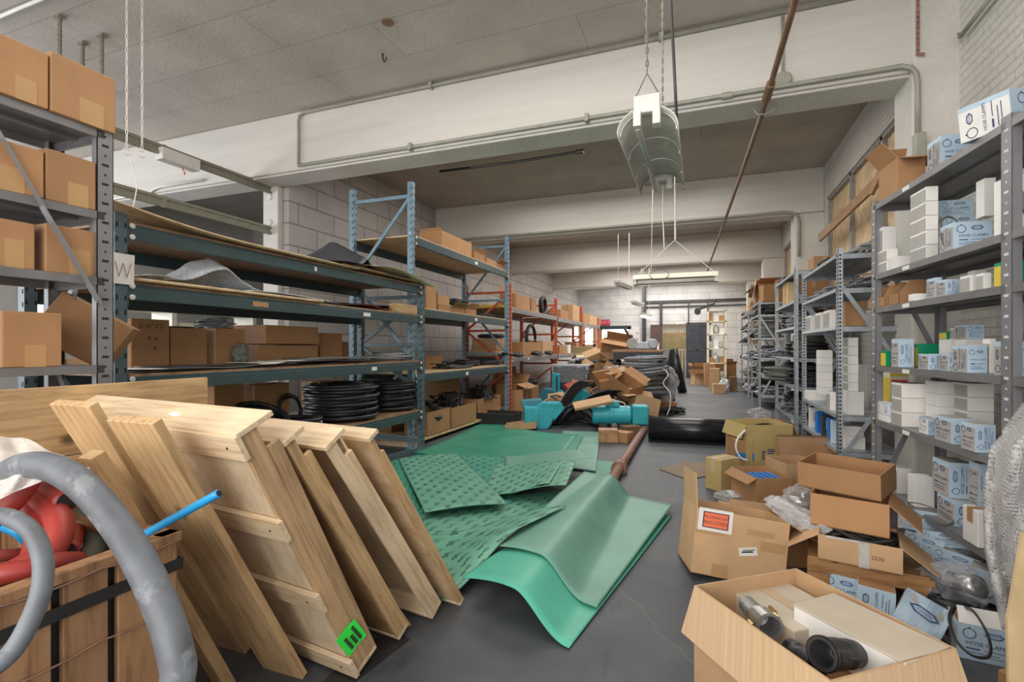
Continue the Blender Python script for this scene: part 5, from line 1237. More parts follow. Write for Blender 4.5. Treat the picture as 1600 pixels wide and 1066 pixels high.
# black rubber sheets curved over the pile
p0 = fl(905, 668)
def arch(u0, v0, u1, v1, y_add, r, mat, lab, h, seed):
    a_, c_ = fl(u0, v0), fl(u1, v1)
    def f(a, c):
        q = a_*(1-a)+c_*a; k = h*(sin(pi*min(1, a*.78+.02)))**.75
        return (q.x+.16*c*y_add, q.y+.62*c, .02+k*(1-.25*c)+.015*noise.noise(Vector((a*4, c*4, seed))))
    sheet('rubber_sheet', lab, 'rubber sheet', f, mat, 26, 10, .008)
arch(872, 670, 1000, 655, .4, 0, 'dark_sheet', 'black rubber sheet arched over the turquoise motor unit', .62, 1)
arch(862, 672, 925, 640, .2, 0, 'black_rubber', 'stiff black rubber sheet leaning up against the scrap pile', .75, 2)
b = MB(); b.box(-.34, .34, -.14, .14, 0, .012); b.box(-.34, .34, -.14, -.13, 0, .05)
o = b.build('cardboard_sheet', 'card_light'); o.matrix_world = Matrix.Translation(at_z(926, 630, .50)) @ Euler((radians(25), radians(-12), radians(20))).to_matrix().to_4x4(); tag(o, 'pale cardboard sheet resting on the arched black rubber sheet', 'cardboard')
# flattened and tumbled cartons of the pile
pile = [(985, 648, .80, .7, .45, .05, (20, 38, -30), 'card_light', 'flattened pale carton highest on the right of the scrap pile'), (962, 652, .52, .6, .4, .05, (-10, 25, 30), 'card', 'flattened brown carton under the torn one in the scrap pile'), (945, 652, .70, .5, .35, .2, (10, 20, -60), 'card', 'brown carton turned sideways behind the pale cardboard sheet'),
        (975, 655, .55, .62, .40, .30, (10, 25, -35), 'card', 'tumbled brown carton sliding down the scrap pile, nearest the pipe'), (1003, 660, .18, .5, .42, .34, (0, 12, 25), 'card_light', 'brown carton at the right foot of the scrap pile'),
        (955, 640, .75, .6, .36, .28, (-15, 30, 10), 'card', 'torn brown carton high in the middle of the scrap pile'), (935, 632, .95, .45, .4, .3, (20, -20, 40), 'card_light', 'small brown carton on top of the scrap pile'),
        (915, 635, .60, .4, .3, .3, (5, 10, 0), 'card_dark', 'dark carton behind the turquoise arm'), (990, 650, .45, .55, .4, .06, (15, 35, -20), 'card', 'flattened carton on the slope of the scrap pile'),
        (905, 640, .35, .4, .3, .25, (0, 15, 30), 'card_yellow', 'yellowish carton beside the red machine hood'), (872, 655, .2, .35, .3, .25, (0, -10, 15), 'card_light', 'pale small carton between the turquoise housing and rubber sheet')]
for u, v, z, w_, d_, h_, r_, m_, lab in pile:
    p = fl(u, v)
    carton('cardboard_box', lab, w_, d_, h_, Matrix.Translation((p.x, p.y, z)) @ Euler([radians(q) for q in r_]).to_matrix().to_4x4(), m_, flaps=(None, 150, 200, None) if h_ > .1 else None, tape='tape', group='cartons of the scrap pile')
bundle('scrap_metal', 'heap of small rusty fittings under the scrap pile cartons', 1.6, 30, .03, Matrix.Translation(fl(945, 650)+Vector((0, .5, .05))), 'rust_pipe', 91, 'scrap', .5, sag=.3)
bundle('scrap_metal', 'dark fittings heaped between the turquoise machines', 1.2, 26, .03, Matrix.Translation(fl(900, 665)+Vector((0, .3, .02))), 'black_matte', 92, 'scrap', .35, sag=.2)
carton('cardboard_box', 'shallow carton with printing at the left of the turquoise housing', .55, .35, .12, TR(fl(815, 672).x, fl(815, 672).y, .02, 0, -8, 15), 'card_light', flaps=(None, None, None, None))
t = thing('black_crate', 'low black plastic crate at the foot of the blue rack', 'crate', TR(fl(770, 664).x, fl(770, 664).y+.25, 0, 0, 0, 5))
b = MB(); b.box(-.42, .42, -.25, -.23, .0, .22); b.box(-.42, .42, .23, .25, 0, .22); b.box(-.42, -.4, -.23, .23, 0, .22); b.box(.4, .42, -.23, .23, 0, .22); b.box(-.4, .4, -.23, .23, 0, .03)
b.build('body', 'black_matte', t); b = MB(); b.box(-.44, .44, -.27, -.25, .18, .22); b.build('rim', 'black_matte', t)
# wire crate, bucket and coils on the left of the middle
p = fl(883, 640)
t = thing('wire_bin', 'galvanised bin packed with grey wire below the orange rack', 'bin', TR(p.x, p.y+.6, .0, 0, 0, 5))
b = MB(); b.prism([(-.40, 0), (.40, 0), (.47, .42), (-.47, .42)], .5, 0, Matrix(((1, 0, 0, 0), (0, 0, 1, -.25), (0, 1, 0, .62), (0, 0, 0, 1)))); b.build('body', 'galv', t, bevel=.01)
b = MB(); b.box(-.49, .49, -.28, .28, 1.03, 1.06); b.build('rim', 'galv_light', t, bevel=.008)
b = MB(); b.box(-.4, .4, -.24, .24, 0, .62); b.build('stand', 'dark_metal', t)
for k in range(7): b = MB(); 
b = MB(); rr = random.Random(5)
for k in range(22): y = -.262; z = .66+.36*(k % 11)/11; x0 = -.42+.08*rr.random(); b.tube([(x0+.08*i, y-.01*rr.random(), z+.02*sin(i+k)) for i in range(11)], .012, 5)
b.build('wire', 'grey_rubber', t, smooth=True)
def bucket(label, x, y, r, h, mat='bucket', z=0):
    t = thing('bucket', label, 'bucket', TR(x, y, z))
    b = MB(); b.lathe([(r*.78, 0), (r*.97, h), (r*1.03, h), (r*1.03, h-.03), (r*.98, h-.035)], 24, 0, caps=False); b.lathe([(.0, .005), (r*.78, .005)], 24, 0, caps=False); b.build('body', mat, t, smooth=True)
    b = MB(); b.tube([(r*1.03*cos(a), r*1.03*sin(a)*.3-r*.9*abs(sin(a)), h-.04-.18*abs(sin(a))) for a in [pi*i/10 for i in range(11)]], .008, 5); b.build('handle', 'galv', t)
    return t
p = fl(914, 628); bucket('grey plastic bucket standing behind the turquoise machines', p.x, p.y+.4, .26, .78)
coil('wire_coil', 'large grey coil of wire resting on the grey bucket', .38, .38, .028, 10, TR(p.x-.1, p.y+.45, .80, 8, -6), 'grey_rubber', .12, 93, sides=6)
# stack of big grey hose coils right of the middle
p = fl(1010, 648); sx, sy = p.x, p.y+.35
bucket('grey drum-like bucket carrying the tall coil stack', sx, sy, .30, .42)
bucket('second grey bucket at the left under the coil stack', sx-.42, sy+.1, .24, .40)
zs = .43
for i, (R0, H, m_, w_) in enumerate(((.50, .20, 'grey_rubber', .02), (.46, .22, 'green_grey', .018), (.47, .16, 'grey_rubber', .018), (.44, .15, 'grey_rubber', .02), (.40, .12, 'grey_rubber', .022))):
    coil('hose_coil', 'grey hose coil in the tall stack on the drum, %s from the bottom' % ORD[i], R0, H, w_, 9, TR(sx-.12+.05*(i % 3), sy+.02*i, zs, 2*(i%2), -3*(i%3), 0), m_, .11, 95+i, sides=6, group='coils of the tall stack'); zs += H
coil('hose_coil', 'black shrink-wrapped hose coil left of the tall stack', .36, .30, .03, 6, TR(sx-.72, sy+.15, .66), 'black_rubber', .06, 105)
bag('plastic_bag', 'clear plastic thrown over the black coil left of the tall stack', .9, .8, .42, TR(sx-.72, sy+.15, .62), 'clear_bag', 7)
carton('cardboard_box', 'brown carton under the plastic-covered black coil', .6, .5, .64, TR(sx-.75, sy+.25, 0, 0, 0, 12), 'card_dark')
bag('plastic_wrap', 'big bundle wrapped in clear plastic at the right of the coil stack', .44, .5, .80, TR(sx+.40, sy+.45, .22), 'bubble', 8, cat='wrapped bundle', crumple=.12)
carton('cardboard_box', 'brown carton carrying the plastic-wrapped bundle', .42, .4, .22, TR(sx+.38, sy+.4, 0, 0, 0, 8))
hose('hanging_rope', 'white cord hanging down the right side of the coil stack', [(sx+.30, sy-.25, 1.05), (sx+.46, sy-.34, .9), (sx+.36, sy-.36, .7), (sx+.5, sy-.4, .5), (sx+.5, sy-.42, .2), (sx+.44, sy-.45, .02)], .013, 'paper', cat='cord')
bundle('hose_bundle', 'loose dark hoses on the floor right of the coil stack', .8, 9, .02, TR(sx+.55, sy-.1, 0, 0, 0, 60), seed=106, spread=.15)
# workbench / cabinet behind the stack with parts on it
p = fl(1012, 612)
wx, wy = -1.5, 13.2
t = thing('workbench', 'workbench with pale blue panel behind the tall coil stack', 'workbench', TR(wx, wy, 0))
b = MB(); b.box(-.62, .62, -.4, .4, 1.36, 1.42); b.build('bench_top', 'plank_red', t, bevel=.008)
b = MB(); b.box(-.58, .58, -.38, .38, 1.18, 1.36); b.build('drawer_box', 'dark_sheet', t)
b = MB(); b.box(.0, .56, -.40, -.38, .55, 1.3); b.build('panel', 'machine_dull', t)
for x in (-.55, .55):
    for y in (-.34, .34): b = MB(); b.box(x-.035, x+.035, y-.035, y+.035, 0, 1.18); b.build('leg', 'dark_metal', t)
t = thing('gear_motor', 'grey gear motor with pulleys standing on the workbench', 'machine', TR(wx+.05, wy, 1.425, 0, 0, 10))
b = MB(); b.box(-.16, .30, -.12, .12, .0, .2); b.lathe([(.0, -.1), (.13, -.1), (.13, .14), (.0, .14)], 18, 0, TR(.3, 0, .15, 90)); b.build('body', 'galv', t, bevel=.03)
b = MB(); b.lathe([(.04, 0), (.14, 0), (.14, .05), (.04, .05)], 18, 0, TR(-.22, -.1, .16, 90)); b.build('pulley', 'dull_steel', t)
b = MB(); b.box(-.4, .36, -.16, .16, -.0, .03); b.build('base_plate', 'dark_metal', t)
b = MB(); b.tube([(.1, 0, .2), (.12, 0, .4)], .012, 6); b.build('lever', 'dark_metal', t)
for i, (dx, dz, w_, rz, m_) in enumerate(((-1.2, .95, .9, 8, 'card_light'), (-.85, 1.30, .8, -6, 'card'), (-1.75, .9, .6, 20, 'kraft'))):
    carton('cardboard_box', ('pale carton behind the wire coil at the left of the workbench', 'open brown carton propped high before the exit doorway', 'yellowish crumpled carton near the bright window')[i], w_, .5, .4, TR(wx+dx, wy+1.7, dz, 6, 10 if i == 1 else -5, rz), m_, flaps=(200, 60, None, None) if i else None)
bx_ = MB(); bx_.box(-1.0, 1.0, -.4, .4, 0, .88); o = bx_.build('storage_chest', 'dark_metal', bevel=.02); o.matrix_world = TR(wx-1.25, wy+1.7, 0); tag(o, 'dark storage chest under the cartons left of the workbench', 'chest')
bundle('machine_parts', 'dark machine rods lying beside the workbench', 1.2, 16, .035, TR(wx-1.0, wy-.2, 1.0, 0, 0, 8), 'black_matte', 107, 'machine parts', .2)
carton('cardboard_box', 'dark carton under the machine rods beside the workbench', 1.1, .5, 1.0, TR(wx-1.15, wy-.2, 0), 'card_dark')
b = MB(); b.bar((0, 0, 0), (.62, -.1, -1.12), .06, .06); o = b.build('pole', 'dark_metal'); o.matrix_world = TR(at_y(976, 514, 15).x, 15, zt(514, 15.2)); tag(o, 'dark pole slanting across the exit doorway', 'pole')
# standing black rolls
def roll(label, x, y, r, h, tilt=(0, 0), z=0):
    t = thing('rubber_roll', label, 'rubber roll', TR(x, y, z, tilt[0], tilt[1]))
    b = MB(); b.lathe([(r, 0), (r, h), (r*.8, h), (r*.8, h-.05)], 28, 0); b.build('roll', 'roll_rubber', t, smooth=False)
    t.children[0].data.polygons.foreach_set('use_smooth', [abs(f.normal.z) < .5 for f in t.children[0].data.polygons])
    b = MB(); b.lathe([(r*.35, h-.02), (r*.42, h+.004), (r*.35, h+.004)], 16, 0); b.build('core', 'card_dark', t)
p = at_y(1041, 600, 14.6); roll('thick black rubber roll standing upright by the workbench', p.x, 14.6, .24, 1.42)
p = fl(1069, 614); top = at_y(1052, 546, p.y+.2); h_ = sqrt((top.x-p.x)**2+top.z**2)
roll('slim black rubber roll leaning at the edge of the aisle', p.x-.05, p.y, .145, h_, (0, math.degrees(atan2(top.x-p.x+.05, top.z))))
# rear left clutter near the window and exit
for i, (u, v, y, w_, m_) in enumerate(((927, 545, 20, .7, 'card_light'), (945, 548, 18, .8, 'white_card'), (912, 548, 19, .6, 'card'))):
    p = at_y(u, v, y); carton('cardboard_box', ('pale carton pile below the bright window', 'white carton before the exit doorway', 'brown carton at the end of the orange rack')[i], w_, .5, p.z, TR(p.x, y, 0, 0, 0, 10*i), m_)
b = MB()
for z in (.5, .9, 1.3, 1.7, 2.1): b.box(0, .5, 0, .3, z, z+.02)
for x in (0, .48): b.box(x, x+.02, 0, .3, 0, 2.2)
tag(b.build('shelf_rack', 'galv'), 'small shelf rack just inside the exit doorway', 'shelf').matrix_world = TR(EX0+.02, YB+.6, 0)
for k in range(8):
    b = MB(); b.lathe([(.07, 0), (.08, .02), (.08, .2), (.03, .26), (.03, .32)], 10, 0); o = b.build('jug', ('blue_card', 'white_card', 'grey_card')[k % 3]); o.matrix_world = TR(EX0+.14+.22*(k % 2), YB+.75, .52+.4*(k//2)); tag(o, 'jug on the exit doorway shelf, %s one, %s row from below' % (('left', 'right')[k % 2], ORD[k//2]), 'jug', 'jugs on the doorway shelf')
# ================================================================ RIGHT: boxes on the near shelving
def cell(fr, ua, ub, uc, vt, z, p0):
    """aisle face ua..ub, face toward the camera ub..uc, top of their shared edge at vt"""
    q0, _ = fr.hit(ua, p0); q1, t1 = fr.hit(ub, p0)
    lo, hi = p0, p0+1.2
    for _ in range(40):
        m = (lo+hi)/2; w_ = fr.loc(q1, m, 0); X = (w_.x*C+w_.y*S)/(-w_.x*S+w_.y*C); u = CX+F*X
        if u < uc: lo = m
        else: hi = m
    return q0, q1, lo-p0, max(.03, zt(vt, t1)-z)
def cbox(fr, ua, ub, uc, vt, z, p0, label, kind='white', dmax=.42, hfix=None, rz=0, group=None, minlen=.07, maxlen=.34, **k):
    q0, q1, d, h = cell(fr, ua, ub, uc, vt, z, p0); d = min(d, dmax, (.49 if fr is FR1 else .58)-p0); h = hfix or h
    ln = min(max(abs(q1-q0), minlen), maxlen); qc = max(q0, q1)-ln/2
    if fr is FR1 and qc < 1.7: qc = min(max(qc, ln/2+.015), 1.645-ln/2)
    if fr is FR and qc > -7.9: qc = min(max(qc, -7.80+ln/2), -5.965-ln/2)
    M = on(fr, qc, p0+d/2, z+.0015, 90+rz)
    if kind == 'clamp': o = clamp_box(label, d, ln, h, M, group=group, **k)
    elif kind == 'clampv': o = clamp_box(label, d, ln, h, M, vert=True, group=group, **k)
    elif kind == 'white': o = small_box('white_box', label, d, ln, h, M, ('white_card', 'white_card', 'white_card'), group)
    elif kind == 'grey': o = small_box('white_box', label, d, ln, h, M, ('white_card', 'grey_card', 'grey_card'), group)
    elif kind == 'green': o = small_box('green_box', label, d, ln, h, M, ('green_card', 'yellow_card', 'green_card'), group)
    elif kind == 'carton': o = carton('cardboard_box', label, d, ln, h, M, group=group, **k)
    return z+h+.003
g = 'boxes on the near right shelving'; U = FR1
zs = ZR[0]
cbox(U, 1449, 1470, 1518, 212, zs, .05, 'hose clamp carton upright on the top shelf of the near right shelving', 'clamp', group=g, minlen=.16)
t = clamp_box('big hose clamp carton lying tilted over the top shelf near post', .42, .26, .20, on(U, 1.36, .20, zs+.035, 118, 0, -8), top='white_card', end='white_card', group=g)
b = MB(); b.box(-.05, .05, -.003, .0, -.02, .025); b.build('torn_patch', 'card_light', t, M=TR(.08, -.131, .11))
cbox(U, 1372, 1403, 1446, 246, zs, .02, 'open brown carton with raised flaps on the near right top shelf', 'carton', group=g, flaps=(200, 60, 130, 175), flen=.17)
zs = ZR[1]
z_ = zs
for i in range(5):
    z_ = cbox(U, 1411, 1447, 1466, 400-20*i, z_, .02, 'white carton in the five-high column on the second shelf, %s from below' % ORD[i], 'grey', hfix=.098, group=g, maxlen=.22)
z_ = cbox(U, 1447, 1467, 1556, 334, zs, .17, 'wide white carton under the blue pair on the second shelf', 'white', group=g, hfix=.185)
z2 = cbox(U, 1454, 1472, 1527, 300, z_, .16, 'hose clamp carton on the second shelf, lower of the stacked pair', 'clamp', group=g, minlen=.16, hfix=.125)
cbox(U, 1446, 1465, 1521, 270, z2, .16, 'hose clamp carton on the second shelf, upper of the pair with a raised flap', 'clamp', group=g, minlen=.16, hfix=.12)
b = None
cbox(U, 1525, 1538, 1556, 272, z_, .14, 'big white carton on the second shelf right of the blue pair', 'white', group=g, hfix=.23)
cbox(U, 1468, 1490, 1550, 348, zs, .0, 'hose clamp carton at the front edge of the second shelf beside the metal band', 'clamp', group=g, minlen=.16)
w0 = on(U, U.hit(1466, .0)[0], .075, zs+.125)
o = MB().tube([(0, .12*cos(a), .12*sin(a)) for a in [2*pi*i/30 for i in range(30)]], .007, 5, closed=True, flat=.3).build('metal_band', 'dull_steel', smooth=True); o.matrix_world = w0 @ Euler((0, radians(-6), radians(35))).to_matrix().to_4x4(); tag(o, 'thin metal band loop standing before the white column on the second shelf', 'metal band')
z_ = cbox(U, 1366, 1381, 1396, 405, zs, .02, 'small white carton at the far end of the second shelf, lowest left', 'grey', group=g, hfix=.09)
z3 = cbox(U, 1366, 1381, 1398, 386, z_, .02, 'small white carton at the far end of the second shelf, on the lowest left one', 'grey', group=g, hfix=.09)
cbox(U, 1384, 1400, 1425, 403, zs, .03, 'long white carton lying at the foot of the five-high column', 'white', group=g, hfix=.10, maxlen=.12)
cbox(U, 1374, 1379, 1400, 331, z3, .03, 'tall white carton standing open-topped at the far end of the second shelf', 'grey', group=g, hfix=.2)
zs = ZR[2]
for i, (a_, b_, c_, v) in enumerate(((1356, 1367, 1384, 455), (1370, 1382, 1404, 446), (1388, 1404, 1446, 438))):
    q0, q1, d, h = cell(U, a_, b_, c_, v, zs, .02); ln = max(.12, abs(q1-q0))
    t = thing('bin_box', 'open cut-front brown bin box on the third shelf, %s from the far post' % ORD[i], 'cardboard bin', on(U, q1-ln/2, .02+d/2, zs+.0015, 90), g)
    w_ = d/2; l_ = ln/2; b = MB()
    b.box(-w_, w_, -l_, l_, 0, .005); b.box(-w_, -w_+.006, -l_, l_, 0, h*.45); b.box(w_-.006, w_, -l_, l_, 0, h)
    for y in (-l_, l_-.006): b.prism([(-w_, 0), (w_, 0), (w_, h), (-w_*.1, h), (-w_, h*.45)], .006, 0, Matrix(((1, 0, 0, 0), (0, 0, 1, y), (0, 1, 0, 0), (0, 0, 0, 1))))
    b.build('body', 'card', t)
cbox(U, 1424, 1428, 1448, 458, zs, .0, 'small flat white carton in front of the bin boxes on the third shelf', 'white', group=g, minlen=.08, hfix=.05)
cbox(U, 1448, 1462, 1472, 434, zs, .03, 'blue hose clamp carton seen end-on in the third shelf row', 'clampv', group=g)
cbox(U, 1473, 1478, 1500, 437, zs, .03, 'blue hose clamp carton facing forward in the third shelf row', 'clampv', group=g, minlen=.12)
cbox(U, 1500, 1516, 1527, 430, zs, .03, 'whitish carton past the blue ones in the third shelf row', 'grey', group=g)
cbox(U, 1527, 1537, 1549, 427, zs, .03, 'pale carton next to the near post in the third shelf row', 'grey', group=g)
cbox(U, 1515, 1522, 1542, 421, zs, .22, 'cream carton at the back of the third shelf row', 'white', group=g, hfix=.17)
zs = ZR[3]
cbox(U, 1376, 1384, 1392, 549, zs, .02, 'small green and yellow carton at the far end of the fourth shelf', 'green', group=g, minlen=.08)
cbox(U, 1382, 1385, 1394, 536, zs, .14, 'taller green carton behind the small green and yellow one', 'green', group=g, minlen=.1)
cbox(U, 1393, 1404, 1428, 530, zs, .02, 'tall hose clamp carton with upright print on the fourth shelf', 'clampv', group=g, top='card', minlen=.12)
cbox(U, 1428, 1434, 1467, 538, zs, .16, 'wide green carton at the back of the fourth shelf', 'green', group=g, minlen=.12)
z_ = cbox(U, 1435, 1451, 1478, 554, zs, .02, 'open-topped hose clamp carton with a brown flap on the fourth shelf', 'clampv', group=g, flap=-35, minlen=.13)
cbox(U, 1478, 1482, 1496, 553, zs, .03, 'hose clamp carton right beside the open-topped one on the fourth shelf', 'clampv', group=g, minlen=.11)
o = small_box('white_box', 'white carton leaning askew between blue cartons on the fourth shelf', .10, .09, .10, on(U, U.hit(1500, .1)[0], .10, zs+.02, 90, 0, 0) @ Euler((0, radians(18), 0)).to_matrix().to_4x4(), group=g)
cbox(U, 1507, 1512, 1543, 540, zs, .015, 'hose clamp carton with white torn lid on the fourth shelf near the post', 'clamp', group=g, flap=-60, top='card', minlen=.16)
z_ = cbox(U, 1479, 1484, 1511, 531, zs, .24, 'cream carton at the back of the fourth shelf, lower one', 'white', group=g, minlen=.14)
z2 = cbox(U, 1507, 1510, 1537, 531, zs, .24, 'white carton at the back of the fourth shelf behind the torn lid', 'white', group=g, minlen=.14)
cbox(U, 1507, 1510, 1538, 508, z2, .25, 'cream hose clamp carton topmost at the back of the fourth shelf', 'clamp', group=g, minlen=.14)
cbox(U, 1476, 1479, 1494, 519, z_, .26, 'small green and yellow carton on top at the back of the fourth shelf', 'green', group=g, minlen=.1)
cbox(U, 1494, 1497, 1507, 513, z_, .26, 'small white carton beside the top green one on the fourth shelf', 'grey', group=g, minlen=.1)
cbox(U, 1543, 1547, 1556, 530, zs, .12, 'pale carton tucked behind the near post on the fourth shelf', 'grey', group=g)
zs = ZR[4]
q0, q1, d, h = cell(U, 1377, 1391, 1420, 578, zs+.02, .22); d = min(d, .26)
t = thing('yellow_box', 'yellow and white box with red printed badges on the fifth shelf', 'box', on(U, q1-.07, .22+d/2, zs+.0015, 90), g)
small_mesh(d, .14, h).build('body', ['cream_card', 'yellow_card', 'yellow_card'], t)
b = MB()
for x in (-.26, .18):
    for z in (.28, .78): b.box(d*x-.025, d*x+.035, -.0715, -.0702, h*z-.016, h*z+.016)
b.build('printing', 'red_ink', t)
b = MB(); b.box(-d*.5, d*.5, -.0712, -.0701, h*.9, h); b.box(-d*.5, d*.5, -.0712, -.0701, 0, h*.1); b.build('border', 'yellow_card', t)
z_ = cbox(U, 1357, 1373, 1389, 646, zs, .02, 'small white carton at the far end of the fifth shelf, lower of two', 'white', group=g)
cbox(U, 1357, 1375, 1391, 628, z_, .02, 'small blue and white hose clamp carton at the far end of the fifth shelf', 'clamp', group=g, end='white_card', top='white_card')
z_ = zs; zz_ = []
for i in range(3):
    z_ = cbox(U, 1393, 1409, 1449, 670-24*i, z_, .03, 'white carton with grey end in the fifth shelf column, %s of three from below' % ORD[i], 'grey', hfix=.108, group=g, minlen=.15)
cbox(U, 1420, 1435, 1478, 591, zs+.327, .12, 'long white carton lying across the top of the fifth shelf column', 'white', group=g, hfix=.085, minlen=.13) if False else None
z_ = zs
for i in range(4):
    z_ = cbox(U, 1446, 1466, 1512, 650-18*i, z_, .17, 'long white carton at the back middle of the fifth shelf, %s from below' % ORD[i], 'white', hfix=.088, group=g, minlen=.17)
z_ = zs
for i in range(4):
    z_ = cbox(U, 1500, 1512, 1553, 650-18*i, z_, .20, 'long white carton at the back right of the fifth shelf, %s from below' % ORD[i], 'grey', hfix=.09, group=g, minlen=.15)
cbox(U, 1438, 1450, 1464, 654, zs, .03, 'printed white and blue carton between the white column and big blue box', 'clampv', group=g, end='white_card', minlen=.12)
cbox(U, 1460, 1487, 1526, 655, zs, .0, 'big hose clamp carton with a white lid flap on the fifth shelf front', 'clampv', group=g, flap=-40, top='grey_card', minlen=.2)
cbox(U, 1520, 1524, 1556, 664, zs, -.01, 'hose clamp carton at the fifth shelf edge against the near post', 'clampv', group=g, flap=-50, minlen=.14)
zs = ZR[5]
z_ = cbox(U, 1466, 1491, 1540, 768, zs, .06, 'hose clamp carton on the bottom shelf, lower of the stacked pair', 'clampv', group=g, minlen=.2, hfix=.165)
cbox(U, 1462, 1483, 1524, 724, z_, .06, 'hose clamp carton on the bottom shelf, upper of the stacked pair', 'clampv', group=g, flap=-30, top='grey_card', minlen=.2)
cbox(U, 1524, 1530, 1545, 726, z_, .07, 'pale blue carton beside the upper stacked carton on the bottom shelf', 'clampv', group=g, minlen=.1)
cbox(U, 1427, 1431, 1460, 746, zs, .02, 'upright white carton with a folded lid on the bottom shelf', 'white', group=g, minlen=.12)
cbox(U, 1508, 1528, 1548, 800, zs, -.01, 'white carton with brown top at the front of the bottom shelf', 'carton', group=g, mat='white_card', minlen=.15, tape='card')
cbox(U, 1396, 1402, 1424, 760, zs, .05, 'grey carton at the far end of the bottom shelf', 'grey', group=g, minlen=.14, hfix=.2)
# nearest bay
for (ua, ub, uc, vt, zs, k_, lab) in ((1589, 1592, 1630, 404, ZR[2], 'green', 'green and yellow carton on the nearest bay third shelf, cut by the frame'), (1586, 1589, 1630, 534, ZR[3], 'clamp', 'hose clamp carton on the nearest bay fourth shelf, lower, cut by the frame'),
                                  (1589, 1592, 1640, 268, ZR[1], 'white', 'white carton on the nearest bay second shelf, cut by the frame')):
    z_ = cbox(FR1, ua, ub, uc, vt, zs, .03, lab, k_, group=g, minlen=.14)
# ================================================================ RIGHT: slotted shelving with white boxes
U = FR; g = 'boxes on the slotted shelving'
zs = ZU2[3]
z_ = cbox(U, 1257, 1263, 1291, 604, zs, .02, 'wide flat white carton at the far end of the slotted fourth shelf', 'white', group=g, hfix=.11, minlen=.3)
for i in range(6):
    z_ = cbox(U, 1276, 1281, 1301, 590, z_, .06, 'white carton in the slotted shelving far column, %s from below' % ORD[i], 'white', group=g, hfix=.088, minlen=.2)
z_ = cbox(U, 1318, 1325, 1350, 592, zs, .12, 'big white carton standing at the near end of the slotted fourth shelf', 'white', group=g, hfix=.235, minlen=.25, dmax=.24)
for i in range(6):
    z_ = cbox(U, 1316, 1325, 1341, 580, z_, .13, 'white carton in the slotted shelving near column, %s from below' % ORD[i], 'grey', group=g, hfix=.09, minlen=.2, dmax=.2)
z_ = cbox(U, 1335, 1342, 1356, 545, zs, .37, 'tall white carton at the back near corner of the slotted fourth shelf', 'grey', group=g, hfix=.5, minlen=.2)
cbox(U, 1292, 1297, 1306, 598, zs, .03, 'white carton with a blue stripe in the middle of the slotted fourth shelf', 'grey', group=g, hfix=.2)
zs = ZU2[2]
for i, (a_, b_, c_) in enumerate(((1257, 1262, 1276), (1275, 1282, 1300), (1290, 1296, 1306))):
    cbox(U, a_, b_, c_, 491, zs, .04, 'white carton on the slotted third shelf, %s from the far end' % ORD[i], 'grey', group=g, hfix=.2, minlen=.3)
cbox(U, 1311, 1321, 1352, 478, zs, .11, 'brown carton at the near end of the slotted third shelf', 'carton', group=g, hfix=.26, minlen=.32)
cbox(U, 1268, 1276, 1300, 470, zs, .34, 'brown carton at the back of the slotted third shelf', 'carton', group=g, hfix=.33, minlen=.4)
for i, (s_, p, z) in enumerate(((-7.3, .2, ZU2[1]), (-6.8, .3, ZU2[1]), (-6.3, .25, ZU2[1]), (-7.2, .25, ZU2[0]), (-6.6, .3, ZU2[0]))):
    bundle('belt_bundle', 'flat bundle of black strips on the slotted %s shelf, %s from the far end' % ('top' if z > 2.3 else 'second', ORD[i if i < 3 else i-3]), .9 if z < 2.3 else 1.2, 14, .016, on(U, s_, p, z), 'dark_sheet' if i % 2 else 'grey_rubber', 120+i, 'rubber strips', .17, sag=.01)
zs = ZU2[4]
for i, (u, c_) in enumerate(((1264, 'milky'), (1274, 'blue'), (1283, 'dark'), (1292, 'blue'), (1298, 'white'))):
    q = U.hit(u, .04)[0]; b = MB(); b.box(-.03, .03, -.09, .09, 0, .26); b.box(-.031, .031, -.05, .05, .08, .2, 1)
    o = b.build('packet', {'milky': ['paper', 'grey_card'], 'blue': ['blue_pack', 'blue_pack'], 'dark': ['dark_sheet', 'paper'], 'white': ['blue_card', 'paper']}[c_], bevel=.008); o.matrix_world = on(U, q, .13, zs, 8*(i % 2))
    tag(o, '%s packet standing on the slotted bottom shelf, %s from the far end' % ({'milky': 'pale', 'blue': 'bright blue', 'dark': 'dark labelled', 'white': 'blue and white'}[c_], ORD[i]), 'packet', 'packets on the bottom shelf')
z_ = cbox(U, 1313, 1321, 1352, 690, zs, .11, 'long white carton on the slotted bottom shelf, lower of two', 'white', group=g, hfix=.13, minlen=.3)
cbox(U, 1314, 1322, 1350, 676, z_, .12, 'long white carton on the slotted bottom shelf, upper of two', 'white', group=g, hfix=.10, minlen=.3)
bag('plastic_bag', 'clear plastic bag hanging over the slotted bottom shelf packets', .7, .4, .24, on(U, -6.9, .35, zs+.26), 'clear_bag', 12)
carton('cardboard_box', 'carton under the clear bag at the back of the slotted bottom shelf', .7, .22, .25, on(U, -6.9, .45, zs+.001), 'grey_card', group=g)
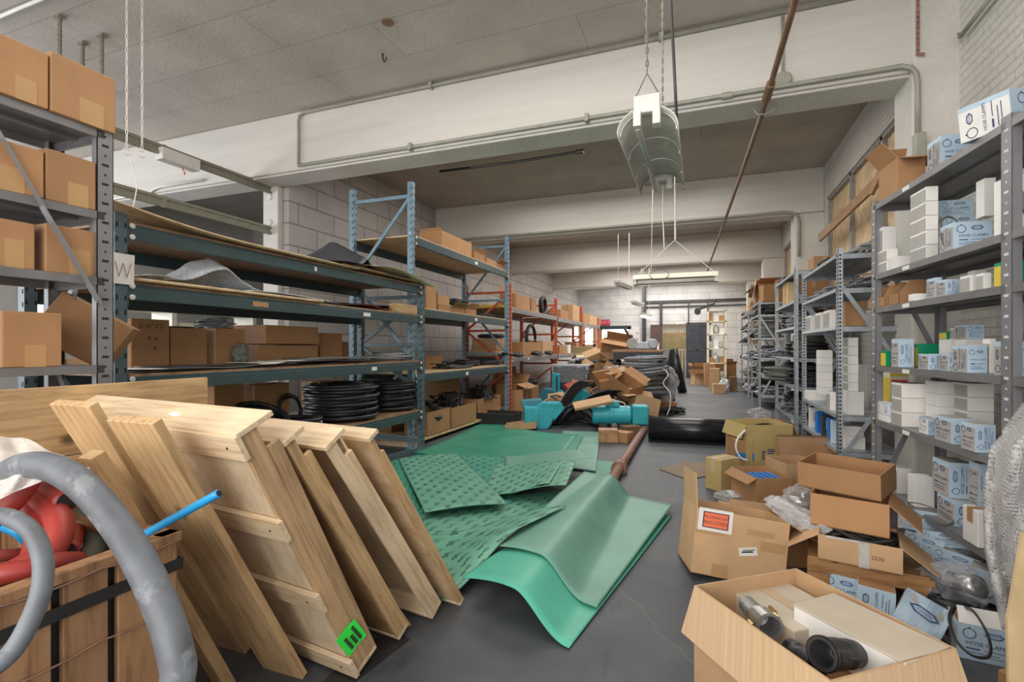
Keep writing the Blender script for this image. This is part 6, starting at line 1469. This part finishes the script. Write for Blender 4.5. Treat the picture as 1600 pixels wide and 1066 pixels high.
# ================================================================ RIGHT: generic fill of the far shelving
def fill(fr, q0, q1, levels, H, seed, unit, kinds, depth=.6, skip=()):
    rr = random.Random(seed)
    for li, z in enumerate(levels):
        gap = (levels[li-1]-z if li else .4)-.08; q = q1-.1; i = 0
        lv = LV[li] if li < len(levels)-1 else 'lowest'
        while q > q0+.16:
            w_ = rr.uniform(.3, .55); k = rr.choice(kinds); c = q-w_/2
            if c-w_/2 < q0+.02: w_ = (q-q0-.03); c = q-w_/2
            if (li, i) not in skip and w_ > .12:
                pos = '%s from the near end, %s shelf of %s' % (ORD[min(i, 11)], lv, unit); h_ = min(gap*rr.uniform(.45, .9), .36)
                if k == 'coil': coil('hose_coil', 'dark hose coil '+pos, min(w_*.5, .28), min(gap*rr.uniform(.6, .95), .42), .018, 9, on(fr, c, .3, z), rr.choice(('black_rubber', 'grey_rubber', 'black_rubber', 'green_grey')), .1, seed*31+li*7+i, layers=2, ties=False)
                elif k == 'bundle': bundle('belt_bundle', 'dark belt bundle '+pos, w_*.95, 22, .018, on(fr, c, .25, z), rr.choice(('black_matte', 'grey_rubber', 'dark_sheet')), seed*17+li*5+i, 'belts', min(.26, gap*.75))
                elif k == 'box': carton('cardboard_box', 'brown carton '+pos, w_*.9, .42, h_, on(fr, c, .28, z+.001), 'card', tape='tape' if h_ > .15 else None)
                elif k == 'white': small_box('white_box', 'white carton '+pos, w_*.85, .35, h_*.8, on(fr, c, .25, z+.001))
                elif k == 'bag': bag('plastic_bag', 'pale plastic bag '+pos, w_, .42, h_*.8, on(fr, c, .27, z+.004), 'milky_bag', seed+li*3+i)
                elif k == 'parts': bundle('metal_parts', 'grey metal parts '+pos, w_*.9, 20, .022, on(fr, c, .25, z), rr.choice(('galv', 'dull_steel', 'dark_metal')), seed*13+li*5+i, 'metal parts', min(.26, gap*.75))
            q -= w_+.03; i += 1
fill(FR, -10.45, -8.42, ZU3[2:], 2.7, 3, 'drum shelving', ('coil', 'coil', 'bundle', 'coil'))
g = 'goods on the drum shelving'
t = thing('drum', 'dark red flat drum on the top shelf of the right row', 'drum', on(FR, FR.hit(1231, .25)[0], .28, ZU3[0]), g)
b = MB(); b.lathe([(0, 0), (.24, 0), (.25, .01), (.25, .13), (.24, .14), (0, .14)], 26); b.build('body', 'red_dark', t)
b = MB(); b.tube([(.255*cos(a), .255*sin(a), .07) for a in [2*pi*i/26 for i in range(26)]], .012, 5, closed=True); b.build('band', 'dark_metal', t)
carton('cardboard_box', 'brown carton behind the red drum on the top shelf', .4, .3, .2, on(FR, -8.65, .4, ZU3[0]+.001), group=g)
carton('cardboard_box', 'flat dark grey carton at the far end of the drum shelf', .45, .4, .1, on(FR, -10.1, .25, ZU3[0]+.001), 'dark_sheet', tape=None, group=g)
t = thing('wooden_box', 'tall wooden box on the second shelf below the red drum', 'wooden box', on(FR, FR.hit(1226, .05)[0], .28, ZU3[1]+.001), g)
for i, x in enumerate((-.30, -.1, .1)):
    b = MB(); b.box(x+.004, x+.196, -.22, -.2, 0, .40); b.build('board', 'pine', t, bevel=.003)
b = MB(); b.box(-.3, .3, -.2, .22, .0, .385); b.build('body', 'ply', t)
b = MB(); b.box(-.03, .03, -.235, -.22, 0, .4); b.build('batten', 'pine', t)
carton('cardboard_box', 'brown carton next to the tall wooden box near the post', .36, .4, .34, on(FR, -8.68, .26, ZU3[1]+.001), group=g)
carton('cardboard_box', 'tall brown carton standing on the third shelf against the near post', .36, .4, .38, on(FR, -8.66, .30, ZU3[2]+.001), 'card_light', group=g) if False else None
coil('hose_coil', 'olive coil of hose wrapped in film bulging from the drum shelving', .34, .26, .03, 6, on(FR, FR.hit(1222, .0)[0], .1, ZU3[4]), 'green_grey', .07, 201)
fill(FR, -15.3, -13.4, ZU4[1:], 2.6, 5, 'K-braced shelving', ('coil', 'bundle', 'parts', 'coil', 'parts'))
fill(FR, -18.9, -16.4, [2.5, 2.05, 1.6, 1.1, .6, .2], 2.6, 7, 'far slotted shelving', ('parts', 'box', 'bundle', 'parts', 'coil'))

rr = random.Random(4)
for li, z in enumerate((.335, .885, 1.435, 1.985, 2.485)):
    for i in range(3):
        h_ = rr.uniform(.2, .38); k = rr.choice(('bag', 'white', 'box')); pos = '%s from left, %s shelf up, cream shelving' % (ORD[i], ORD[li])
        M = TR(.22+.13+.2*i, 20.85, z+.001)
        if k == 'bag': bag('plastic_bag', 'pale plastic bag '+pos, .22, .4, h_, M, 'milky_bag', 31+li*3+i)
        elif k == 'white': small_box('white_box', 'white carton '+pos, .17, .35, h_, M)
        else: carton('cardboard_box', 'brown carton '+pos, .17, .36, h_, M)
        pass
t = thing('hand_cart', 'black folded hand cart lying on top of the cream shelving', 'hand cart', TR(.25, 20.8, 2.98, 0, -20, 0))
b = MB(); b.bar((-.42, 0, .1), (.3, 0, .1), .06, .05); b.bar((-.42, .35, .1), (.3, .35, .1), .06, .05); b.bar((-.3, 0, .1), (-.3, .35, .1), .05, .04); b.bar((.2, 0, .1), (.2, .35, .1), .05, .04); b.build('frame', 'black_matte', t)
for y in (-.05, .4): b = MB(); b.lathe([(.03, 0), (.12, 0), (.12, .05), (.03, .05)], 16, 0, TR(-.38, y, .04, 90)); b.build('wheel', 'black_rubber', t)
b = MB(); b.tube([(.3, 0, .1), (.4, .0, .2), (.4, .35, .2), (.3, .35, .1)], .02, 6); b.build('handle', 'black_matte', t)
# big carton and cardboard reel on the K-braced shelving
zt_ = ZU4[0]
carton('cardboard_box', 'large brown carton lying open on top of the K-braced shelving', 1.1, .55, .48, on(FR, -14.3, .3, zt_+.001), flaps=(215, None, 40, 160), flen=.3)
carton('cardboard_box', 'brown carton perched at the near end on top of the K-braced shelving', .5, .5, .40, on(FR, -13.6, .3, zt_+.001, 10), 'card')
t = thing('cardboard_reel', 'round cardboard reel leaning on the carton above the K-braced shelving', 'reel', on(FR, -13.95, -.12, zt_+.02, 0, 78))
b = MB(); b.lathe([(.08, 0), (.30, 0), (.30, .012), (.08, .012)], 26, 0, TR(0, .3, 0), caps=False); b.build('flange', 'card_light', t)
b = MB(); b.lathe([(.08, .01), (.16, .01), (.16, .09), (.08, .09)], 20, 0, TR(0, .3, 0), caps=False); b.build('core', 'card_dark', t)
coil('hose_coil', 'small black coil set before the reel above the K-braced shelving', .16, .08, .02, 3, on(FR, -15.1, .3, zt_), seed=205)
for i in range(4):
    carton('cardboard_box', 'brown carton on top of the far slotted shelving, %s from the near end' % ORD[i], .5, .45, (.34, .22, .3, .2)[i], on(FR, -16.75-.58*i, .3, 2.502, 4*i), ('card', 'card_light', 'card', 'card_dark')[i])
# boarded window lumber
b = MB(); p0, p1 = at_x(1281, 372, 1.98), at_x(1372, 283, 1.98); b.bar(p0, p1, .04, .14); o = b.build('board', 'plank_red', bevel=.004); tag(o, 'reddish board slanting across the boarded window above the slotted shelving', 'board')
b = MB(); p0, p1 = at_x(1362, 300, 1.9), at_x(1378, 268, 1.9); b.bar(p0, p1, .04, .10); tag(b.build('board', 'plank_red'), 'short splintered board end beside the raised carton flaps', 'board')
# ================================================================ RIGHT: floor cartons near the back
for i, (u, v, w_, d_, h_, rz, m_) in enumerate(((1094, 602, .6, .45, .38, 20, 'card_light'), (1108, 604, .35, .5, .85, 5, 'card'), (1117, 610, .32, .4, .75, -5, 'card_light'), (1123, 615, .36, .3, .3, 8, 'card_light'), (1132, 600, .8, .5, .8, 12, 'card'), (1098, 594, .9, .6, .5, -15, 'card'))):
    p = fl(u, v); carton('cardboard_box', 'brown carton on the floor before the cream shelving, %s' % ('tipped open at the aisle', 'tall and narrow at the back', 'second tall one in front', 'small one nearest the aisle', 'largest one piled high', 'low one near the black door')[i], w_, d_, h_, TR(p.x, p.y+d_/2, 0, 0, 0, rz), m_, flaps=(150, 60, 120, 170) if i in (0, 4, 5) else None)
p = fl(1132, 612); bag('plastic_bag', 'pale blue plastic bag on the floor before the cream shelving', .32, .3, .42, TR(p.x, p.y, .0), 'bubble_small', 15)
p = fl(1140, 612); carton('cardboard_box', 'narrow red-brown carton beside the pale blue bag', .22, .3, .5, TR(p.x+.12, p.y+.2, 0), 'card_dark')
# ================================================================ RIGHT FRONT: the carton heap
def frame_from(a, b_):
    return math.degrees(atan2(b_.y-a.y, b_.x-a.x))
g = 'cartons heaped on the right floor'
# yellow open carton and small yellow box
a_, b_ = at_z(1166, 742, 0), at_z(1239, 741, 0); w_ = (b_-a_).length; rz = frame_from(a_, b_)
def by_front(a_, b_, d, z, **k): 
    rz = frame_from(a_, b_); m = (a_+b_)/2; n = Vector((-sin(radians(rz)), cos(radians(rz)), 0))
    return Matrix.Translation((m.x+n.x*d/2, m.y+n.y*d/2, z)) @ Matrix.Rotation(radians(rz), 4, 'Z'), (b_-a_).length
M, w_ = by_front(a_, b_, .5, 0)
t = carton('cardboard_box', 'big open yellowish carton with purple print standing in the aisle', w_, .5, .58, M, 'card_yellow', flaps=(None, None, 250, 238), group=g, flen=.17, inner='card_yellow')
b = MB(); rr = random.Random(3)
for (cx, cz, n, wd) in ((-.07, .27, 5, .05), (.02, .29, 3, .09), (.12, .22, 4, .05)):
    for i in range(n): b.box(cx-wd/2, cx+wd/2-rr.random()*.02, -.2515, -.2502, cz-.022*i-.006, cz-.022*i+.006)
b.build('printing', 'ink', t)
b = MB(); b.box(-w_/2, w_/2, -.2513, -.2502, .03, .09); b.build('tape', 'tape_clear', t)
hose('black_cable', 'loop of black cable inside the open yellowish carton', [M @ Vector(q) for q in ((-.1, 0, .5), (.05, .08, .53), (.18, .04, .54), (.1, -.04, .52), (-.05, .02, .51))], .016, 'black_rubber', cat='cable')
carton('cardboard_box', 'filler carton inside the open yellowish carton', w_*.8, .38, .46, M @ TR(0, 0, .008), 'card_yellow')
hose('white_cable', 'white cable loop hanging down the left of the yellowish carton', [P(u, v, 5.75) for u, v in ((1165, 672), (1153, 685), (1150, 700), (1157, 715), (1168, 720))], .012, 'paper', cat='cable')
a_, b_ = at_z(1124, 769, 0), at_z(1154, 763, 0); M, w_ = by_front(a_, b_, .16, 0)
carton('cardboard_box', 'small yellow carton banded with clear tape, alone in the aisle', w_, .2, .33, M, 'card_yellow', group=g, tape='tape_clear')
p = fl(1156, 744); carton('cardboard_box', 'brown carton with a blue stripe left behind the yellowish carton', .2, .4, .40, TR(p.x+.02, p.y+.3, 0, 0, 0, 12), 'card', group=g)
b = MB(); b.box(-.1005, .1005, -.2015, -.2, .16, .25); o = b.build('blue_stripe', 'blue_pack', [q_ for q_ in COL.objects if q_.get('label', '').startswith('brown carton with a blue stripe')][0])
p = fl(1178, 672); carton('cardboard_box', 'low orange-brown carton at the near end of the black roll', .6, .3, .16, TR(p.x+.2, p.y+.3, 0, 0, 0, 6), 'card', group=g)
bag('plastic_bag', 'clear plastic bag on the low carton behind the yellowish one', .4, .28, .2, TR(p.x+.12, p.y+.3, .165), 'clear_bag', 16)
p = fl(1150, 785)
def card_in(t): 
    b = MB(); b.box(-.09, .09, -.06, .06, 0, .004); b.text('CQF', .09, TR(0, 0, .0045, 0, 0, 60), 1); b.build('paper_slip', ['paper', 'ink'], t, M=TR(.02, 0, .075, 14, 4, 10))
bag('plastic_bag', 'clear bag with a white written slip lying on the aisle floor', .36, .24, .11, TR(p.x, p.y, 0, 0, 0, 10), 'clear_bag', 17, inside=card_in)
p = fl(1183, 800); M = TR(p.x+.05, p.y+.2, 0, 0, 0, 25)
carton('cardboard_box', 'open grey-sided carton of blue-labelled papers beside the clear bag', .34, .45, .32, M, 'card', flaps=(None, None, 215, None), flen=.1, group=g)
b = MB()
for i in range(4): b.box(-.12+.06*i, -.085+.06*i, -.18, .05, 0, .30)
o = b.build('binder', 'blue_pack'); o.matrix_world = M @ TR(0, 0, .008); tag(o, 'blue binders standing in the open carton beside the clear bag', 'binders')
p = fl(1228, 800); carton('cardboard_box', 'tall pale carton behind the plastic strips', .34, .36, .42, TR(p.x+.1, p.y+.3, 0, 0, 0, 22), 'card_light', flaps=(None, None, None, None), group=g)
p = fl(1262, 770); b = MB(); b.box(-.3, .3, -.004, .004, 0, .52); b.box(-.3, .3, -.004, .02, .5, .52); o = b.build('cardboard_piece', 'card_in'); o.matrix_world = TR(p.x+.12, p.y+.45, 0, -20, 0, 12); tag(o, 'grey-brown cardboard panel leaning behind the heap, right of the yellowish carton', 'cardboard')
p = fl(1300, 760); carton('cardboard_box', 'shadowed brown carton at the back of the heap before the shelving', .6, .4, .4, TR(p.x, p.y+.35, 0, 0, 0, -10), 'card', group=g, flaps=(None, None, None, None))
for i, (u0, v0, t0, u1, v1, t1, r_) in enumerate(((1198, 778, 3.6, 1292, 832, 3.05, .03), (1203, 786, 3.62, 1262, 828, 3.15, .025), (1210, 782, 3.7, 1290, 815, 3.2, .02))):
    a_, b_ = P(u0, v0, t0), P(u1, v1, t1)
    o = MB().grid(lambda a, c: tuple(a_*(1-a)+b_*a+Vector((0, 0, .05*(c-.5)+.02*noise.noise(Vector((a*9, c*4, i)))))+Vector((.06*(c-.5), .05*sin(6*a+i), 0))), 24, 6).build('plastic_strip', 'strip_plastic', solid=.002)
    tag(o, 'clear plastic strip packaging sticking out of the heap, %s of three' % ('upper', 'lower', 'hindmost')[i], 'plastic packaging')
p = P(1252, 775, 3.5)
def parts_in(t):
    b = MB(); b.tube([(-.08, 0, .06), (.08, 0, .05)], .035, 10); b.tube([(0, -.04, .1), (.05, .05, .1)], .025, 8); b.build('fitting', 'steel', t, smooth=True)
    b = MB(); b.box(-.15, .15, -.06, -.03, .01, .03); b.build('backing_card', 'paper', t, M=TR(0, 0, 0, 0, 12, -15))
bag('plastic_bag', 'clear bag of small metal fittings on the heap left of the stacked cartons', .22, .18, .16, Matrix.Translation((p.x, p.y, p.z-.1)), 'clear_bag', 18, inside=parts_in)
carton('cardboard_box', 'brown carton under the bag of metal fittings', .3, .3, p.z-.1, TR(p.x, p.y+.03, 0, 0, 0, 15), 'card', group=g, tape=None)
# tilted carton with the packing list
a_, b_ = at_z(1078, 908, 0), at_z(1226, 918, 0); M, w_ = by_front(a_, b_, .42, .0)
M = M @ TR(-w_/2, -.21, .02) @ Euler((radians(-7), radians(7.5), 0)).to_matrix().to_4x4() @ TR(w_/2, .21, .035)
t = carton('cardboard_box', 'battered carton with a red packing list sticker, tilted in the heap front', w_, .42, .405, M, 'card_light', flaps=(None, None, 98, 205), group=g, flen=.22)
b = MB(); b.box(-.105, .105, -.0022, 0, -.07, .07); b.box(-.078, .082, -.003, -.002, -.05, .05, 1); b.box(-.072, .076, -.0037, -.003, -.044, .044, 2)
b.text('PACKING LIST', .024, TR(.002, -.0042, .018, 90), 3); b.text('ENCLOSED', .030, TR(.002, -.0042, -.016, 90), 3)
b.build('packing_list_sticker', ['paper', 'ink_black', 'red_label', 'ink_black'], t, M=TR(-.165, -.211, .345))
b = MB(); b.box(-.055, .055, -.002, 0, -.025, .025); b.box(-.04, .03, -.0026, -.002, -.006, .004, 1); b.box(-.03, .045, -.0026, -.002, .008, .013, 1); b.build('address_label', ['paper', 'ink_black'], t, M=TR(.05, -.211, .19, 0, -12, 0))
b = MB()
for x0, x1, z0, z1 in ((-.28, -.1, .255, .28), (.03, .2, .295, .33), (.12, .27, .21, .27), (-.16, -.06, .0, .08)): MB().box(x0, x1, -.2118, -.2105, z0, z1).build('tape_patch', 'tape', t)
p = fl(1165, 830); 
for i, (dx, rz) in enumerate(((-.1, 15), (0, 35))):
    b = MB(); b.box(-.2, .2, -.12, .12, 0, .012); o = b.build('cardboard_piece', 'card_light'); o.matrix_world = Matrix.Translation(P(1168+18*i, 812-6*i, 3.75)) @ Euler((radians(35), radians(10), radians(rz))).to_matrix().to_4x4(); tag(o, ('torn cardboard piece behind the packing list carton, left one', 'torn cardboard piece behind the packing list carton, right one')[i], 'cardboard')
# low pallet with three stacked cartons
t = thing('pallet', 'small wooden pallet carrying the stack of three cartons', 'pallet', TR(.60, 3.45, 0, 0, 0, -10))
for y in (0, .32, .64):
    b = MB(); b.box(0, .6, y, y+.05, .15, .225); b.build('runner', 'pallet', t, bevel=.004)
    for x in (0, .47): b = MB(); b.box(x, x+.13, y+.002, y+.10, .0, .15); b.build('block', 'pallet', t, bevel=.003)
for k in range(4): b = MB(); b.box(.005+.15*k, .13+.15*k, .0, .7, .225, .24); b.build('deck_board', 'pallet', t, bevel=.002)
def stack_box(lab, uL, vL, uR, vR, z, d, h, flaps, rx=0, **k):
    M, w_ = by_front(at_z(uL, vL, z), at_z(uR, vR, z), d, z+.001)
    return carton('cardboard_box', lab, w_, d, h, M @ Euler((radians(rx), 0, 0)).to_matrix().to_4x4(), flaps=flaps, group=g, **k), M, w_
t, M, w_ = stack_box('lowest of three stacked cartons, on the pallet, with shrink wrap and side flaps', 1278, 873, 1411, 900, .241, .36, .145, (None, None, 215, 218), mat='card_light', write=[('2220', .03, .72, .45)], flen=.2)
b = MB(); b.box(.0, .05, -.183, -.1805, -.002, .147); b.box(-.16, .05, -.183, -.1805, .135, .147); b.build('wrap', 'milky_bag', t)
bundle('belt_bundle', 'black belts filling the lowest stacked carton', w_*.9, 12, .012, M @ TR(0, 0, .05), 'black_matte', 211, 'belts', .12)
stack_box('middle of three stacked cartons, open on its right side', 1266, 819, 1390, 843, .39, .34, .195, (None, None, None, 222), flen=.2, mat='card')
stack_box('topmost of three stacked cartons, open and tilted', 1247, 756, 1377, 782, .592, .30, .16, (None, None, None, None), rx=5, mat='card', th=.007)
# foreground open carton
Mx = TR(.40, 2.245, 0, 0, 0, -51.9)
t = carton('cardboard_box', 'large open carton of hose fittings in the right foreground', .66, .57, .455, Mx, 'card_light', flaps=(247, 268, 262, 247), group=g, flen=.20, th=.008)
for o in t.children:
    if o.name.startswith('flap'): o.data.materials[0] = MAT['corrugated']
carton('cardboard_box', 'filler carton at the bottom of the foreground carton', .62, .53, .22, Mx @ TR(0, 0, .009), 'card_light', tape=None, group=g)
p = at_z(1222, 948, .36)
carton('cardboard_box', 'flat tan carton lying inside the foreground carton', .42, .31, .16, Matrix.Translation((p.x, p.y, .232)) @ Matrix.Rotation(radians(-51.9), 4, 'Z'), 'lid_tan', tape='tape_clear', group=g)
p = at_z(1352, 977, .45)
tt = thing('white_box', 'long white carton with tan lid inside the foreground carton', 'box', Matrix.Translation((p.x, p.y, .315)) @ Euler((0, 0, radians(-47))).to_matrix().to_4x4(), g)
b = MB(); b.box(-.205, .205, -.12, .12, 0, .135); b.build('body', 'white_card', tt, bevel=.003); b = MB(); b.box(-.207, .207, -.122, .122, .132, .14); b.build('lid', 'lid_tan', tt, bevel=.002)
carton('cardboard_box', 'small tan carton under the long white one', .36, .22, .080, Matrix.Translation((p.x, p.y, .233)) @ Euler((0, 0, radians(-47))).to_matrix().to_4x4(), 'card_light', tape=None, group=g)
def fitting(label, a_, b_, r, mat, shank=True, z=0):
    d = b_-a_; L = d.length; q = d.to_track_quat('Z', 'Y').to_matrix().to_4x4(); t = thing('hose_fitting', label, 'hose fitting', Matrix.Translation(a_) @ q)
    b = MB(); pr = []
    if shank:
        n = 7
        for k in range(n): pr += [(r*.60, L*.5*k/n), (r*.74, L*.5*(k+.7)/n), (r*.60, L*.5*(k+.72)/n)]
        pr += [(r*.8, L*.52), (r*.82, L*.6), (r, L*.66), (r, L*.97), (r*1.05, L*.98), (r*1.05, L)]
    else: pr = [(r*.7, 0), (r*.86, .01), (r*.86, L*.25), (r*.95, L*.27), (r*.95, L*.34), (r*.84, L*.36), (r*.84, L*.52), (r*1.0, L*.55), (r*1.0, L*.9), (r*1.1, L*.92), (r*1.1, L)]
    b.lathe(pr, 26, 0, caps=False); b.lathe([(r*.82, L), (r*.82, L*.55), (r*.5, L*.5)], 26, 0, caps=False); b.lathe([(r*1.05, L), (r*.82, L)], 26, 0, caps=False); b.lathe([(0, .002), (pr[0][0], .0)], 20, 0, caps=False)
    b.build('body', mat, t, smooth=False)
    t.children[0].data.polygons.foreach_set('use_smooth', [True]*len(t.children[0].data.polygons)) if not shank else None
    for sx in (-1, 1):
        b = MB(); b.box(-.012, .012, r*.98, r*1.18, L*.68, L*.86); b.tube([(0, r*1.1, L*.75), (0, r*1.32, L*.6), (0, r*1.36, L*.38)], .009, 6); b.build('cam_lever', 'brass' if shank else 'dark_metal', t, M=Matrix.Rotation(sx*pi/2+.3, 4, 'Z'))
    return t
fitting('silver ribbed hose fitting lying at the left inside the foreground carton', P(1166, 943, 2.2), P(1203, 980, 1.97), .049, 'alu')
fitting('black camlock hose fitting against the long white carton', P(1338, 1022, 1.80), P(1284, 1022, 1.72), .052, 'dark_metal', False)
fitting('dark hose fitting sinking behind the front rim of the foreground carton', P(1232, 1010, 1.92), P(1276, 1044, 1.76), .038, 'dark_metal', False)
# ---------------------------------------------------------------- clamp cartons scattered below the near shelving
g = 'hose clamp cartons scattered on the right floor'
def tossed(label, u, v, z, w_, d_, h_, r_, **k):
    p = at_z(u, v, z); return clamp_box(label, w_, d_, h_, Matrix.Translation(p) @ Euler([radians(q) for q in r_]).to_matrix().to_4x4(), group=g, **k)
tossed('stained whitish clamp carton lying under the bent band by the bottom shelf', 1440, 832, .20, .24, .16, .14, (-18, 4, -8), end='white_card', top='white_card')
tossed('open blue clamp carton tipped toward the stacked cartons', 1437, 872, .13, .2, .16, .13, (-30, 10, -20), top='card', flap=-70)
tossed('blue clamp carton with a white flap, topmost of the scattered ones', 1478, 862, .16, .26, .15, .10, (-35, -12, -25), end='white_card', top='white_card')
tossed('blue clamp carton lying flat in the middle of the scatter', 1492, 893, .10, .24, .16, .12, (-12, 6, -35), top='grey_card')
tossed('pale blue clamp carton beside the bubble wrap foot', 1528, 900, .08, .22, .15, .11, (5, 10, -40))
tossed('blue clamp carton behind the bag of parts', 1548, 935, .04, .20, .15, .17, (0, 6, -30), vert=True)
tossed('open blue clamp carton under the scatter next to the pallet', 1440, 900, .0, .22, .18, .16, (0, 0, -15), top='card')
tossed('hose clamp carton standing on the floor with a black belt loop round it', 1533, 1022, .0, .215, .17, .17, (0, 0, -8), vert=False, top='card', flap=60)
tossed('white-grey clamp carton under the pallet edge, left of the crushed one', 1366, 962, .0, .17, .15, .17, (-4, 3, -14), end='white_card', top='card', vert=True)
tossed('grey clamp carton with torn lid under the pallet, leftmost', 1318, 935, .0, .2, .16, .16, (0, 0, -20), end='grey_card', top='card')
p = at_z(1424, 990, 0)
t = thing('crushed_box', 'crushed blue clamp carton with a big badge leaning below the pallet', 'box', Matrix.Translation(p) @ Euler((radians(-22), radians(22), radians(-22))).to_matrix().to_4x4(), g)
b = MB(); b.grid(lambda a, c: (-.10+.20*a, -.05-.012*sin(pi*a)*sin(2*pi*c)+.02*noise.noise(Vector((a*3, c*3, 5))), .0+.20*c), 10, 10); b.grid(lambda a, c: (-.10+.20*a, .05+.015*noise.noise(Vector((a*3, c*3, 8))), .20*c), 10, 10) if False else None
b.uv = None; b.build('front', 'blue_card', t, solid=.003)
b = MB(); b.box(-.098, .098, -.04, .06, .0, .195); b.build('body', 'grey_card', t, bevel=.01)
b = MB(); lozenge(b, .07, .02, TR(0, 0, 0, 90, 0, 0)); b.build('printing', 'ink', t, M=TR(0, -.078, .125, 0, 8, 0))
def parts2(t):
    b = MB(); b.lathe([(.03, 0), (.06, .01), (.06, .10), (.03, .11)], 16, 0, TR(.02, -.02, .12, 70, 0, 30)); b.build('fitting', 'steel', t, smooth=True)
    b = MB(); b.lathe([(.05, 0), (.05, .14)], 14, 0, TR(-.06, .04, .05, 80, 0, -40)); b.build('sleeve', 'dark_metal', t, smooth=True)
p = at_z(1490, 940, .1); bag('plastic_bag', 'clear bag of metal hose parts in front of the scattered cartons', .34, .28, .22, Matrix.Translation((p.x, p.y, .08)), 'clear_bag', 19, inside=parts2)
p = at_z(1478, 968, 0)
coil('hose_coil', 'black ribbed hose ends heaped before the bag of metal parts', .11, .16, .028, 4, Matrix.Translation((p.x, p.y, 0)), 'black_rubber', .15, 221, ties=False)
p = at_z(1464, 992, 0); o = MB().box(-.012, .012, -.11, .11, 0, .035).box(-.014, .014, -.02, .02, .0, .04).build('metal_clamp', 'alu', bevel=.004); o.matrix_world = Matrix.Translation(p) @ Euler((radians(25), 0, radians(28))).to_matrix().to_4x4(); tag(o, 'flat metal clamp strip leaning beside the crushed carton', 'clamp')
c0 = at_z(1525, 975, .12)
pts = [P(u, v, t_) for u, v, t_ in ((1500, 948, 2.5), (1520, 955, 2.35), (1540, 985, 2.22), (1548, 1015, 2.15), (1540, 1028, 2.14), (1515, 1022, 2.2), (1492, 998, 2.3), (1484, 968, 2.4), (1490, 950, 2.48))]
o = MB().tube(smooth_path(pts, 5), .011, 6, closed=True, flat=.5).build('belt_loop', 'black_rubber', smooth=True); tag(o, 'black belt loop slung round the floor clamp carton', 'belt')
pts = [P(u, v, t_) for u, v, t_ in ((1417, 785, 3.35), (1440, 788, 3.4), (1475, 802, 3.3), (1489, 816, 3.2), (1470, 820, 3.12), (1440, 808, 3.15), (1420, 794, 3.25))]
o = MB().tube(smooth_path(pts, 5), .010, 6, closed=True, flat=.4).build('metal_band', 'dull_steel', smooth=True); tag(o, 'bent metal band lying over the bottom shelf edge', 'metal band')
# bubble wrap and board at the right edge
def bw(a, c):
    lf = [(0, 1568), (.15, 1556), (.35, 1541), (.6, 1538), (.8, 1548), (1, 1600)]
    for (c0, u0), (c1, u1) in zip(lf, lf[1:]):
        if c <= c1: ul = u0+(u1-u0)*(c-c0)/(c1-c0); break
    v = 985-355*c; u = ul+150*a
    t_ = 2.02-.20*sin(pi*min(1, a*1.3))-.10*noise.noise(Vector((a*5, c*4, 3)))-.045*sin(16*a+5*c)-.03*noise.noise(Vector((a*14, c*14, 9)))-.05*abs(noise.noise(Vector((a*8, c*5, 21))))
    return tuple(P(u, v, t_))
o = MB().grid(bw, 34, 40).build('bubble_wrap', 'bubble', smooth=True, solid=.006)
tag(o, 'tall crumpled curtain of bubble wrap at the right edge', 'bubble wrap')
pp = [P(1596, 832, 1.74), P(1573, 965, 1.72), P(1576, 1215, 1.72), P(1760, 1240, 1.66), P(1760, 826, 1.68)]
nn = (pp[1]-pp[0]).cross(pp[4]-pp[0]).normalized()*.012
b = MB(); n = len(pp); b.add([tuple(q-nn*.5) for q in pp]+[tuple(q+nn*.5) for q in pp], [tuple(range(n)), tuple(range(2*n-1, n-1, -1))]+[(i, (i+1) % n, n+(i+1) % n, n+i) for i in range(n)])
tag(b.build('plywood_board', 'board_tan'), 'yellowish board leaning at the right edge below the bubble wrap', 'board')
p = at_z(1600, 1064, .1); carton('cardboard_box', 'corner of a brown carton at the bottom right edge', .4, .3, .12, Matrix.Translation((p.x+.17, p.y+.02, 0)) @ Matrix.Rotation(radians(38), 4, 'Z'), 'card', group=g)
DUPS = {k: v for k, v in LABELS.items() if len(v) > 1}
if DUPS: print('DUPLICATE LABELS', DUPS)
